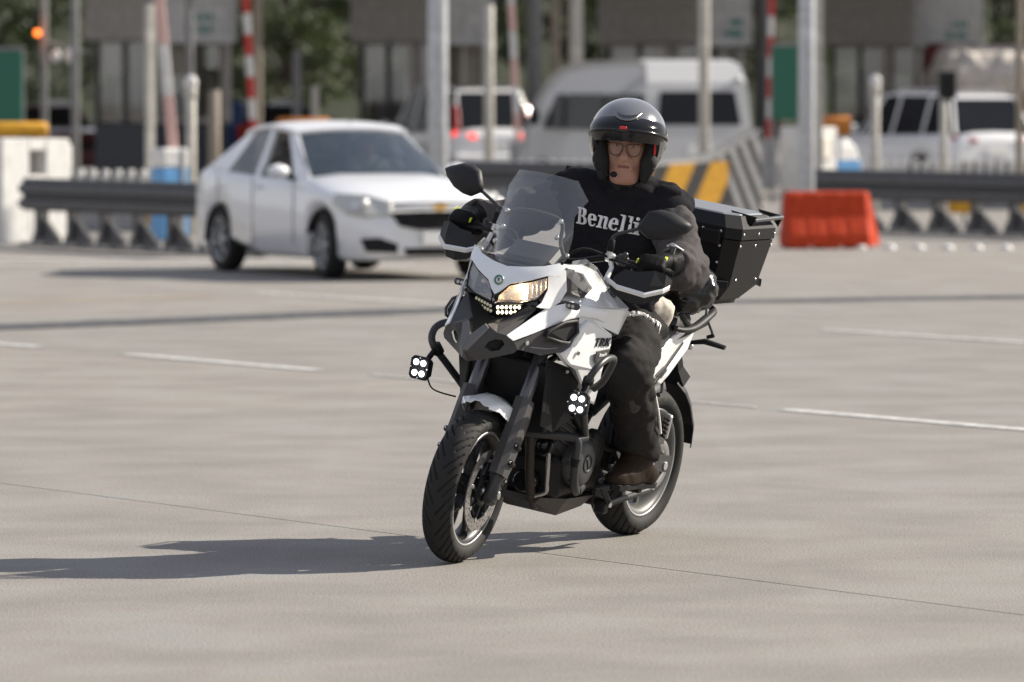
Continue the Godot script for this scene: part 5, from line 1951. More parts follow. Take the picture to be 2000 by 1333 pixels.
# ---------------------------------------------------------------- vehicles (x left, y up, z forward; origin on the ground under the front axle)
func tab(t: Array, z: float) -> float:      # table of [z, value], z falling
	if z >= t[0][0]: return t[0][1]
	for i in t.size() - 1:
		if z >= t[i + 1][0]:
			var u: float = (t[i][0] - z) / (t[i][0] - t[i + 1][0])
			return lerpf(t[i][1], t[i + 1][1], u)
	return t[-1][1]

func car_body(parent: Node, d: Dictionary, m: Material) -> void:
	var zs := []
	for q in d.w: zs.append(q[0])
	for q in d.top: zs.append(q[0])
	for a in d.axles:
		for k in 17: zs.append(a - d.arch + 2.0 * d.arch * k / 16.0)
	zs.sort()
	zs.reverse()
	var rows := []
	var last := 99.0
	for z in zs:
		if last - z < 0.012: continue
		last = z
		var w := tab(d.w, z)
		var yt := tab(d.top, z)
		var ys := minf(tab(d.shoulder, z), yt - 0.005)
		var yb := tab(d.low, z)
		for a in d.axles:
			var dz := absf(z - a)
			if dz < d.arch: yb = maxf(yb, d.R + sqrt(d.arch * d.arch - dz * dz) - 0.02)
		yb = minf(yb, ys - 0.12)
		var half := [[0.0, yb], [w * 0.93, yb], [w * 0.985, minf(yb + 0.05, ys - 0.1)], [w * 1.0, lerpf(yb, ys, 0.45)], [w * 0.998, lerpf(yb, ys, 0.72)], [w * 0.985, lerpf(yb, ys, 0.9)], [w * 0.955, ys], [w * 0.86, lerpf(ys, yt, 0.5)], [w * 0.5, lerpf(ys, yt, 0.93)], [0.0, yt]]
		var row := PackedVector3Array()
		for q in half: row.append(Vector3(q[0], q[1], z))
		for i in range(half.size() - 2, 0, -1): row.append(Vector3(-half[i][0], half[i][1], z))
		rows.append(row)
	var s := sh()
	loft(s, rows, true, true, true, 1)
	part(parent, "body", s, m)
	for a in d.axles:
		var wi := tab(d.w, a)
		for e in [1.0, -1.0]:
			s = sh()
			var rs := []
			for k in 13:
				var f := PI * k / 12.0
				var r: float = d.arch - 0.004
				rs.append(pv([[(wi - 0.30) * e, d.R - 0.02 + sin(f) * r, a + cos(f) * r], [(wi - 0.012) * e, d.R - 0.02 + sin(f) * r, a + cos(f) * r]]))
			patch(s, rs, 0.004, 1)
			plate(s, [Vector3((wi - 0.3) * e, d.R - 0.02, a + d.arch), Vector3((wi - 0.3) * e, d.R + d.arch * 0.72, a + d.arch * 0.7), Vector3((wi - 0.3) * e, d.R + d.arch - 0.02, a), Vector3((wi - 0.3) * e, d.R + d.arch * 0.72, a - d.arch * 0.7), Vector3((wi - 0.3) * e, d.R - 0.02, a - d.arch)], 0.01, 0, Vector3(e, 0, 0))
			part(parent, "wheel_well", s, M.black)

func car_wheel(parent: Node, c: Vector3, R: float, e: float, hub: Material, turn := 0.0, spokes := 7) -> void:
	var w := node(parent, "wheel", Transform3D(Basis(Vector3.UP, turn), c))
	var ax := Transform3D(Basis(Vector3(0, 0, 1), Vector3(e, 0, 0), Vector3(0, e, 0)), Vector3.ZERO)
	var s := sh()
	lathe(s, [[R * 0.66, -0.10], [R * 0.8, -0.10], [R * 0.96, -0.085], [R, -0.05], [R, 0.05], [R * 0.96, 0.085], [R * 0.8, 0.095], [R * 0.68, 0.09], [R * 0.66, 0.05]], 36, ax, true)
	part(w, "tyre", s, M.tyre)
	s = sh()
	lathe(s, [[R * 0.69, 0.086], [R * 0.64, 0.088], [R * 0.61, 0.06], [R * 0.62, 0.02], [R * 0.69, 0.02]], 36, ax, true)
	lathe(s, [[R * 0.2, 0.03], [R * 0.2, 0.072], [R * 0.13, 0.08], [0.0001, 0.08]], 20, ax)
	for k in spokes:
		var f := TAU * k / spokes
		var a := ax * Vector3(cos(f) * R * 0.15, 0.066, sin(f) * R * 0.15)
		var b := ax * Vector3(cos(f) * R * 0.64, 0.074, sin(f) * R * 0.64)
		tube(s, [a, b], [R * 0.09, R * 0.07], 6, 0.5)
	part(w, "rim", s, hub)
	s = sh()
	lathe(s, [[0.0001, 0.0], [R * 0.62, 0.0], [R * 0.62, 0.02], [0.0001, 0.02]], 24, ax)
	part(w, "brake", s, M.black)

func build_sedan() -> void:
	var xf := at(-1.06, 0.0, -52.89, 25.5)
	var c := thing("sedan", "white four-door sedan coming round behind the motorcycle, driver's window open", "car", xf)
	var W: Material = M.car_white
	var d := {
		"w": [[0.83, 0.50], [0.80, 0.60], [0.72, 0.70], [0.58, 0.79], [0.35, 0.845], [0.0, 0.862], [-1.0, 0.868], [-2.4, 0.868], [-2.9, 0.85], [-3.2, 0.81], [-3.4, 0.74], [-3.47, 0.66], [-3.5, 0.55]],
		"top": [[0.83, 0.56], [0.80, 0.64], [0.74, 0.73], [0.66, 0.785], [0.45, 0.84], [0.1, 0.92], [-0.3, 0.985], [-0.55, 1.01], [-1.5, 1.0], [-2.6, 1.04], [-2.95, 1.085], [-3.35, 1.075], [-3.44, 1.03], [-3.5, 0.92]],
		"shoulder": [[0.83, 0.50], [0.74, 0.64], [0.6, 0.72], [0.35, 0.79], [0.0, 0.845], [-0.6, 0.905], [-1.5, 0.94], [-2.5, 0.985], [-3.2, 0.98], [-3.42, 0.90], [-3.5, 0.82]],
		"low": [[0.83, 0.26], [0.74, 0.2], [0.45, 0.185], [-3.0, 0.20], [-3.35, 0.26], [-3.5, 0.36]],
		"axles": [0.0, -2.55], "arch": 0.365, "R": 0.322}
	car_body(c, d, W)
	var s: Sh
	for a in [0.0, -2.55]:
		for e in [1.0, -1.0]:
			car_wheel(c, Vector3(0.745 * e, 0.322, a), 0.322, e, M.hubcap, -0.12 if a == 0.0 else 0.0)
	# glass house
	s = sh()
	var rows := []
	for q in [[-0.42, 1.0, 0.72, -0.56, 0.962], [-0.66, 1.145, 0.69, -0.78, 1.10], [-0.92, 1.29, 0.63, -1.02, 1.25], [-1.15, 1.405, 0.57, -1.22, 1.372]]:
		var row := PackedVector3Array()
		for k in 9:
			var u := -1.0 + k / 4.0
			row.append(Vector3(q[2] * u, lerpf(q[1], q[4], u * u), lerpf(q[0], q[3], u * u)))
		rows.append(row)
	patch(s, rows, 0.004, 1)
	part(c, "windscreen", s, M.car_glass)
	s = sh()
	rows = []
	for q in [[-1.13, 1.40, 0.575, -1.20, 1.365], [-1.4, 1.455, 0.60, -1.42, 1.415], [-1.75, 1.475, 0.61, -1.75, 1.435], [-2.1, 1.462, 0.60, -2.1, 1.42], [-2.38, 1.42, 0.575, -2.36, 1.375]]:
		var row := PackedVector3Array()
		for k in 9:
			var u := -1.0 + k / 4.0
			row.append(Vector3(q[2] * u, lerpf(q[1], q[4], pow(absf(u), 2.6)), lerpf(q[0], q[3], u * u)))
		rows.append(row)
	patch(s, rows, 0.03, 1)
	var roof := part(c, "roof", s, W)
	s = sh()
	tube(s, [Vector3(0.05, 1.45, -1.32), Vector3(0.05, 1.60, -1.40)], [0.006, 0.003], 6)
	part(roof, "antenna", s, M.black)
	s = sh()
	rows = []
	for q in [[-2.36, 1.415, 0.56, -2.34, 1.37], [-2.66, 1.26, 0.60, -2.62, 1.22], [-3.0, 1.075, 0.66, -2.93, 1.04]]:
		var row := PackedVector3Array()
		for k in 9:
			var u := -1.0 + k / 4.0
			row.append(Vector3(q[2] * u, lerpf(q[1], q[4], u * u), lerpf(q[0], q[3], u * u)))
		rows.append(row)
	patch(s, rows, 0.004, 1)
	part(c, "rear_window", s, M.car_glass)
	for e in [1.0, -1.0]:
		s = sh()
		plate(s, sided([[0.725, 0.94, -0.5], [0.79, 0.94, -0.78], [0.605, 1.385, -1.335], [0.572, 1.385, -1.2]], e), 0.05, 0.01, Vector3(e, 0.4, 0))
		part(c, "front_pillar", s, W)
		s = sh()
		plate(s, sided([[0.812, 0.95, -1.58], [0.816, 0.95, -1.70], [0.628, 1.42, -1.70], [0.626, 1.42, -1.61]], e), 0.04, 0.006, Vector3(e, 0.3, 0))
		part(c, "door_pillar", s, W)
		s = sh()
		plate(s, sided([[0.80, 1.0, -2.42], [0.775, 1.04, -2.95], [0.665, 1.05, -3.02], [0.58, 1.37, -2.40], [0.60, 1.40, -2.15]], e), 0.05, 0.008, Vector3(e, 0.4, 0))
		part(c, "rear_pillar", s, W)
		s = sh()
		tube(s, smooth_path(sided([[0.585, 1.385, -1.2], [0.612, 1.42, -1.45], [0.62, 1.435, -1.75], [0.61, 1.415, -2.1], [0.585, 1.365, -2.4]], e), 4), 0.026, 8)
		part(c, "roof_rail", s, W)
		# front window is down on the near side
		s = sh()
		if e > 0:
			plate(s, sided([[0.785, 0.965, -0.82], [0.806, 0.965, -1.575], [0.622, 1.405, -1.6], [0.604, 1.38, -1.36]], e), 0.004, 0, Vector3(e, 0.4, 0))
			part(c, "side_window", s, M.car_glass)
		else:
			plate(s, sided([[0.785, 0.965, -0.82], [0.806, 0.965, -1.575], [0.766, 1.06, -1.58], [0.735, 1.06, -0.98]], e), 0.004, 0, Vector3(e, 0.4, 0))
			part(c, "side_window", s, M.car_glass)
		s = sh()
		plate(s, sided([[0.81, 0.972, -1.71], [0.798, 1.0, -2.40], [0.606, 1.385, -2.12], [0.624, 1.41, -1.71]], e), 0.004, 0, Vector3(e, 0.4, 0))
		part(c, "side_window", s, M.car_glass)
		# mirror, handles, door lines, lamps
		s = sh()
		ball(s, Vector3(0.945 * e, 1.015, -0.80), 0.1, 16, Vector3(1.15, 0.72, 0.62))
		var mi := part(c, "door_mirror", s, W)
		s = sh()
		tube(s, [Vector3(0.79 * e, 0.95, -0.78), Vector3(0.87 * e, 0.985, -0.80)], 0.028, 8)
		part(mi, "mirror_foot", s, M.black)
		for z in [-1.48, -2.38]:
			s = sh()
			box(s, Vector3(0.03, 0.025, 0.16), Transform3D(Basis(), Vector3(0.872 * e, 0.86, z)), 0.01)
			part(c, "door_handle", s, W)
		for q in [[-0.62, 0.32, 0.93], [-1.63, 0.28, 0.945], [-2.52, 0.70, 0.97]]:
			s = sh()
			box(s, Vector3(0.006, q[2] - q[1], 0.008), Transform3D(Basis(), Vector3(0.868 * e, (q[1] + q[2]) / 2, q[0])), 0.001)
			part(c, "door_gap", s, M.dark)
		s = sh()
		plate(s, sided([[0.46, 0.755, 0.775], [0.64, 0.82, 0.60], [0.835, 0.835, 0.33], [0.885, 0.765, 0.35], [0.845, 0.665, 0.57], [0.71, 0.62, 0.75], [0.52, 0.635, 0.83]], e), 0.05, 0.012, Vector3(0.6 * e, 0.35, 0.8))
		var hl := part(c, "headlamp", s, M.lamp_glass)
		s = sh()
		ball(s, Vector3(0.70 * e, 0.72, 0.68), 0.062, 14, Vector3(1, 1, 0.5))
		part(hl, "projector", s, M.alu)
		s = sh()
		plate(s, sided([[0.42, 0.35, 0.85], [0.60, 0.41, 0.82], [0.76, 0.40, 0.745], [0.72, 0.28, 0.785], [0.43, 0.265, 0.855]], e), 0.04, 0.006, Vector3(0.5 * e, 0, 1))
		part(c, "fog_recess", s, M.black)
		s = sh()
		plate(s, sided([[0.80, 0.93, -3.16], [0.80, 0.74, -3.22], [0.70, 0.74, -3.45], [0.68, 0.95, -3.43]], e), 0.04, 0.006, Vector3(e, 0, -0.6))
		part(c, "tail_lamp", s, M.red_lens)
	s = sh()
	plate(s, [[-0.47, 0.645, 0.822], [-0.2, 0.655, 0.866], [0.2, 0.655, 0.866], [0.47, 0.645, 0.822], [0.40, 0.52, 0.848], [0.2, 0.485, 0.868], [-0.2, 0.485, 0.868], [-0.40, 0.52, 0.848]], 0.05, 0.006, Vector3(0, 0, 1))
	var gr := part(c, "grille", s, M.black)
	for k in 4:
		s = sh()
		box(s, Vector3(0.72 - 0.04 * k, 0.008, 0.012), Transform3D(Basis(), Vector3(0, 0.62 - 0.028 * k, 0.862)), 0.002)
		part(gr, "slat", s, M.dark)
	s = sh()
	tube(s, smooth_path([[-0.46, 0.725, 0.795], [-0.2, 0.735, 0.838], [0.2, 0.735, 0.838], [0.46, 0.725, 0.795]], 4), 0.012, 8)
	part(c, "upper_grille", s, M.black)
	s = sh()
	tube(s, smooth_path([[-0.45, 0.69, 0.825], [-0.2, 0.69, 0.862], [0.2, 0.69, 0.862], [0.45, 0.69, 0.825]], 4), 0.022, 8)
	part(c, "chrome_bar", s, M.silver)
	s = sh()
	plate(s, [[-0.085, 0.715, 0.895], [-0.03, 0.715, 0.895], [-0.026, 0.728, 0.895], [0.034, 0.728, 0.895], [0.03, 0.715, 0.895], [0.085, 0.715, 0.895], [0.078, 0.67, 0.895], [0.026, 0.67, 0.895], [0.022, 0.657, 0.895], [-0.034, 0.657, 0.895], [-0.03, 0.67, 0.895], [-0.078, 0.67, 0.895]], 0.014, 0.003, Vector3(0, 0, 1))
	part(c, "gold_emblem", s, M.gold)
	s = sh()
	ball(s, Vector3(0.16, 0.69, 0.875), 0.022, 10)
	part(c, "parking_sensor", s, M.silver)
	s = sh()
	box(s, Vector3(0.34, 0.12, 0.01), Transform3D(Basis(Vector3.RIGHT, -0.05), Vector3(0, 0.40, 0.865)), 0.003)
	part(c, "number_plate", s, M.white_matt)
	s = sh()
	plate(s, [[-0.36, 0.31, 0.84], [0.36, 0.31, 0.84], [0.32, 0.24, 0.835], [-0.32, 0.24, 0.835]], 0.03, 0.004, Vector3(0, 0, 1))
	part(c, "lower_intake", s, M.black)
	# cabin
	s = sh()
	box(s, Vector3(1.38, 0.1, 0.42), Transform3D(Basis(Vector3.RIGHT, -0.1), Vector3(0, 0.96, -0.78)), 0.04)
	part(c, "dashboard", s, M.dark)
	for x in [-0.36, 0.36]:
		for z in [-1.75, -2.55]:
			s = sh()
			box(s, Vector3(0.46, 0.62, 0.14), Transform3D(Basis(Vector3.RIGHT, -0.25), Vector3(x, 0.86, z)), 0.05)
			box(s, Vector3(0.24, 0.16, 0.09), Transform3D(Basis(Vector3.RIGHT, -0.2), Vector3(x, 1.24, z - 0.09)), 0.04)
			part(c, "seat", s, M.cabin)
	s = sh()
	var ring := []
	for k in 20:
		var f := TAU * k / 20
		ring.append(Vector3(0.36 + cos(f) * 0.18, 1.0 + sin(f) * 0.17, -1.1 + sin(f) * 0.08))
	tube(s, ring, 0.016, 6, 1.0, true)
	part(c, "steering_wheel", s, M.black)
	# driver behind the windscreen
	var p := thing("person", "driver of the white sedan in a pale shirt, behind the windscreen", "person", xf)
	var f := flesh(60.0)
	for q in [[[0.36, 0.72, -1.62], [0.36, 1.02, -1.66], 0.16, 0.15], [[0.22, 1.06, -1.64], [0.50, 1.06, -1.64], 0.07, 0.07], [[0.20, 1.06, -1.64], [0.17, 0.90, -1.42], 0.055, 0.045], [[0.17, 0.90, -1.42], [0.22, 1.02, -1.14], 0.045, 0.035], [[0.52, 1.06, -1.64], [0.55, 0.90, -1.42], 0.055, 0.045], [[0.55, 0.90, -1.42], [0.50, 1.02, -1.14], 0.045, 0.035], [[0.36, 1.08, -1.64], [0.36, 1.18, -1.63], 0.06, 0.055], [[0.28, 0.66, -1.62], [0.27, 0.68, -1.2], 0.09, 0.07], [[0.44, 0.66, -1.62], [0.45, 0.68, -1.2], 0.09, 0.07]]:
		bone(f, Vector3(q[0][0], q[0][1], q[0][2]), Vector3(q[1][0], q[1][1], q[1][2]), q[2], q[3])
	s = sh()
	nets(s, f, 0.03)
	var bd := part(p, "body", s, M.shirt)
	var fh := flesh(90.0)
	for q in [[[0.36, 1.27, -1.63], [0.36, 1.25, -1.62], 0.088, 0.085], [[0.36, 1.19, -1.58], [0.36, 1.16, -1.57], 0.05, 0.035], [[0.36, 1.235, -1.535], [0.36, 1.215, -1.525], 0.012, 0.016]]:
		bone(fh, Vector3(q[0][0], q[0][1], q[0][2]), Vector3(q[1][0], q[1][1], q[1][2]), q[2], q[3])
	s = sh()
	nets(s, fh, 0.014)
	part(p, "head", s, M.skin)
	s = sh()
	ball(s, Vector3(0.36, 1.295, -1.645), 0.094, 14, Vector3(1, 0.85, 1.05))
	part(p, "hair", s, M.black)

# closed house of dark glass with a painted roof and pillars; base and roof are half outlines of [x, y, z] from front to back
func glass_house(parent: Node, base: Array, top: Array, paint: Material, rise := 0.05) -> void:
	var s := sh()
	var r0 := pv(base)
	var r1 := pv(top)
	for i in range(base.size() - 1, -1, -1):
		r0.append(Vector3(-base[i][0], base[i][1], base[i][2]))
		r1.append(Vector3(-top[i][0], top[i][1], top[i][2]))
	loft(s, [r0, r1], true, true, true, -1)
	part(parent, "window_glass", s, M.dark_glass)
	s = sh()
	var r2 := PackedVector3Array()
	var r3 := PackedVector3Array()
	for q in r1:
		r2.append(Vector3(q.x * 1.02, q.y, q.z))
		r3.append(Vector3(q.x * 0.9, q.y + rise, q.z * 0.94 + 0.06 * (r1[0].z + r1[base.size() - 1].z) / 2))
	loft(s, [r2, r3], true, true, true, -1)
	part(parent, "roof", s, paint)
	for i in base.size():
		for e in [1.0, -1.0]:
			s = sh()
			var a := Vector3(base[i][0] * e, base[i][1] - 0.02, base[i][2])
			var b := Vector3(top[i][0] * e, top[i][1] + 0.01, top[i][2])
			tube(s, [a, b], 0.03, 6)
			part(parent, "pillar", s, paint)

func build_van() -> void:
	# tall white passenger van driving away
	var c := thing("passenger_van", "tall silver-white passenger van behind the rider's helmet", "van", at(1.28, 0, -89.9, 203.0))
	var s := sh()
	var prof := [[0.72, 0.40], [0.74, 0.80], [0.66, 1.08], [0.20, 1.62], [-0.35, 2.02], [-0.8, 2.16], [-1.6, 2.24], [-3.6, 2.26], [-3.95, 2.2], [-4.12, 1.9], [-4.2, 1.2], [-4.22, 0.45], [-4.1, 0.32], [0.6, 0.30]]
	var rows := []
	for q in [[-0.86, 0.10], [-0.90, 0.05], [-0.92, 0.0], [0.92, 0.0], [0.90, 0.05], [0.86, 0.10]]:
		var row := PackedVector3Array()
		for p in prof:
			var t := clampf((p[1] - 1.1) / 1.15, 0.0, 1.0)
			var z: float = p[0] + (0.9 * q[1] if p[0] < -2.0 else -q[1])
			row.append(Vector3(q[0] * (1.0 - 0.14 * t * t), p[1] - (q[1] * 0.9 if p[1] > 2.0 else 0.0), z))
		rows.append(row)
	loft(s, rows, true, true, true, -1)
	part(c, "body", s, M.van_paint)
	for e in [1.0, -1.0]:
		for q in [[-0.15, -0.95, 0.45], [-1.10, -2.5, 0.0], [-2.62, -3.95, 0.0]]:
			s = sh()
			plate(s, sided([[0.926, 1.16, q[0]], [0.926, 1.16, q[1]], [0.866, 1.72, q[1] + (0.06 if q[1] < -3 else 0.0)], [0.866, 1.72, q[0] - q[2]]], e), 0.02, 0.004, Vector3(e, 0.1, 0))
			part(c, "side_window", s, M.dark_glass)
		s = sh()
		plate(s, sided([[0.79, 1.15, -4.235], [0.86, 1.1, -4.232], [0.87, 0.72, -4.245], [0.79, 0.72, -4.25]], e), 0.03, 0.004, Vector3(0, 0, -1))
		part(c, "tail_lamp", s, M.red_lens)
		s = sh()
		ball(s, Vector3(1.02 * e, 1.35, -0.05), 0.13, 12, Vector3(0.7, 1.2, 0.6))
		part(c, "door_mirror", s, M.black)
		for z in [0.0, -2.95]:
			car_wheel(c, Vector3(0.80 * e, 0.34, z), 0.34, e, M.hubcap)
	s = sh()
	plate(s, [[-0.72, 1.24, -4.215], [0.72, 1.24, -4.215], [0.64, 1.76, -4.155], [-0.64, 1.76, -4.155]], 0.02, 0.006, Vector3(0, 0.1, -1))
	part(c, "rear_window", s, M.dark_glass)
	s = sh()
	box(s, Vector3(1.80, 0.22, 0.12), at(0, 0.46, -4.24), 0.04)
	part(c, "rear_bumper", s, M.white_matt)
	s = sh()
	box(s, Vector3(0.45, 0.16, 0.01), at(0, 0.84, -4.238), 0.003)
	part(c, "number_plate", s, M.white_matt)
	s = sh()
	plate(s, [[-0.74, 1.12, 0.665], [0.74, 1.12, 0.665], [0.68, 1.60, 0.25], [-0.68, 1.60, 0.25]], 0.02, 0.006, Vector3(0, 0.5, 1))
	part(c, "windscreen", s, M.dark_glass)
	s = sh()
	ball(s, Vector3(-0.72, 1.95, -4.13), 0.05, 10)
	part(c, "high_lamp", s, M.alu)

func build_suv(called: String, label: String, xf: Transform3D, paint: Material, h := 1.72, lit := false) -> void:
	var c := thing(called, label, "car", xf)
	var d := {
		"w": [[0.85, 0.55], [0.80, 0.70], [0.6, 0.84], [0.2, 0.90], [-2.6, 0.90], [-3.3, 0.88], [-3.62, 0.82], [-3.7, 0.74]],
		"top": [[0.85, 0.60], [0.78, 0.86], [0.6, 0.96], [0.0, 1.04], [-0.5, 1.08], [-2.8, 1.10], [-3.5, 1.12], [-3.66, 1.08], [-3.7, 0.95]],
		"shoulder": [[0.85, 0.56], [0.7, 0.80], [0.3, 0.92], [-0.5, 1.0], [-3.4, 1.04], [-3.7, 0.90]],
		"low": [[0.85, 0.34], [0.6, 0.26], [-3.3, 0.28], [-3.7, 0.42]],
		"axles": [0.0, -2.7], "arch": 0.385, "R": 0.345}
	car_body(c, d, paint)
	for a in d.axles:
		for e in [1.0, -1.0]: car_wheel(c, Vector3(0.78 * e, 0.345, a), 0.345, e, M.hubcap)
	glass_house(c, [[0.70, 1.03, -0.45], [0.82, 1.04, -0.9], [0.83, 1.06, -1.75], [0.83, 1.07, -2.7], [0.76, 1.08, -3.58]], [[0.58, h - 0.08, -1.2], [0.66, h - 0.06, -1.3], [0.68, h - 0.05, -1.85], [0.67, h - 0.06, -2.75], [0.60, h - 0.10, -3.25]], paint)
	var s: Sh
	for e in [1.0, -1.0]:
		s = sh()
		plate(s, sided([[0.80, 1.04, -3.56], [0.80, 0.90, -3.60], [0.42, 0.92, -3.735], [0.42, 0.99, -3.73]], e), 0.05, 0.005, Vector3(0.4 * e, 0, -1))
		var tl := part(c, "tail_lamp", s, M.brake_lamp if lit else M.red_lens)
		if lit:
			s = sh()
			plate(s, sided([[0.74, 1.50, -3.40], [0.80, 1.10, -3.60], [0.70, 1.08, -3.66], [0.64, 1.50, -3.44]], e), 0.05, 0.01, Vector3(0.4 * e, 0, -1))
			part(tl, "upper_lamp", s, M.red_lens)
		s = sh()
		plate(s, sided([[0.45, 0.86, 0.80], [0.78, 0.90, 0.60], [0.80, 0.78, 0.62], [0.5, 0.74, 0.84]], e), 0.05, 0.006, Vector3(0.4 * e, 0, 1))
		part(c, "headlamp", s, M.lamp_glass)
		s = sh()
		ball(s, Vector3(0.98 * e, 1.13, -0.75), 0.11, 12, Vector3(1.1, 0.8, 0.6))
		part(c, "door_mirror", s, paint)
		for z in [-1.5, -2.45]:
			s = sh()
			box(s, Vector3(0.03, 0.03, 0.18), at(0.905 * e, 0.93, z), 0.01)
			part(c, "door_handle", s, paint)
		s = sh()
		tube(s, [Vector3(0.60 * e, h + 0.0, -1.5), Vector3(0.62 * e, h + 0.04, -1.7), Vector3(0.62 * e, h + 0.04, -2.8), Vector3(0.58 * e, h - 0.01, -3.0)], 0.02, 6)
		part(c, "roof_rail", s, M.alu)
	s = sh()
	box(s, Vector3(1.66, 0.24, 0.12), at(0, 0.52, -3.70), 0.04)
	part(c, "rear_bumper", s, M.plastic if not lit else paint)
	s = sh()
	box(s, Vector3(0.42, 0.14, 0.012), at(0, 0.78, -3.715), 0.003)
	part(c, "number_plate", s, M.white_matt)
	s = sh()
	box(s, Vector3(1.0, 0.16, 0.05), at(0, 0.70, 0.83), 0.02)
	part(c, "grille", s, M.black)

func build_truck() -> void:
	var c := thing("tipper_truck", "truck with a lumpy white tarpaulin over its load, behind the right-hand car", "truck", at(9.1, 0, -107.0, 180.0))
	var s := sh()
	box(s, Vector3(2.4, 1.0, 5.6), at(-0.2, 1.35, -0.6), 0.05)
	part(c, "cargo_bed", s, M.rust)
	var f := flesh(14.0, 51, 0.12, 2.2)
	bone(f, Vector3(-1.0, 2.0, -3.0), Vector3(0.6, 2.0, -3.0), 0.5, 0.55)
	bone(f, Vector3(-1.0, 2.1, -1.6), Vector3(0.6, 2.2, -1.6), 0.5, 0.5)
	bone(f, Vector3(-1.0, 1.8, 0.0), Vector3(0.6, 1.9, 0.2), 0.55, 0.5)
	s = sh()
	nets(s, f, 0.07)
	part(c, "tarpaulin", s, M.tarp)
	s = sh()
	box(s, Vector3(2.3, 1.9, 1.6), at(-0.2, 1.75, 3.2), 0.15)
	part(c, "cab", s, M.dark_red)
	for z in [-2.4, -1.2, 3.0]:
		for e in [1.0, -1.0]: car_wheel(c, Vector3(1.0 * e - 0.2, 0.5, z), 0.5, e, M.hubcap)
	s = sh()
	box(s, Vector3(2.0, 0.3, 6.6), at(-0.2, 0.72, 0.3), 0.03)
	part(c, "chassis", s, M.black)

func car_materials() -> void:
	M.car_white = mat(0.74, 0.745, 0.76, 0.3, 0.0, 0.9)
	M.van_paint = mat(0.48, 0.48, 0.49, 0.34, 0.1, 0.4)
	M.suv_white = mat(0.70, 0.705, 0.72, 0.3, 0.0, 0.8)
	M.dark_red = mat(0.12, 0.012, 0.018, 0.3, 0.0, 0.8)
	M.dark_blue = mat(0.02, 0.025, 0.04, 0.3, 0.0, 0.8)
	M.car_glass = glass(0.045, 0.065, 0.09, 0.5)
	M.car_glass.metallic_specular = 0.4
	M.dark_glass = mat(0.016, 0.018, 0.022, 0.12)
	M.dark_glass.metallic_specular = 0.22
	M.lamp_glass = mat(0.5, 0.5, 0.47, 0.15, 0.1)
	M.hubcap = mat(0.40, 0.40, 0.41, 0.35, 0.6)
	M.gold = mat(0.62, 0.36, 0.08, 0.35, 0.4)
	M.cabin = mat(0.16, 0.15, 0.14, 0.8)
	M.shirt = mat(0.45, 0.46, 0.46, 0.8)
	M.brake_lamp = glow(1.0, 0.03, 0.02, 1.6)
	M.brake_lamp.albedo_color = lin(0.4, 0.01, 0.01)
	M.tarp = weather(mat(0.62, 0.57, 0.52, 0.8), M.grit, M.fine, 0.5, 0.5)
	M.rust = mat(0.09, 0.05, 0.045, 0.7)

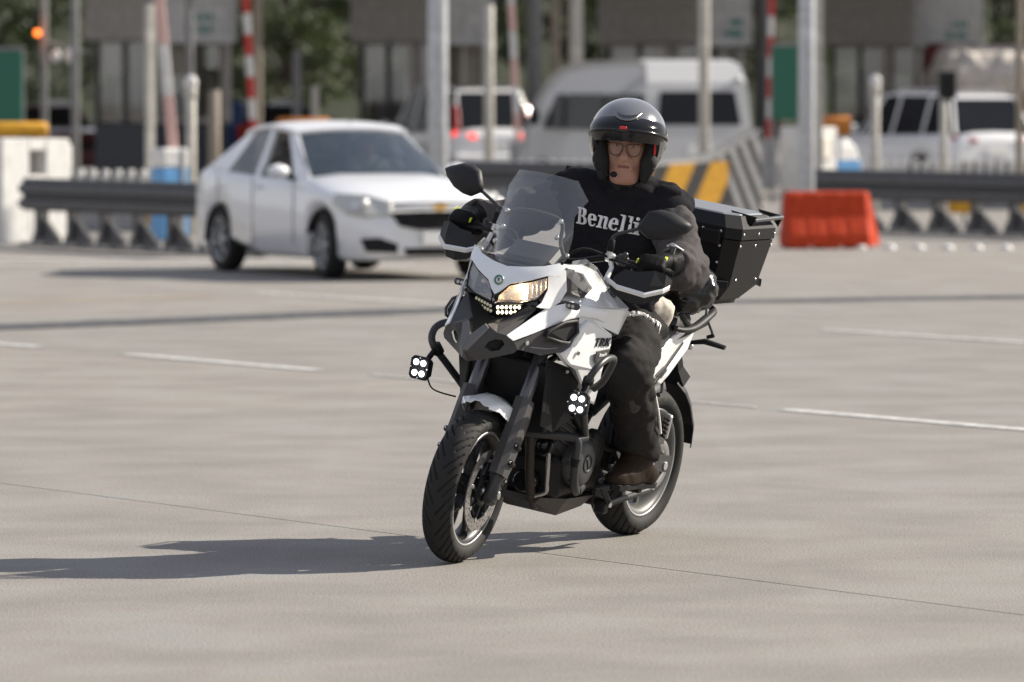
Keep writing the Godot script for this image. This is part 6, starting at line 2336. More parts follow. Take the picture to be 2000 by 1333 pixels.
# ---------------------------------------------------------------- toll plaza
func plaza_materials() -> void:
	M.grit = tex(speckle(61, 512, 0.02, 5, 0.78, 1.0))
	M.fine = bumps(62, 512, 0.12, 4.0, 3)
	M.grit_soft = tex(speckle(63, 512, 0.02, 5, 0.9, 1.02))
	M.galv = weather(mat(0.13, 0.13, 0.133, 0.55, 0.3), M.grit, M.fine, 0.8, 0.2)
	M.concrete = weather(mat(0.42, 0.40, 0.37, 0.85), M.grit, M.fine, 0.6, 0.5)
	M.white_wall = weather(mat(0.70, 0.69, 0.67, 0.7), M.grit_soft, M.fine, 0.5, 0.3)
	M.pole_white = weather(mat(0.66, 0.68, 0.71, 0.5), M.grit, M.fine, 0.5, 0.15)
	M.pole_cream = weather(mat(0.60, 0.57, 0.51, 0.6), M.grit, M.fine, 0.5, 0.15)
	M.pole_grey = weather(mat(0.26, 0.26, 0.26, 0.5), M.grit, M.fine, 0.5, 0.15)
	M.pole_tan = weather(mat(0.34, 0.29, 0.23, 0.7), M.grit, M.fine, 0.5, 0.15)
	M.yellow = weather(mat(0.72, 0.36, 0.01, 0.55), M.grit, M.fine, 0.8, 0.2)
	M.orange = weather(mat(0.60, 0.20, 0.015, 0.55), M.grit, M.fine, 0.8, 0.2)
	M.stripe_black = weather(mat(0.03, 0.03, 0.032, 0.6), M.grit, M.fine, 0.8, 0.2)
	M.stripe_grey = weather(mat(0.38, 0.38, 0.39, 0.6), M.grit, M.fine, 0.8, 0.2)
	M.barrier_red = weather(mat(0.60, 0.07, 0.028, 0.6), M.grit, M.fine, 0.8, 0.2)
	M.barrier_red.metallic_specular = 0.2
	M.blue_box = mat(0.10, 0.30, 0.58, 0.5)
	M.blue_deep = mat(0.01, 0.06, 0.20, 0.5)
	M.red_paint = mat(0.45, 0.03, 0.025, 0.5)
	M.pale_red = mat(0.62, 0.40, 0.36, 0.5)
	M.sign_green = mat(0.012, 0.12, 0.075, 0.5)
	M.booth = weather(mat(0.60, 0.56, 0.52, 0.7), M.grit, M.fine, 0.4, 0.2)
	M.booth_light = weather(mat(0.66, 0.66, 0.66, 0.6), M.grit, M.fine, 0.4, 0.2)
	M.booth_dark = weather(mat(0.06, 0.065, 0.085, 0.6), M.grit, M.fine, 0.4, 0.2)
	M.blind = mat(0.84, 0.78, 0.68, 0.8)
	M.frame_dark = mat(0.035, 0.034, 0.034, 0.5)
	M.teal = mat(0.05, 0.20, 0.18, 0.5)
	M.amber = glow(1.0, 0.28, 0.04, 1.4)
	M.amber.albedo_color = lin(0.6, 0.15, 0.02)
	M.paint = weather(mat(0.62, 0.61, 0.59, 0.8), tex(speckle(71, 512, 0.05, 5, 0.68, 1.05)), M.fine, 0.35, 0.3, true)
	M.paint_orange = weather(mat(0.50, 0.36, 0.22, 0.8), M.grit, M.fine, 0.5, 0.3, true)
	M.tar = weather(mat(0.10, 0.10, 0.108, 0.75), tex(speckle(72, 512, 0.03, 5, 0.5, 1.05)), M.fine, 0.4, 0.4, true)
	M.leaf = []
	for t in [[0.034, 0.046, 0.016], [0.024, 0.036, 0.013], [0.042, 0.055, 0.02]]:
		var m := mat(t[0], t[1], t[2], 0.7)
		m.backlight_enabled = true
		m.backlight = Color(0.16, 0.2, 0.06)
		M.leaf.append(m)
	M.bark = weather(mat(0.09, 0.07, 0.055, 0.9), M.grit, M.fine, 1.5, 0.8)
	M.hill = weather(mat(0.045, 0.055, 0.025, 0.9), M.grit, M.fine, 0.1, 1.0, true)

func sheet(called: String, pts: Array, y: float, m: Material) -> void:
	var s := sh()
	var up := []
	for q in pts: up.append(Vector3(q[0], y, q[1]))
	plate(s, up, 0.002, 0.0, Vector3.UP)
	structure(called, s, m)

func stripe(called: String, a: Vector2, b: Vector2, w: float, m: Material, y := 0.005, seed_ := 1) -> void:
	# painted line with slightly uneven edges
	var n := noise(seed_, 1.7, 2)
	var d := (b - a).normalized()
	var p := Vector2(-d.y, d.x)
	var L := a.distance_to(b)
	var k := maxi(4, int(L / 0.12))
	var l := []
	var r := []
	for i in k + 1:
		var t := float(i) / k
		var c := a.lerp(b, t)
		var e := 1.0 if i > 0 and i < k else 0.8
		l.append(c + p * (w / 2) * (1.0 + 0.18 * n.get_noise_2d(t * L * 2, 3.0)) * e)
		r.append(c - p * (w / 2) * (1.0 + 0.18 * n.get_noise_2d(t * L * 2, 40.0)) * e)
	r.reverse()
	var pts := []
	for q in l + r: pts.append([q.x, q.y])
	sheet(called, pts, y, m)

func build_markings() -> void:
	stripe("lane_marking", Vector2(-2.64, -37.68), Vector2(-1.26, -35.55), 0.15, M.paint, 0.005, 1)
	stripe("lane_marking", Vector2(-5.6, -42.2), Vector2(-3.34, -38.75), 0.15, M.paint, 0.005, 2)
	stripe("lane_marking", Vector2(1.55, -31.2), Vector2(3.6, -28.05), 0.15, M.paint, 0.005, 3)
	stripe("lane_marking", Vector2(2.35, -41.5), Vector2(4.6, -38.0), 0.15, M.paint, 0.005, 4)
	stripe("lane_marking", Vector2(-2.3, -49.1), Vector2(-0.3, -46.0), 0.15, M.paint, 0.005, 5)
	stripe("lane_marking", Vector2(-9.5, -57.2), Vector2(-1.0, -56.6), 0.35, M.paint, 0.005, 6)
	stripe("lane_marking", Vector2(-9.5, -58.9), Vector2(-1.0, -58.2), 0.35, M.paint, 0.005, 16)
	stripe("lane_marking", Vector2(-0.9, -35.0), Vector2(1.4, -31.45), 0.05, M.paint, 0.005, 8)
	stripe("edge_marking", Vector2(-5.2, -46.0), Vector2(-2.6, -48.1), 0.10, M.paint_orange, 0.005, 7)
	stripe("tar_seam", Vector2(-6.2, -39.6), Vector2(-0.63, -45.2), 0.8, M.tar, 0.006, 9)
	stripe("tar_seam", Vector2(-0.63, -45.2), Vector2(1.74, -46.9), 0.55, M.tar, 0.0065, 10)
	stripe("tar_seam", Vector2(1.74, -46.9), Vector2(7.5, -49.3), 0.6, M.tar, 0.006, 11)
	# raised white road studs
	var s := sh()
	lathe(s, [[0.075, 0.0], [0.072, 0.02], [0.055, 0.04], [0.028, 0.052], [0.0001, 0.055]], 16)
	var dome := s.mesh()
	for k in 12:
		var o := part(self, numbered("road_stud"), dome, M.white_wall)
		o.position = Vector3(3.95 + 0.325 * k, 0.0, -62.4 + 0.05 * k)
		tag(o, "white domed road stud in the row beside the red plastic barrier", "road stud", "road studs in a row")

func crash_rail(xf: Transform3D, n: int, label: String) -> void:
	# rail runs along +z of xf
	var c := thing("crash_rail", label, "guard rail", xf)
	var L := (n - 1) * 0.77 + 0.5
	var s := sh()
	var rows := []
	for z in [-0.25, L - 0.25]:
		var row := PackedVector3Array()
		for q in [[0.02, 0.73], [-0.015, 0.715], [-0.06, 0.69], [-0.06, 0.63], [0.0, 0.60], [0.0, 0.555], [-0.06, 0.52], [-0.06, 0.46], [-0.015, 0.435], [0.02, 0.42]]: row.append(Vector3(q[0], q[1], z))
		rows.append(row)
	patch(s, rows, 0.012, -1)
	part(c, "rail_beam", s, M.galv)
	s = sh()
	box(s, Vector3(0.16, 0.05, L), at(0.06, 0.755, L / 2 - 0.25), 0.01)
	part(c, "top_beam", s, M.galv)
	for k in n:
		var z := k * 0.77
		s = sh()
		box(s, Vector3(0.14, 0.62, 0.10), at(0.10, 0.42, z), 0.008)
		plate(s, [[0.09, 0.33, z + 0.05], [0.09, 0.10, z + 0.40], [0.09, 0.0, z + 0.40], [0.09, 0.0, z - 0.26], [0.09, 0.12, z - 0.2], [0.09, 0.33, z - 0.05]], 0.05, 0.004, Vector3(-1, 0, 0))
		var p := part(c, "post", s, M.galv)
		s = sh()
		box(s, Vector3(0.34, 0.05, 0.5), at(0.08, 0.025, z + 0.05), 0.01)
		part(p, "foot", s, M.concrete)

func pole(called: String, label: String, x: float, z: float, r: float, h: float, m: Material, square := false, base := true) -> Node3D:
	var c := thing(called, label, "pole", at(x, 0, z))
	var s := sh()
	if square: box(s, Vector3(r * 2, h, r * 2), at(0, h / 2, 0, 33.0), 0.01)
	else: cyl(s, Vector3.ZERO, Vector3(0, h, 0), r, 20, 0.005, r * 0.94)
	part(c, "shaft", s, m)
	if base:
		s = sh()
		box(s, Vector3(r * 4.2, 0.03, r * 4.2), at(0, 0.015, 0, 33.0), 0.005)
		var b := part(c, "base_plate", s, M.galv)
		for k in 4:
			s = sh()
			var f := TAU * k / 4 + 0.6
			cyl(s, Vector3(cos(f) * r * 2.0, 0.03, sin(f) * r * 2.0), Vector3(cos(f) * r * 2.0, 0.07, sin(f) * r * 2.0), 0.015, 8)
			part(b, "anchor_bolt", s, M.galv)
	return c

func arm(label: String, foot: Vector3, tip: Vector3, w: float, bands: int, a: Material, b: Material) -> void:
	var c := thing("barrier_arm", label, "barrier arm", Transform3D(Basis(), Vector3(foot.x, 0, foot.z)), "raised barrier arms")
	var o := Vector3(foot.x, 0, foot.z)
	for k in bands:
		var s := sh()
		var p0 := foot.lerp(tip, float(k) / bands) - o
		var p1 := foot.lerp(tip, float(k + 1) / bands) - o
		var xf := along(p0, p1)
		box(s, Vector3(w, p0.distance_to(p1) - 0.002, 0.05), Transform3D(basis_of(Vector3(0, 0, 1), p1 - p0), (p0 + p1) / 2), 0.008)
		part(c, "band", s, a if k % 2 == 0 else b)
	var s := sh()
	box(s, Vector3(0.3, foot.y, 0.3), at(0, foot.y / 2, 0), 0.02)
	part(c, "motor_housing", s, M.stripe_grey)

func gate_box(label: String, x: float, z: float, w: float, h: float, band: float, dome: bool) -> void:
	var c := thing("gate_cabinet", label, "cabinet", at(x, 0, z, 33.0))
	var s := sh()
	box(s, Vector3(w, band, w * 0.9), at(0, band / 2, 0), 0.02)
	part(c, "lower_case", s, M.blue_box)
	s = sh()
	if dome:
		loft(s, [box_ring(w / 2, w * 0.45, -w * 0.45, band, 0.05), box_ring(w * 0.42, w * 0.38, -w * 0.38, lerpf(band, h, 0.6), 0.06), box_ring(w * 0.2, w * 0.2, -w * 0.2, h, 0.05)], true, true, true, -1)
	else:
		box(s, Vector3(w, h - band, w * 0.9), at(0, (h + band) / 2 + 0.001, 0), 0.03)
	part(c, "upper_case", s, M.white_wall)

func post_device(label: String, x: float, z: float, h: float, black: bool) -> void:
	var c := thing("signal_post", label, "post", at(x, 0, z))
	var s := sh()
	cyl(s, Vector3.ZERO, Vector3(0, h - 0.1, 0), 0.062, 16, 0.005)
	part(c, "shaft", s, M.pole_cream)
	s = sh()
	if black:
		box(s, Vector3(0.24, 0.42, 0.2), at(0.05, h, 0, 20.0), 0.03)
		part(c, "signal_head", s, M.black)
	else:
		cyl(s, Vector3(0, h - 0.12, 0), Vector3(0, h + 0.02, 0), 0.075, 16, 0.01)
		part(c, "collar", s, M.pole_cream)
		s = sh()
		ball(s, Vector3(0, h + 0.08, 0), 0.085, 16, Vector3(1, 1.2, 0.8))
		part(c, "lamp_head", s, M.white_wall)

func roll(label: String, x0: float, x1: float, y: float, z: float, r: float, m: Material, block: Material, foot := 0.0) -> void:
	var c := thing("crash_cushion", label, "crash cushion", at((x0 + x1) / 2, 0, z))
	var h := (x1 - x0) / 2
	var s := sh()
	cyl(s, Vector3(-h, y, 0), Vector3(h, y, 0), r, 24, 0.03)
	part(c, "roller", s, m)
	for x in [-h * 0.7, h * 0.7]:
		s = sh()
		box(s, Vector3(0.08, y - r * 0.8 - foot, 0.1), at(x, (y - r * 0.8 + foot) / 2, -0.02), 0.01)
		part(c, "stand", s, block)

func chevrons(parent: Node, outline: PackedVector2Array, z: float, lean: float, wide: float, a: Material, b: Material, called: String, gap := 0.0) -> void:
	var lo := Vector2(1e9, 1e9)
	var hi := -lo
	for q in outline:
		lo = lo.min(q); hi = hi.max(q)
	var x := lo.x - (hi.y - lo.y) * absf(lean) - wide
	var k := 0
	while x < hi.x + (hi.y - lo.y) * absf(lean):
		var w := gap if gap > 0 and k % 2 == 0 else wide
		var band := PackedVector2Array([Vector2(x, lo.y - 0.01), Vector2(x + w, lo.y - 0.01), Vector2(x + w + lean * (hi.y - lo.y), hi.y + 0.01), Vector2(x + lean * (hi.y - lo.y), hi.y + 0.01)])
		for piece in Geometry2D.intersect_polygons(band, outline):
			var pts := []
			for q in piece: pts.append(Vector3(q.x, q.y, z))
			if pts.size() < 3: continue
			var s := sh()
			plate(s, pts, 0.012, 0.001, Vector3(0, 0, 1))
			part(parent, called, s, a if k % 2 == 0 else b)
		x += w
		k += 1

func build_islands() -> void:
	# left nose block
	var c := thing("island_block", "white concrete island block with a dark square recess at the left edge", "concrete block", at(-5.95, 0, -65.1, 46.0))
	var s := sh()
	box(s, Vector3(1.05, 1.22, 0.5), at(0, 0.61, -0.15), 0.02)
	box(s, Vector3(0.425, 1.22, 0.4), at(-0.3125, 0.61, 0.3), 0.01)
	box(s, Vector3(0.365, 1.22, 0.4), at(0.3425, 0.61, 0.3), 0.01)
	box(s, Vector3(0.258, 0.80, 0.398), at(0.03, 0.40, 0.3), 0.01)
	box(s, Vector3(0.258, 0.135, 0.398), at(0.03, 1.1525, 0.3), 0.01)
	part(c, "block", s, M.white_wall)
	s = sh()
	cyl(s, Vector3(0.03, 0.94, 0.1), Vector3(0.03, 0.94, 0.2), 0.09, 20, 0.01)
	part(c, "lamp", s, M.stripe_grey)
	s = sh()
	box(s, Vector3(0.2, 0.3, 0.3), at(0.61, 1.0, 0.2), 0.02)
	part(c, "side_box", s, M.white_wall)
	roll("yellow crash roller on top of the left-hand white island block", -7.0, -5.46, 1.33, -64.9, 0.09, M.yellow, M.white_wall, 1.21)
	# right nose: wedge with stripes
	c = thing("striped_island_nose", "island nose with yellow chevrons and grey striped wedge behind the rider's shoulder", "concrete block", at(0, 0, -74.6))
	c.transform = Transform3D(Basis(Vector3.UP, deg_to_rad(36.0)), Vector3(3.4, 0, -74.9)) * Transform3D(Basis(), Vector3(-3.46, 0, 0))
	s = sh()
	var front := [[1.35, 0.0], [1.35, 0.62], [1.62, 0.80], [2.55, 0.84], [2.9, 0.98], [3.46, 1.26], [3.46, 0.0]]
	var f3 := []
	for q in front: f3.append(Vector3(q[0], q[1], 0.0))
	plate(s, f3, 0.4, 0.01, Vector3(0, 0, 1))
	part(c, "block", s, M.concrete)
	chevrons(c, PackedVector2Array([Vector2(1.38, 0.02), Vector2(1.38, 0.60), Vector2(1.63, 0.78), Vector2(2.54, 0.82), Vector2(2.86, 0.82), Vector2(2.86, 0.02)]), 0.012, 0.55, 0.42, M.stripe_black, M.yellow, "yellow_chevron", 0.26)
	chevrons(c, PackedVector2Array([Vector2(2.58, 0.835), Vector2(2.9, 0.965), Vector2(3.44, 1.24), Vector2(3.44, 0.02), Vector2(2.88, 0.02), Vector2(2.88, 0.83)]), 0.012, -0.5, 0.115, M.stripe_black, M.stripe_grey, "grey_stripe")
	c = thing("island_block", "white concrete wall with a small beige box, right of the striped island nose", "concrete block", at(3.78, 0, -75.8, 44.0))
	s = sh()
	box(s, Vector3(0.75, 1.28, 0.4), at(0, 0.64, 0.4), 0.02)
	part(c, "wall", s, M.white_wall)
	s = sh()
	box(s, Vector3(0.14, 0.3, 0.06), at(0.12, 1.0, 0.62), 0.01)
	part(c, "beige_box", s, M.blind)
	s = sh()
	box(s, Vector3(0.06, 0.26, 0.05), at(0.215, 1.0, 0.62), 0.005)  # raised grey box added in place of a narrow slot in the wall
	part(c, "slot_box", s, M.stripe_grey)
	roll("orange crash roller beside the two tall poles on the right", 4.5, 4.92, 1.27, -80.0, 0.14, M.orange, M.concrete)
	roll("orange crash roller just above the sedan's roof", -3.5, -2.7, 1.25, -82.0, 0.12, M.orange, M.concrete)
	# rails
	crash_rail(Transform3D(Basis(Vector3.UP, atan2(LANE.x, LANE.z)), Vector3(-5.5, 0, -63.4)), 7, "dark steel crash rail on splayed posts left of the white sedan")
	crash_rail(Transform3D(Basis(Vector3.UP, atan2(LANE.x, LANE.z)), Vector3(3.95, 0, -70.3)), 8, "dark steel crash rail on splayed posts at the right edge")
	crash_rail(Transform3D(Basis(Vector3.UP, atan2(LANE.x, LANE.z)), Vector3(-0.9, 0, -79.0)), 7, "dark steel crash rail between the sedan and the rider")
	# low walls topped with white and dark blocks
	for q in [[-6.2, -70.0, 12, 0.78, "low kerb wall with white blocks behind the left crash rail"], [-0.6, -82.0, 13, 0.74, "low kerb wall with white blocks between sedan and rider"], [5.0, -82.5, 22, 0.74, "low kerb wall with white blocks behind the right crash rail"]]:
		c = thing("kerb_wall", q[4], "low wall", at(q[0], 0, q[1]))
		s = sh()
		box(s, Vector3(q[2] * 0.16, q[3] - 0.2, 0.3), at(q[2] * 0.08, (q[3] - 0.2) / 2, 0), 0.02)
		part(c, "wall", s, M.stripe_grey)
		for k in q[2]:
			s = sh()
			box(s, Vector3(0.085, 0.2, 0.2), at(0.08 + 0.16 * k, q[3] - 0.1, 0), 0.015)
			part(c, "block", s, M.white_wall)
	# hazard plates low behind the rails
	for q in [[-4.2, -66.5, "small orange hazard board seen under the left crash rail"], [5.95, -72.5, "wider orange hazard board seen under the right crash rail"], [6.75, -72.5, "small orange hazard board under the right crash rail, at the frame edge"]]:
		c = thing("hazard_board", q[2], "hazard board", at(q[0], 0, q[1]))
		s = sh()
		box(s, Vector3(0.4, 0.24, 0.03), at(0, 0.29, 0), 0.005)
		part(c, "board", s, M.yellow)
		s = sh()
		box(s, Vector3(0.04, 0.3, 0.04), at(0, 0.15, -0.04), 0.005)
		part(c, "stake", s, M.pole_grey)
	# red plastic barrier
	c = thing("plastic_barrier", "red water-filled plastic road barrier right of the top box", "barrier", at(3.56, 0, -62.5, 14.0))
	s = sh()
	var rows := []
	for q in [[-0.50, 0.05], [-0.46, 0.0], [-0.34, 0.0], [-0.32, 0.005], [-0.27, 0.005], [-0.25, 0.0], [-0.10, 0.0], [-0.08, 0.005], [-0.03, 0.005], [-0.01, 0.0], [0.14, 0.0], [0.16, 0.005], [0.21, 0.005], [0.23, 0.0], [0.40, 0.0], [0.44, 0.0], [0.50, 0.05]]:
		var i: float = q[1]
		var row := PackedVector3Array()
		for p in [[0.23, 0.03], [0.22, 0.16], [0.13, 0.36], [0.085, 0.62], [0.06, 0.65], [-0.06, 0.65], [-0.085, 0.62], [-0.13, 0.36], [-0.22, 0.16], [-0.23, 0.03]]:
			row.append(Vector3(q[0], p[1] - (i * 0.4 if p[1] > 0.5 else 0.0), p[0] - signf(p[0]) * minf(i, absf(p[0]) * 0.6)))
		rows.append(row)
	loft(s, rows, true, true, true, -1)
	part(c, "shell", s, M.barrier_red)
	for x in [-0.36, 0.0, 0.36]:
		s = sh()
		box(s, Vector3(0.2, 0.04, 0.42), at(x, 0.02, 0), 0.01)
		part(c, "foot", s, M.barrier_red)
	s = sh()
	loft(s, [pv([[0.46, 0.04, 0.2], [0.46, 0.62, 0.06], [0.46, 0.62, -0.06], [0.46, 0.04, -0.2]]), pv([[0.62, 0.04, 0.1], [0.505, 0.62, 0.035], [0.505, 0.62, -0.035], [0.62, 0.04, -0.1]])], true, true, true, -1)
	part(c, "end_cap", s, M.barrier_red)
	# poles
	pole("canopy_column", "thick pale blue-grey steel column behind the sedan's windscreen", -1.01, -75.0, 0.139, 7.0, M.pole_white)
	pole("canopy_column", "thick pale blue-grey steel column behind the red plastic barrier", 3.63, -68.0, 0.105, 7.0, M.pole_white)
	pole("steel_pole", "white square pole just right of the tall blue-grey column on the right", 4.10, -74.0, 0.055, 7.0, M.pole_cream, true)
	pole("steel_pole", "slim white pole between the sedan and the rider's helmet", -0.355, -85.0, 0.079, 3.09, M.pole_cream)
	pole("steel_pole", "slim white pole standing in front of the passenger van", 2.786, -80.0, 0.082, 6.0, M.pole_cream)
	pole("canopy_column", "cream column seen above the front of the passenger van", 1.16, -100.0, 0.13, 6.2, M.pole_cream)
	pole("canopy_column", "weathered tan column left of the cream column above the van", 0.79, -101.0, 0.09, 6.2, M.pole_tan)
	pole("canopy_column", "grey column behind the red and white arm left of the van", 0.42, -103.0, 0.16, 6.2, M.pole_grey)
	pole("steel_pole", "white square post behind the barrier cabinet on the left", -4.63, -70.5, 0.05, 2.87, M.pole_cream, true)
	pole("bollard_post", "short tan post left of the sedan's boot", -4.86, -90.0, 0.10, 1.78, M.pole_tan)
	pole("steel_pole", "tan pole beside the red and white arm left of the sedan's roof", -4.42, -96.0, 0.075, 6.0, M.pole_tan)
	pole("steel_pole", "grey pole in front of the green tree", -3.9, -100.0, 0.085, 2.5, M.pole_grey)
	pole("bollard_post", "short cream post in front of the green tree", -3.5, -98.0, 0.07, 1.85, M.pole_cream)
	pole("steel_pole", "grey pole right of the amber lamp near the left edge", -6.73, -85.0, 0.065, 6.0, M.pole_grey)
	pole("steel_pole", "thin grey pole in front of the leftmost toll booth's dark lane", -5.55, -95.0, 0.07, 6.0, M.pole_grey)
	pole("steel_pole", "brown pole standing at the right edge of the picture", 6.9, -75.0, 0.05, 7.0, M.pole_tan)
	pole("canopy_column", "broad grey column beside the red and white arm right of the van", 5.0, -110.0, 0.17, 6.2, M.pole_grey)
	c = pole("lamp_pole", "grey pole carrying an amber lamp at the upper left", -7.63, -90.0, 0.06, 6.0, M.pole_grey)
	s = sh()
	ball(s, Vector3(-0.10, 2.71, 0.1), 0.055, 14)
	part(c, "amber_lamp", s, M.amber)
	var al := OmniLight3D.new()
	al.name = "amber_light"
	al.light_color = Color(1.0, 0.45, 0.12)
	al.light_energy = 0.05
	al.light_size = 0.08
	al.omni_range = 40.0
	al.omni_attenuation = 2.0
	al.shadow_enabled = true
	c.add_child(al)
	al.position = Vector3(-0.12, 2.71, 0.24)
	s = sh()
	tube(s, [Vector3(0, 2.6, 0), Vector3(0.45, 2.42, 0), Vector3(0.7, 2.4, 0)], 0.03, 8)
	var br := part(c, "bracket", s, M.pole_grey)
	for x in [0.2, 0.42]:
		s = sh()
		ball(s, Vector3(x, 2.33, 0.1), 0.09, 14, Vector3(0.9, 1.2, 0.7))
		part(br, "globe", s, M.white_wall)
	# gates
	gate_box("white barrier cabinet with a blue base behind the left crash rail", -4.1, -66.0, 0.36, 1.10, 0.86, false)
	gate_box("white domed cabinet with a blue base behind the right crash rail", 4.66, -78.0, 0.42, 1.10, 0.80, true)
	arm("pale pink raised barrier arm above the blue and white cabinet", Vector3(-4.06, 1.10, -66.05), Vector3(-4.34, 4.2, -66.05), 0.12, 5, M.pale_red, M.white_wall)
	arm("red and white raised barrier arm left of the green tree", Vector3(-4.45, 0.9, -95.0), Vector3(-4.63, 4.2, -95.0), 0.12, 9, M.red_paint, M.white_wall)
	arm("red and white raised barrier arm above the white car with brake lights", Vector3(0.10, 0.9, -95.0), Vector3(-0.06, 4.2, -95.0), 0.11, 7, M.pale_red, M.white_wall)
	arm("red and white raised barrier arm right of the passenger van", Vector3(4.62, 0.9, -99.0), Vector3(4.66, 4.2, -99.0), 0.10, 9, M.red_paint, M.white_wall)
	post_device("cream post with a round lamp head behind the left crash rail", -3.96, -68.0, 1.80, false)
	post_device("cream post with a round lamp head left of the white car on the right", 5.27, -80.0, 1.83, false)
	post_device("cream post with a black signal head in front of the white car on the right", 6.42, -82.0, 1.86, true)
	# signs
	for q in [[-7.5, -80.0, 0.8, 1.05, 1.83, "dark green board at the left edge of the picture"], [4.27, -86.0, 0.42, 1.14, 1.89, "narrow green board left of the tall column on the right"]]:
		c = thing("green_board", q[5], "sign", at(q[0], 0, q[1]))
		s = sh()
		box(s, Vector3(q[2], q[3], 0.04), at(0, q[4], 0), 0.01)
		part(c, "panel", s, M.sign_green)
		s = sh()
		for e in [-0.5, 0.5]: box(s, Vector3(0.05, q[4] + q[3] / 2 + 0.05, 0.05), at(q[2] * e, (q[4] + q[3] / 2) / 2, -0.045), 0.006)
		box(s, Vector3(q[2] + 0.06, 0.05, 0.05), at(0, q[4] + q[3] / 2 + 0.028, 0), 0.006)
		part(c, "frame", s, M.pole_grey)
	# tanks
	c = thing("water_tank", "deep blue upright tank left of the sedan's roof", "tank", at(-5.3, 0, -105.0))
	s = sh()
	lathe(s, [[0.19, 0.0], [0.2, 0.03], [0.2, 0.5], [0.207, 0.52], [0.2, 0.54], [0.2, 1.0], [0.207, 1.02], [0.2, 1.04], [0.2, 1.5], [0.17, 1.55], [0.06, 1.57]], 24)
	part(c, "drum", s, M.blue_deep)
	s = sh()
	cyl(s, Vector3(0, 1.565, 0), Vector3(0, 1.61, 0), 0.07, 16, 0.01)
	part(c, "cap", s, M.black)
	c = thing("red_bin", "red-orange bin beside the blue tank", "bin", at(-5.02, 0, -104.0))
	s = sh()
	loft(s, [box_ring(0.13, 0.13, -0.13, 0.0, 0.03), box_ring(0.17, 0.17, -0.17, 1.02, 0.04)], true, true, true, -1)
	part(c, "bucket", s, M.barrier_red)
	s = sh()
	loft(s, [box_ring(0.18, 0.18, -0.18, 1.025, 0.04), box_ring(0.15, 0.15, -0.15, 1.12, 0.05)], true, true, true, -1)
	part(c, "lid", s, M.barrier_red)

func booth(label: String, corner: Vector3, W: float, L: float, blinds: Array, marks: bool) -> void:
	var o := corner + ACROSS * (W / 2) - LANE * (L / 2)
	var c := thing("toll_booth", label, "toll booth", Transform3D(Basis(Vector3.UP, atan2(LANE.x, LANE.z)), Vector3(o.x, 0, o.z)), "toll booths in a row")
	var s := sh()
	box(s, Vector3(W + 0.5, 0.22, L + 2.0), at(0, 0.11, 0), 0.03)
	part(c, "plinth", s, M.concrete)
	s = sh()
	box(s, Vector3(W - 0.3, 0.95, L - 0.2), at(0, 0.22 + 0.475, 0), 0.02)
	part(c, "lower_wall", s, M.booth_dark)
	s = sh()
	box(s, Vector3(W - 0.5, 0.08, L - 0.4), at(0, 1.22, 0), 0.01)
	part(c, "counter", s, M.booth)
	s = sh()
	box(s, Vector3(0.4, 0.45, 0.35), at(0.1, 1.49, 0.2), 0.03)
	box(s, Vector3(0.3, 0.9, 0.4), at(-0.1, 1.72, -L * 0.3), 0.03)
	part(c, "till", s, M.stripe_grey)
	s = sh()
	box(s, Vector3(W - 0.4, 0.06, L - 0.3), at(0, 2.64, 0), 0.01)
	part(c, "ceiling", s, M.booth)
	for e in [-1.0, 1.0]:
		var n := int(L / 0.95)
		for k in n + 1:
			s = sh()
			box(s, Vector3(0.08, 1.5, 0.30 if k % 3 == 2 else 0.09), at(e * (W / 2 - 0.19), 1.92, -L / 2 + 0.15 + k * (L - 0.3) / n), 0.01)
			part(c, "mullion", s, M.booth if k % 3 == 2 else M.frame_dark)
		for k in n:
			if blinds[k % blinds.size()] == 0: continue
			s = sh()
			box(s, Vector3(0.02, 0.55 if blinds[k % blinds.size()] == 1 else 1.25, (L - 0.3) / n - 0.16), at(e * (W / 2 - 0.26), 2.33 if blinds[k % blinds.size()] == 1 else 1.98, -L / 2 + 0.15 + (k + 0.5) * (L - 0.3) / n), 0.005)
			part(c, "blind", s, M.blind)
		for k in n:
			s = sh()
			box(s, Vector3(0.012, 1.46, (L - 0.3) / n - 0.1), at(e * (W / 2 - 0.20), 1.92, -L / 2 + 0.15 + (k + 0.5) * (L - 0.3) / n), 0.002)
			part(c, "pane", s, M.booth_glass)
	for z in [-1.0, 1.0]:
		for x in [-1.0, 0.0, 1.0]:
			s = sh()
			box(s, Vector3(0.1, 1.5, 0.08), at(x * (W / 2 - 0.2), 1.92, z * (L / 2 - 0.12)), 0.01)
			part(c, "mullion", s, M.booth)
	# fascia with a rounded front
	s = sh()
	box(s, Vector3(W, 1.7, L), at(0, 3.52, 0), 0.04)
	part(c, "fascia", s, M.booth)
	s = sh()
	var front := []
	for k in 9:
		var f := PI * k / 8.0
		front.append(Vector3(-cos(f) * (W / 2 + 0.02), 2.63, L / 2 - 0.15 + sin(f) * 0.45))
	var up := []
	for q in front: up.append(q + Vector3(0, 1.8, 0))
	loft(s, [pv(front), pv(up)], true, true, true, 1)
	var dr := part(c, "rounded_front", s, M.booth_light)
	if marks:
		for q in [[-0.1, 3.1, 0.10], [0.06, 3.1, 0.12], [0.22, 3.1, 0.08], [-0.22, 2.88, 0.16], [0.02, 2.88, 0.14], [0.2, 2.88, 0.1]]:
			s = sh()
			box(s, Vector3(q[2], 0.13, 0.03), at(q[0] * W * 0.5, q[1], L / 2 + 0.295 - absf(q[0]) * 0.06), 0.005)
			part(dr, "mark", s, M.teal)

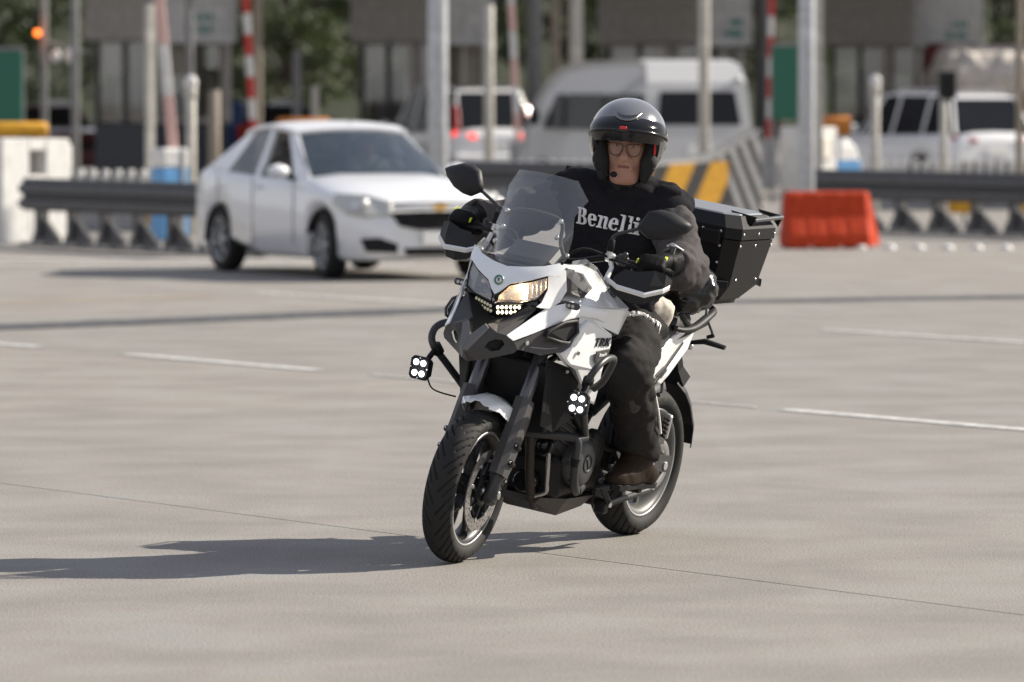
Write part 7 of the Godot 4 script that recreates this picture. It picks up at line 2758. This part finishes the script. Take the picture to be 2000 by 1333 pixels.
func build_tree(label: String, x: float, z: float, h: float, r: float, seed_: int, kind: int) -> void:
	var c := thing("tree", label, "tree", at(x, 0, z), "trees beyond the toll plaza")
	var rng := RandomNumberGenerator.new()
	rng.seed = seed_
	var s := sh()
	tube(s, smooth_path([[0, 0, 0], [0.1, h * 0.25, 0.05], [-0.05, h * 0.5, 0.1], [0.05, h * 0.85, 0]], 3), [0.26, 0.2, 0.14, 0.05], 10)
	var tips := []
	for k in 11:
		var f := TAU * k / 11 + rng.randf() * 0.5
		var y0 := h * rng.randf_range(0.12, 0.6)
		var tip := Vector3(cos(f) * r * rng.randf_range(0.5, 0.85), y0 + h * rng.randf_range(0.08, 0.3), sin(f) * r * rng.randf_range(0.5, 0.85))
		tube(s, smooth_path([Vector3(0, y0, 0), Vector3(0, y0, 0).lerp(tip, 0.5) + Vector3(0, 0.25, 0), tip], 3), [0.09, 0.06, 0.02], 6)
		tips.append(tip)
	part(c, "trunk", s, M.bark)
	var t := PackedVector3Array()
	for k in 70:
		var a: Vector3 = tips[k % 11] if k < 33 else Vector3.ZERO
		if k >= 33:
			var f := rng.randf() * TAU
			var q := sqrt(rng.randf())
			a = Vector3(cos(f) * r * q, h * rng.randf_range(0.2, 1.0), sin(f) * r * q)
			a.x *= 1.05 - 0.5 * maxf(0.0, a.y / h - 0.5)
			a.z *= 1.05 - 0.5 * maxf(0.0, a.y / h - 0.5)
		var cr := r * rng.randf_range(0.18, 0.34)
		for i in 70:
			var d := Vector3(rng.randfn(), rng.randfn(), rng.randfn()).normalized() * pow(rng.randf(), 0.4) * cr
			var p := a + d * Vector3(1, 0.75, 1)
			if p.y < 0.4: continue
			var u := Vector3(rng.randfn(), rng.randfn(), rng.randfn()).normalized()
			var w := u.cross(Vector3(rng.randfn(), rng.randfn(), rng.randfn())).normalized()
			var L := rng.randf_range(0.09, 0.17)
			t.append_array([p - u * L, p + w * L * 0.5, p + u * L, p - u * L, p + u * L, p - w * L * 0.5])
	s = sh()
	s.add(t, -1, false)
	part(c, "crown", s, M.leaf[kind])

func build_far() -> void:
	# sloping ground beyond
	var s := sh()
	var nz := noise(81, 0.05, 3)
	var rows := []
	for i in 10:
		var row := PackedVector3Array()
		for j in 60:
			var x := -90.0 + 180.0 * j / 59
			var u := i / 9.0
			row.append(Vector3(x, -1.0 + 22.0 * sin(u * PI * 0.5) + nz.get_noise_2d(x, u * 60) * 2.5 * u, -190.0 - 70.0 * u))
		rows.append(row)
	patch(s, rows, 1.0, 1)
	structure("hill", s, M.hill)
	var k := 0
	for q in [[-15.2, -158.0, 7.5, 2.6, 1, "dark tree at the upper left corner"], [-12.2, -166.0, 8.0, 2.8, 1, "dark tree right of the one in the left corner"], [-9.0, -160.0, 7.0, 2.4, 0, "tree behind the leftmost toll booth"], [-6.3, -155.0, 7.5, 2.3, 2, "bright green tree right of the leftmost toll booth"], [-4.2, -168.0, 8.0, 2.6, 1, "dark tree left of the second toll booth"], [-1.2, -165.0, 7.5, 2.6, 1, "tree behind the blue-grey column and the sedan"], [1.8, -162.0, 7.5, 2.5, 0, "tree behind the red and white arm left of the van"], [4.6, -166.0, 8.0, 2.6, 1, "tree behind the passenger van"], [7.6, -160.0, 7.5, 2.5, 2, "tree between the third and the rightmost toll booth"], [11.0, -168.0, 8.0, 2.7, 1, "tree behind the rightmost toll booth"], [14.4, -158.0, 7.5, 2.5, 2, "bright green tree at the upper right corner"]]:
		k += 1
		build_tree(q[5], q[0], q[1], q[2], q[3], 100 + k, q[4])
	booth("toll booth with beige blinds at the upper left", Vector3(-6.6, 0, -100.0), 1.9, 2.4, [1, 0, 0], true)
	booth("toll booth behind the thick blue-grey column", Vector3(-1.4, 0, -104.0), 1.3, 3.2, [1, 0, 2, 0], false)
	booth("toll booth above the passenger van", Vector3(3.66, 0, -108.0), 1.3, 3.6, [2, 0, 0, 2], true)
	booth("toll booth at the upper right above the white car", Vector3(8.16, 0, -112.0), 1.8, 3.2, [0, 2, 1], true)
	# unseen roof over the booths, deepened to throw more shade there
	var c := thing("shade_canopy", "unseen wide flat canopy roof, deepened to shade the row of toll booths", "canopy", Transform3D(Basis(Vector3.UP, atan2(LANE.x, LANE.z)), Vector3(1.5, 0, -112.0)))
	s = sh()
	box(s, Vector3(62.0, 0.9, 23.0), at(6, 6.75, 0), 0.05)
	part(c, "roof_slab", s, M.booth_light)
	for x in [-22.0, -14.0, 16.0, 24.0]:
		s = sh()
		cyl(s, Vector3(x, 0, -3), Vector3(x, 6.3, -3), 0.25, 16)
		part(c, "column", s, M.pole_white)

func extras() -> void:
	rider_materials()
	plaza_materials()
	car_materials()
	M.booth_glass = glass(0.10, 0.10, 0.10, 0.3)
	build_markings()
	build_islands()
	build_far()
	build_van()
	build_suv("white_car", "white car with dark windows and silver roof rails at the right edge", at(6.2, 0, -93.3, 208.0), M.suv_white, 1.74)
	build_suv("white_car", "white car with lit red brake lights between sedan and van", at(-1.71, 0, -101.6, 203.0), M.suv_white, 1.84, true)
	build_suv("dark_red_car", "dark red car in the shade at the left edge", at(-8.6, 0, -107.0, 25.0), M.dark_red, 1.50)
	build_suv("dark_car", "dark car behind the white sedan's roof", at(-4.3, 0, -112.0, 25.0), M.dark_blue, 1.50)
	build_truck()
	build_sedan()
	build_rider()
	build_bag()
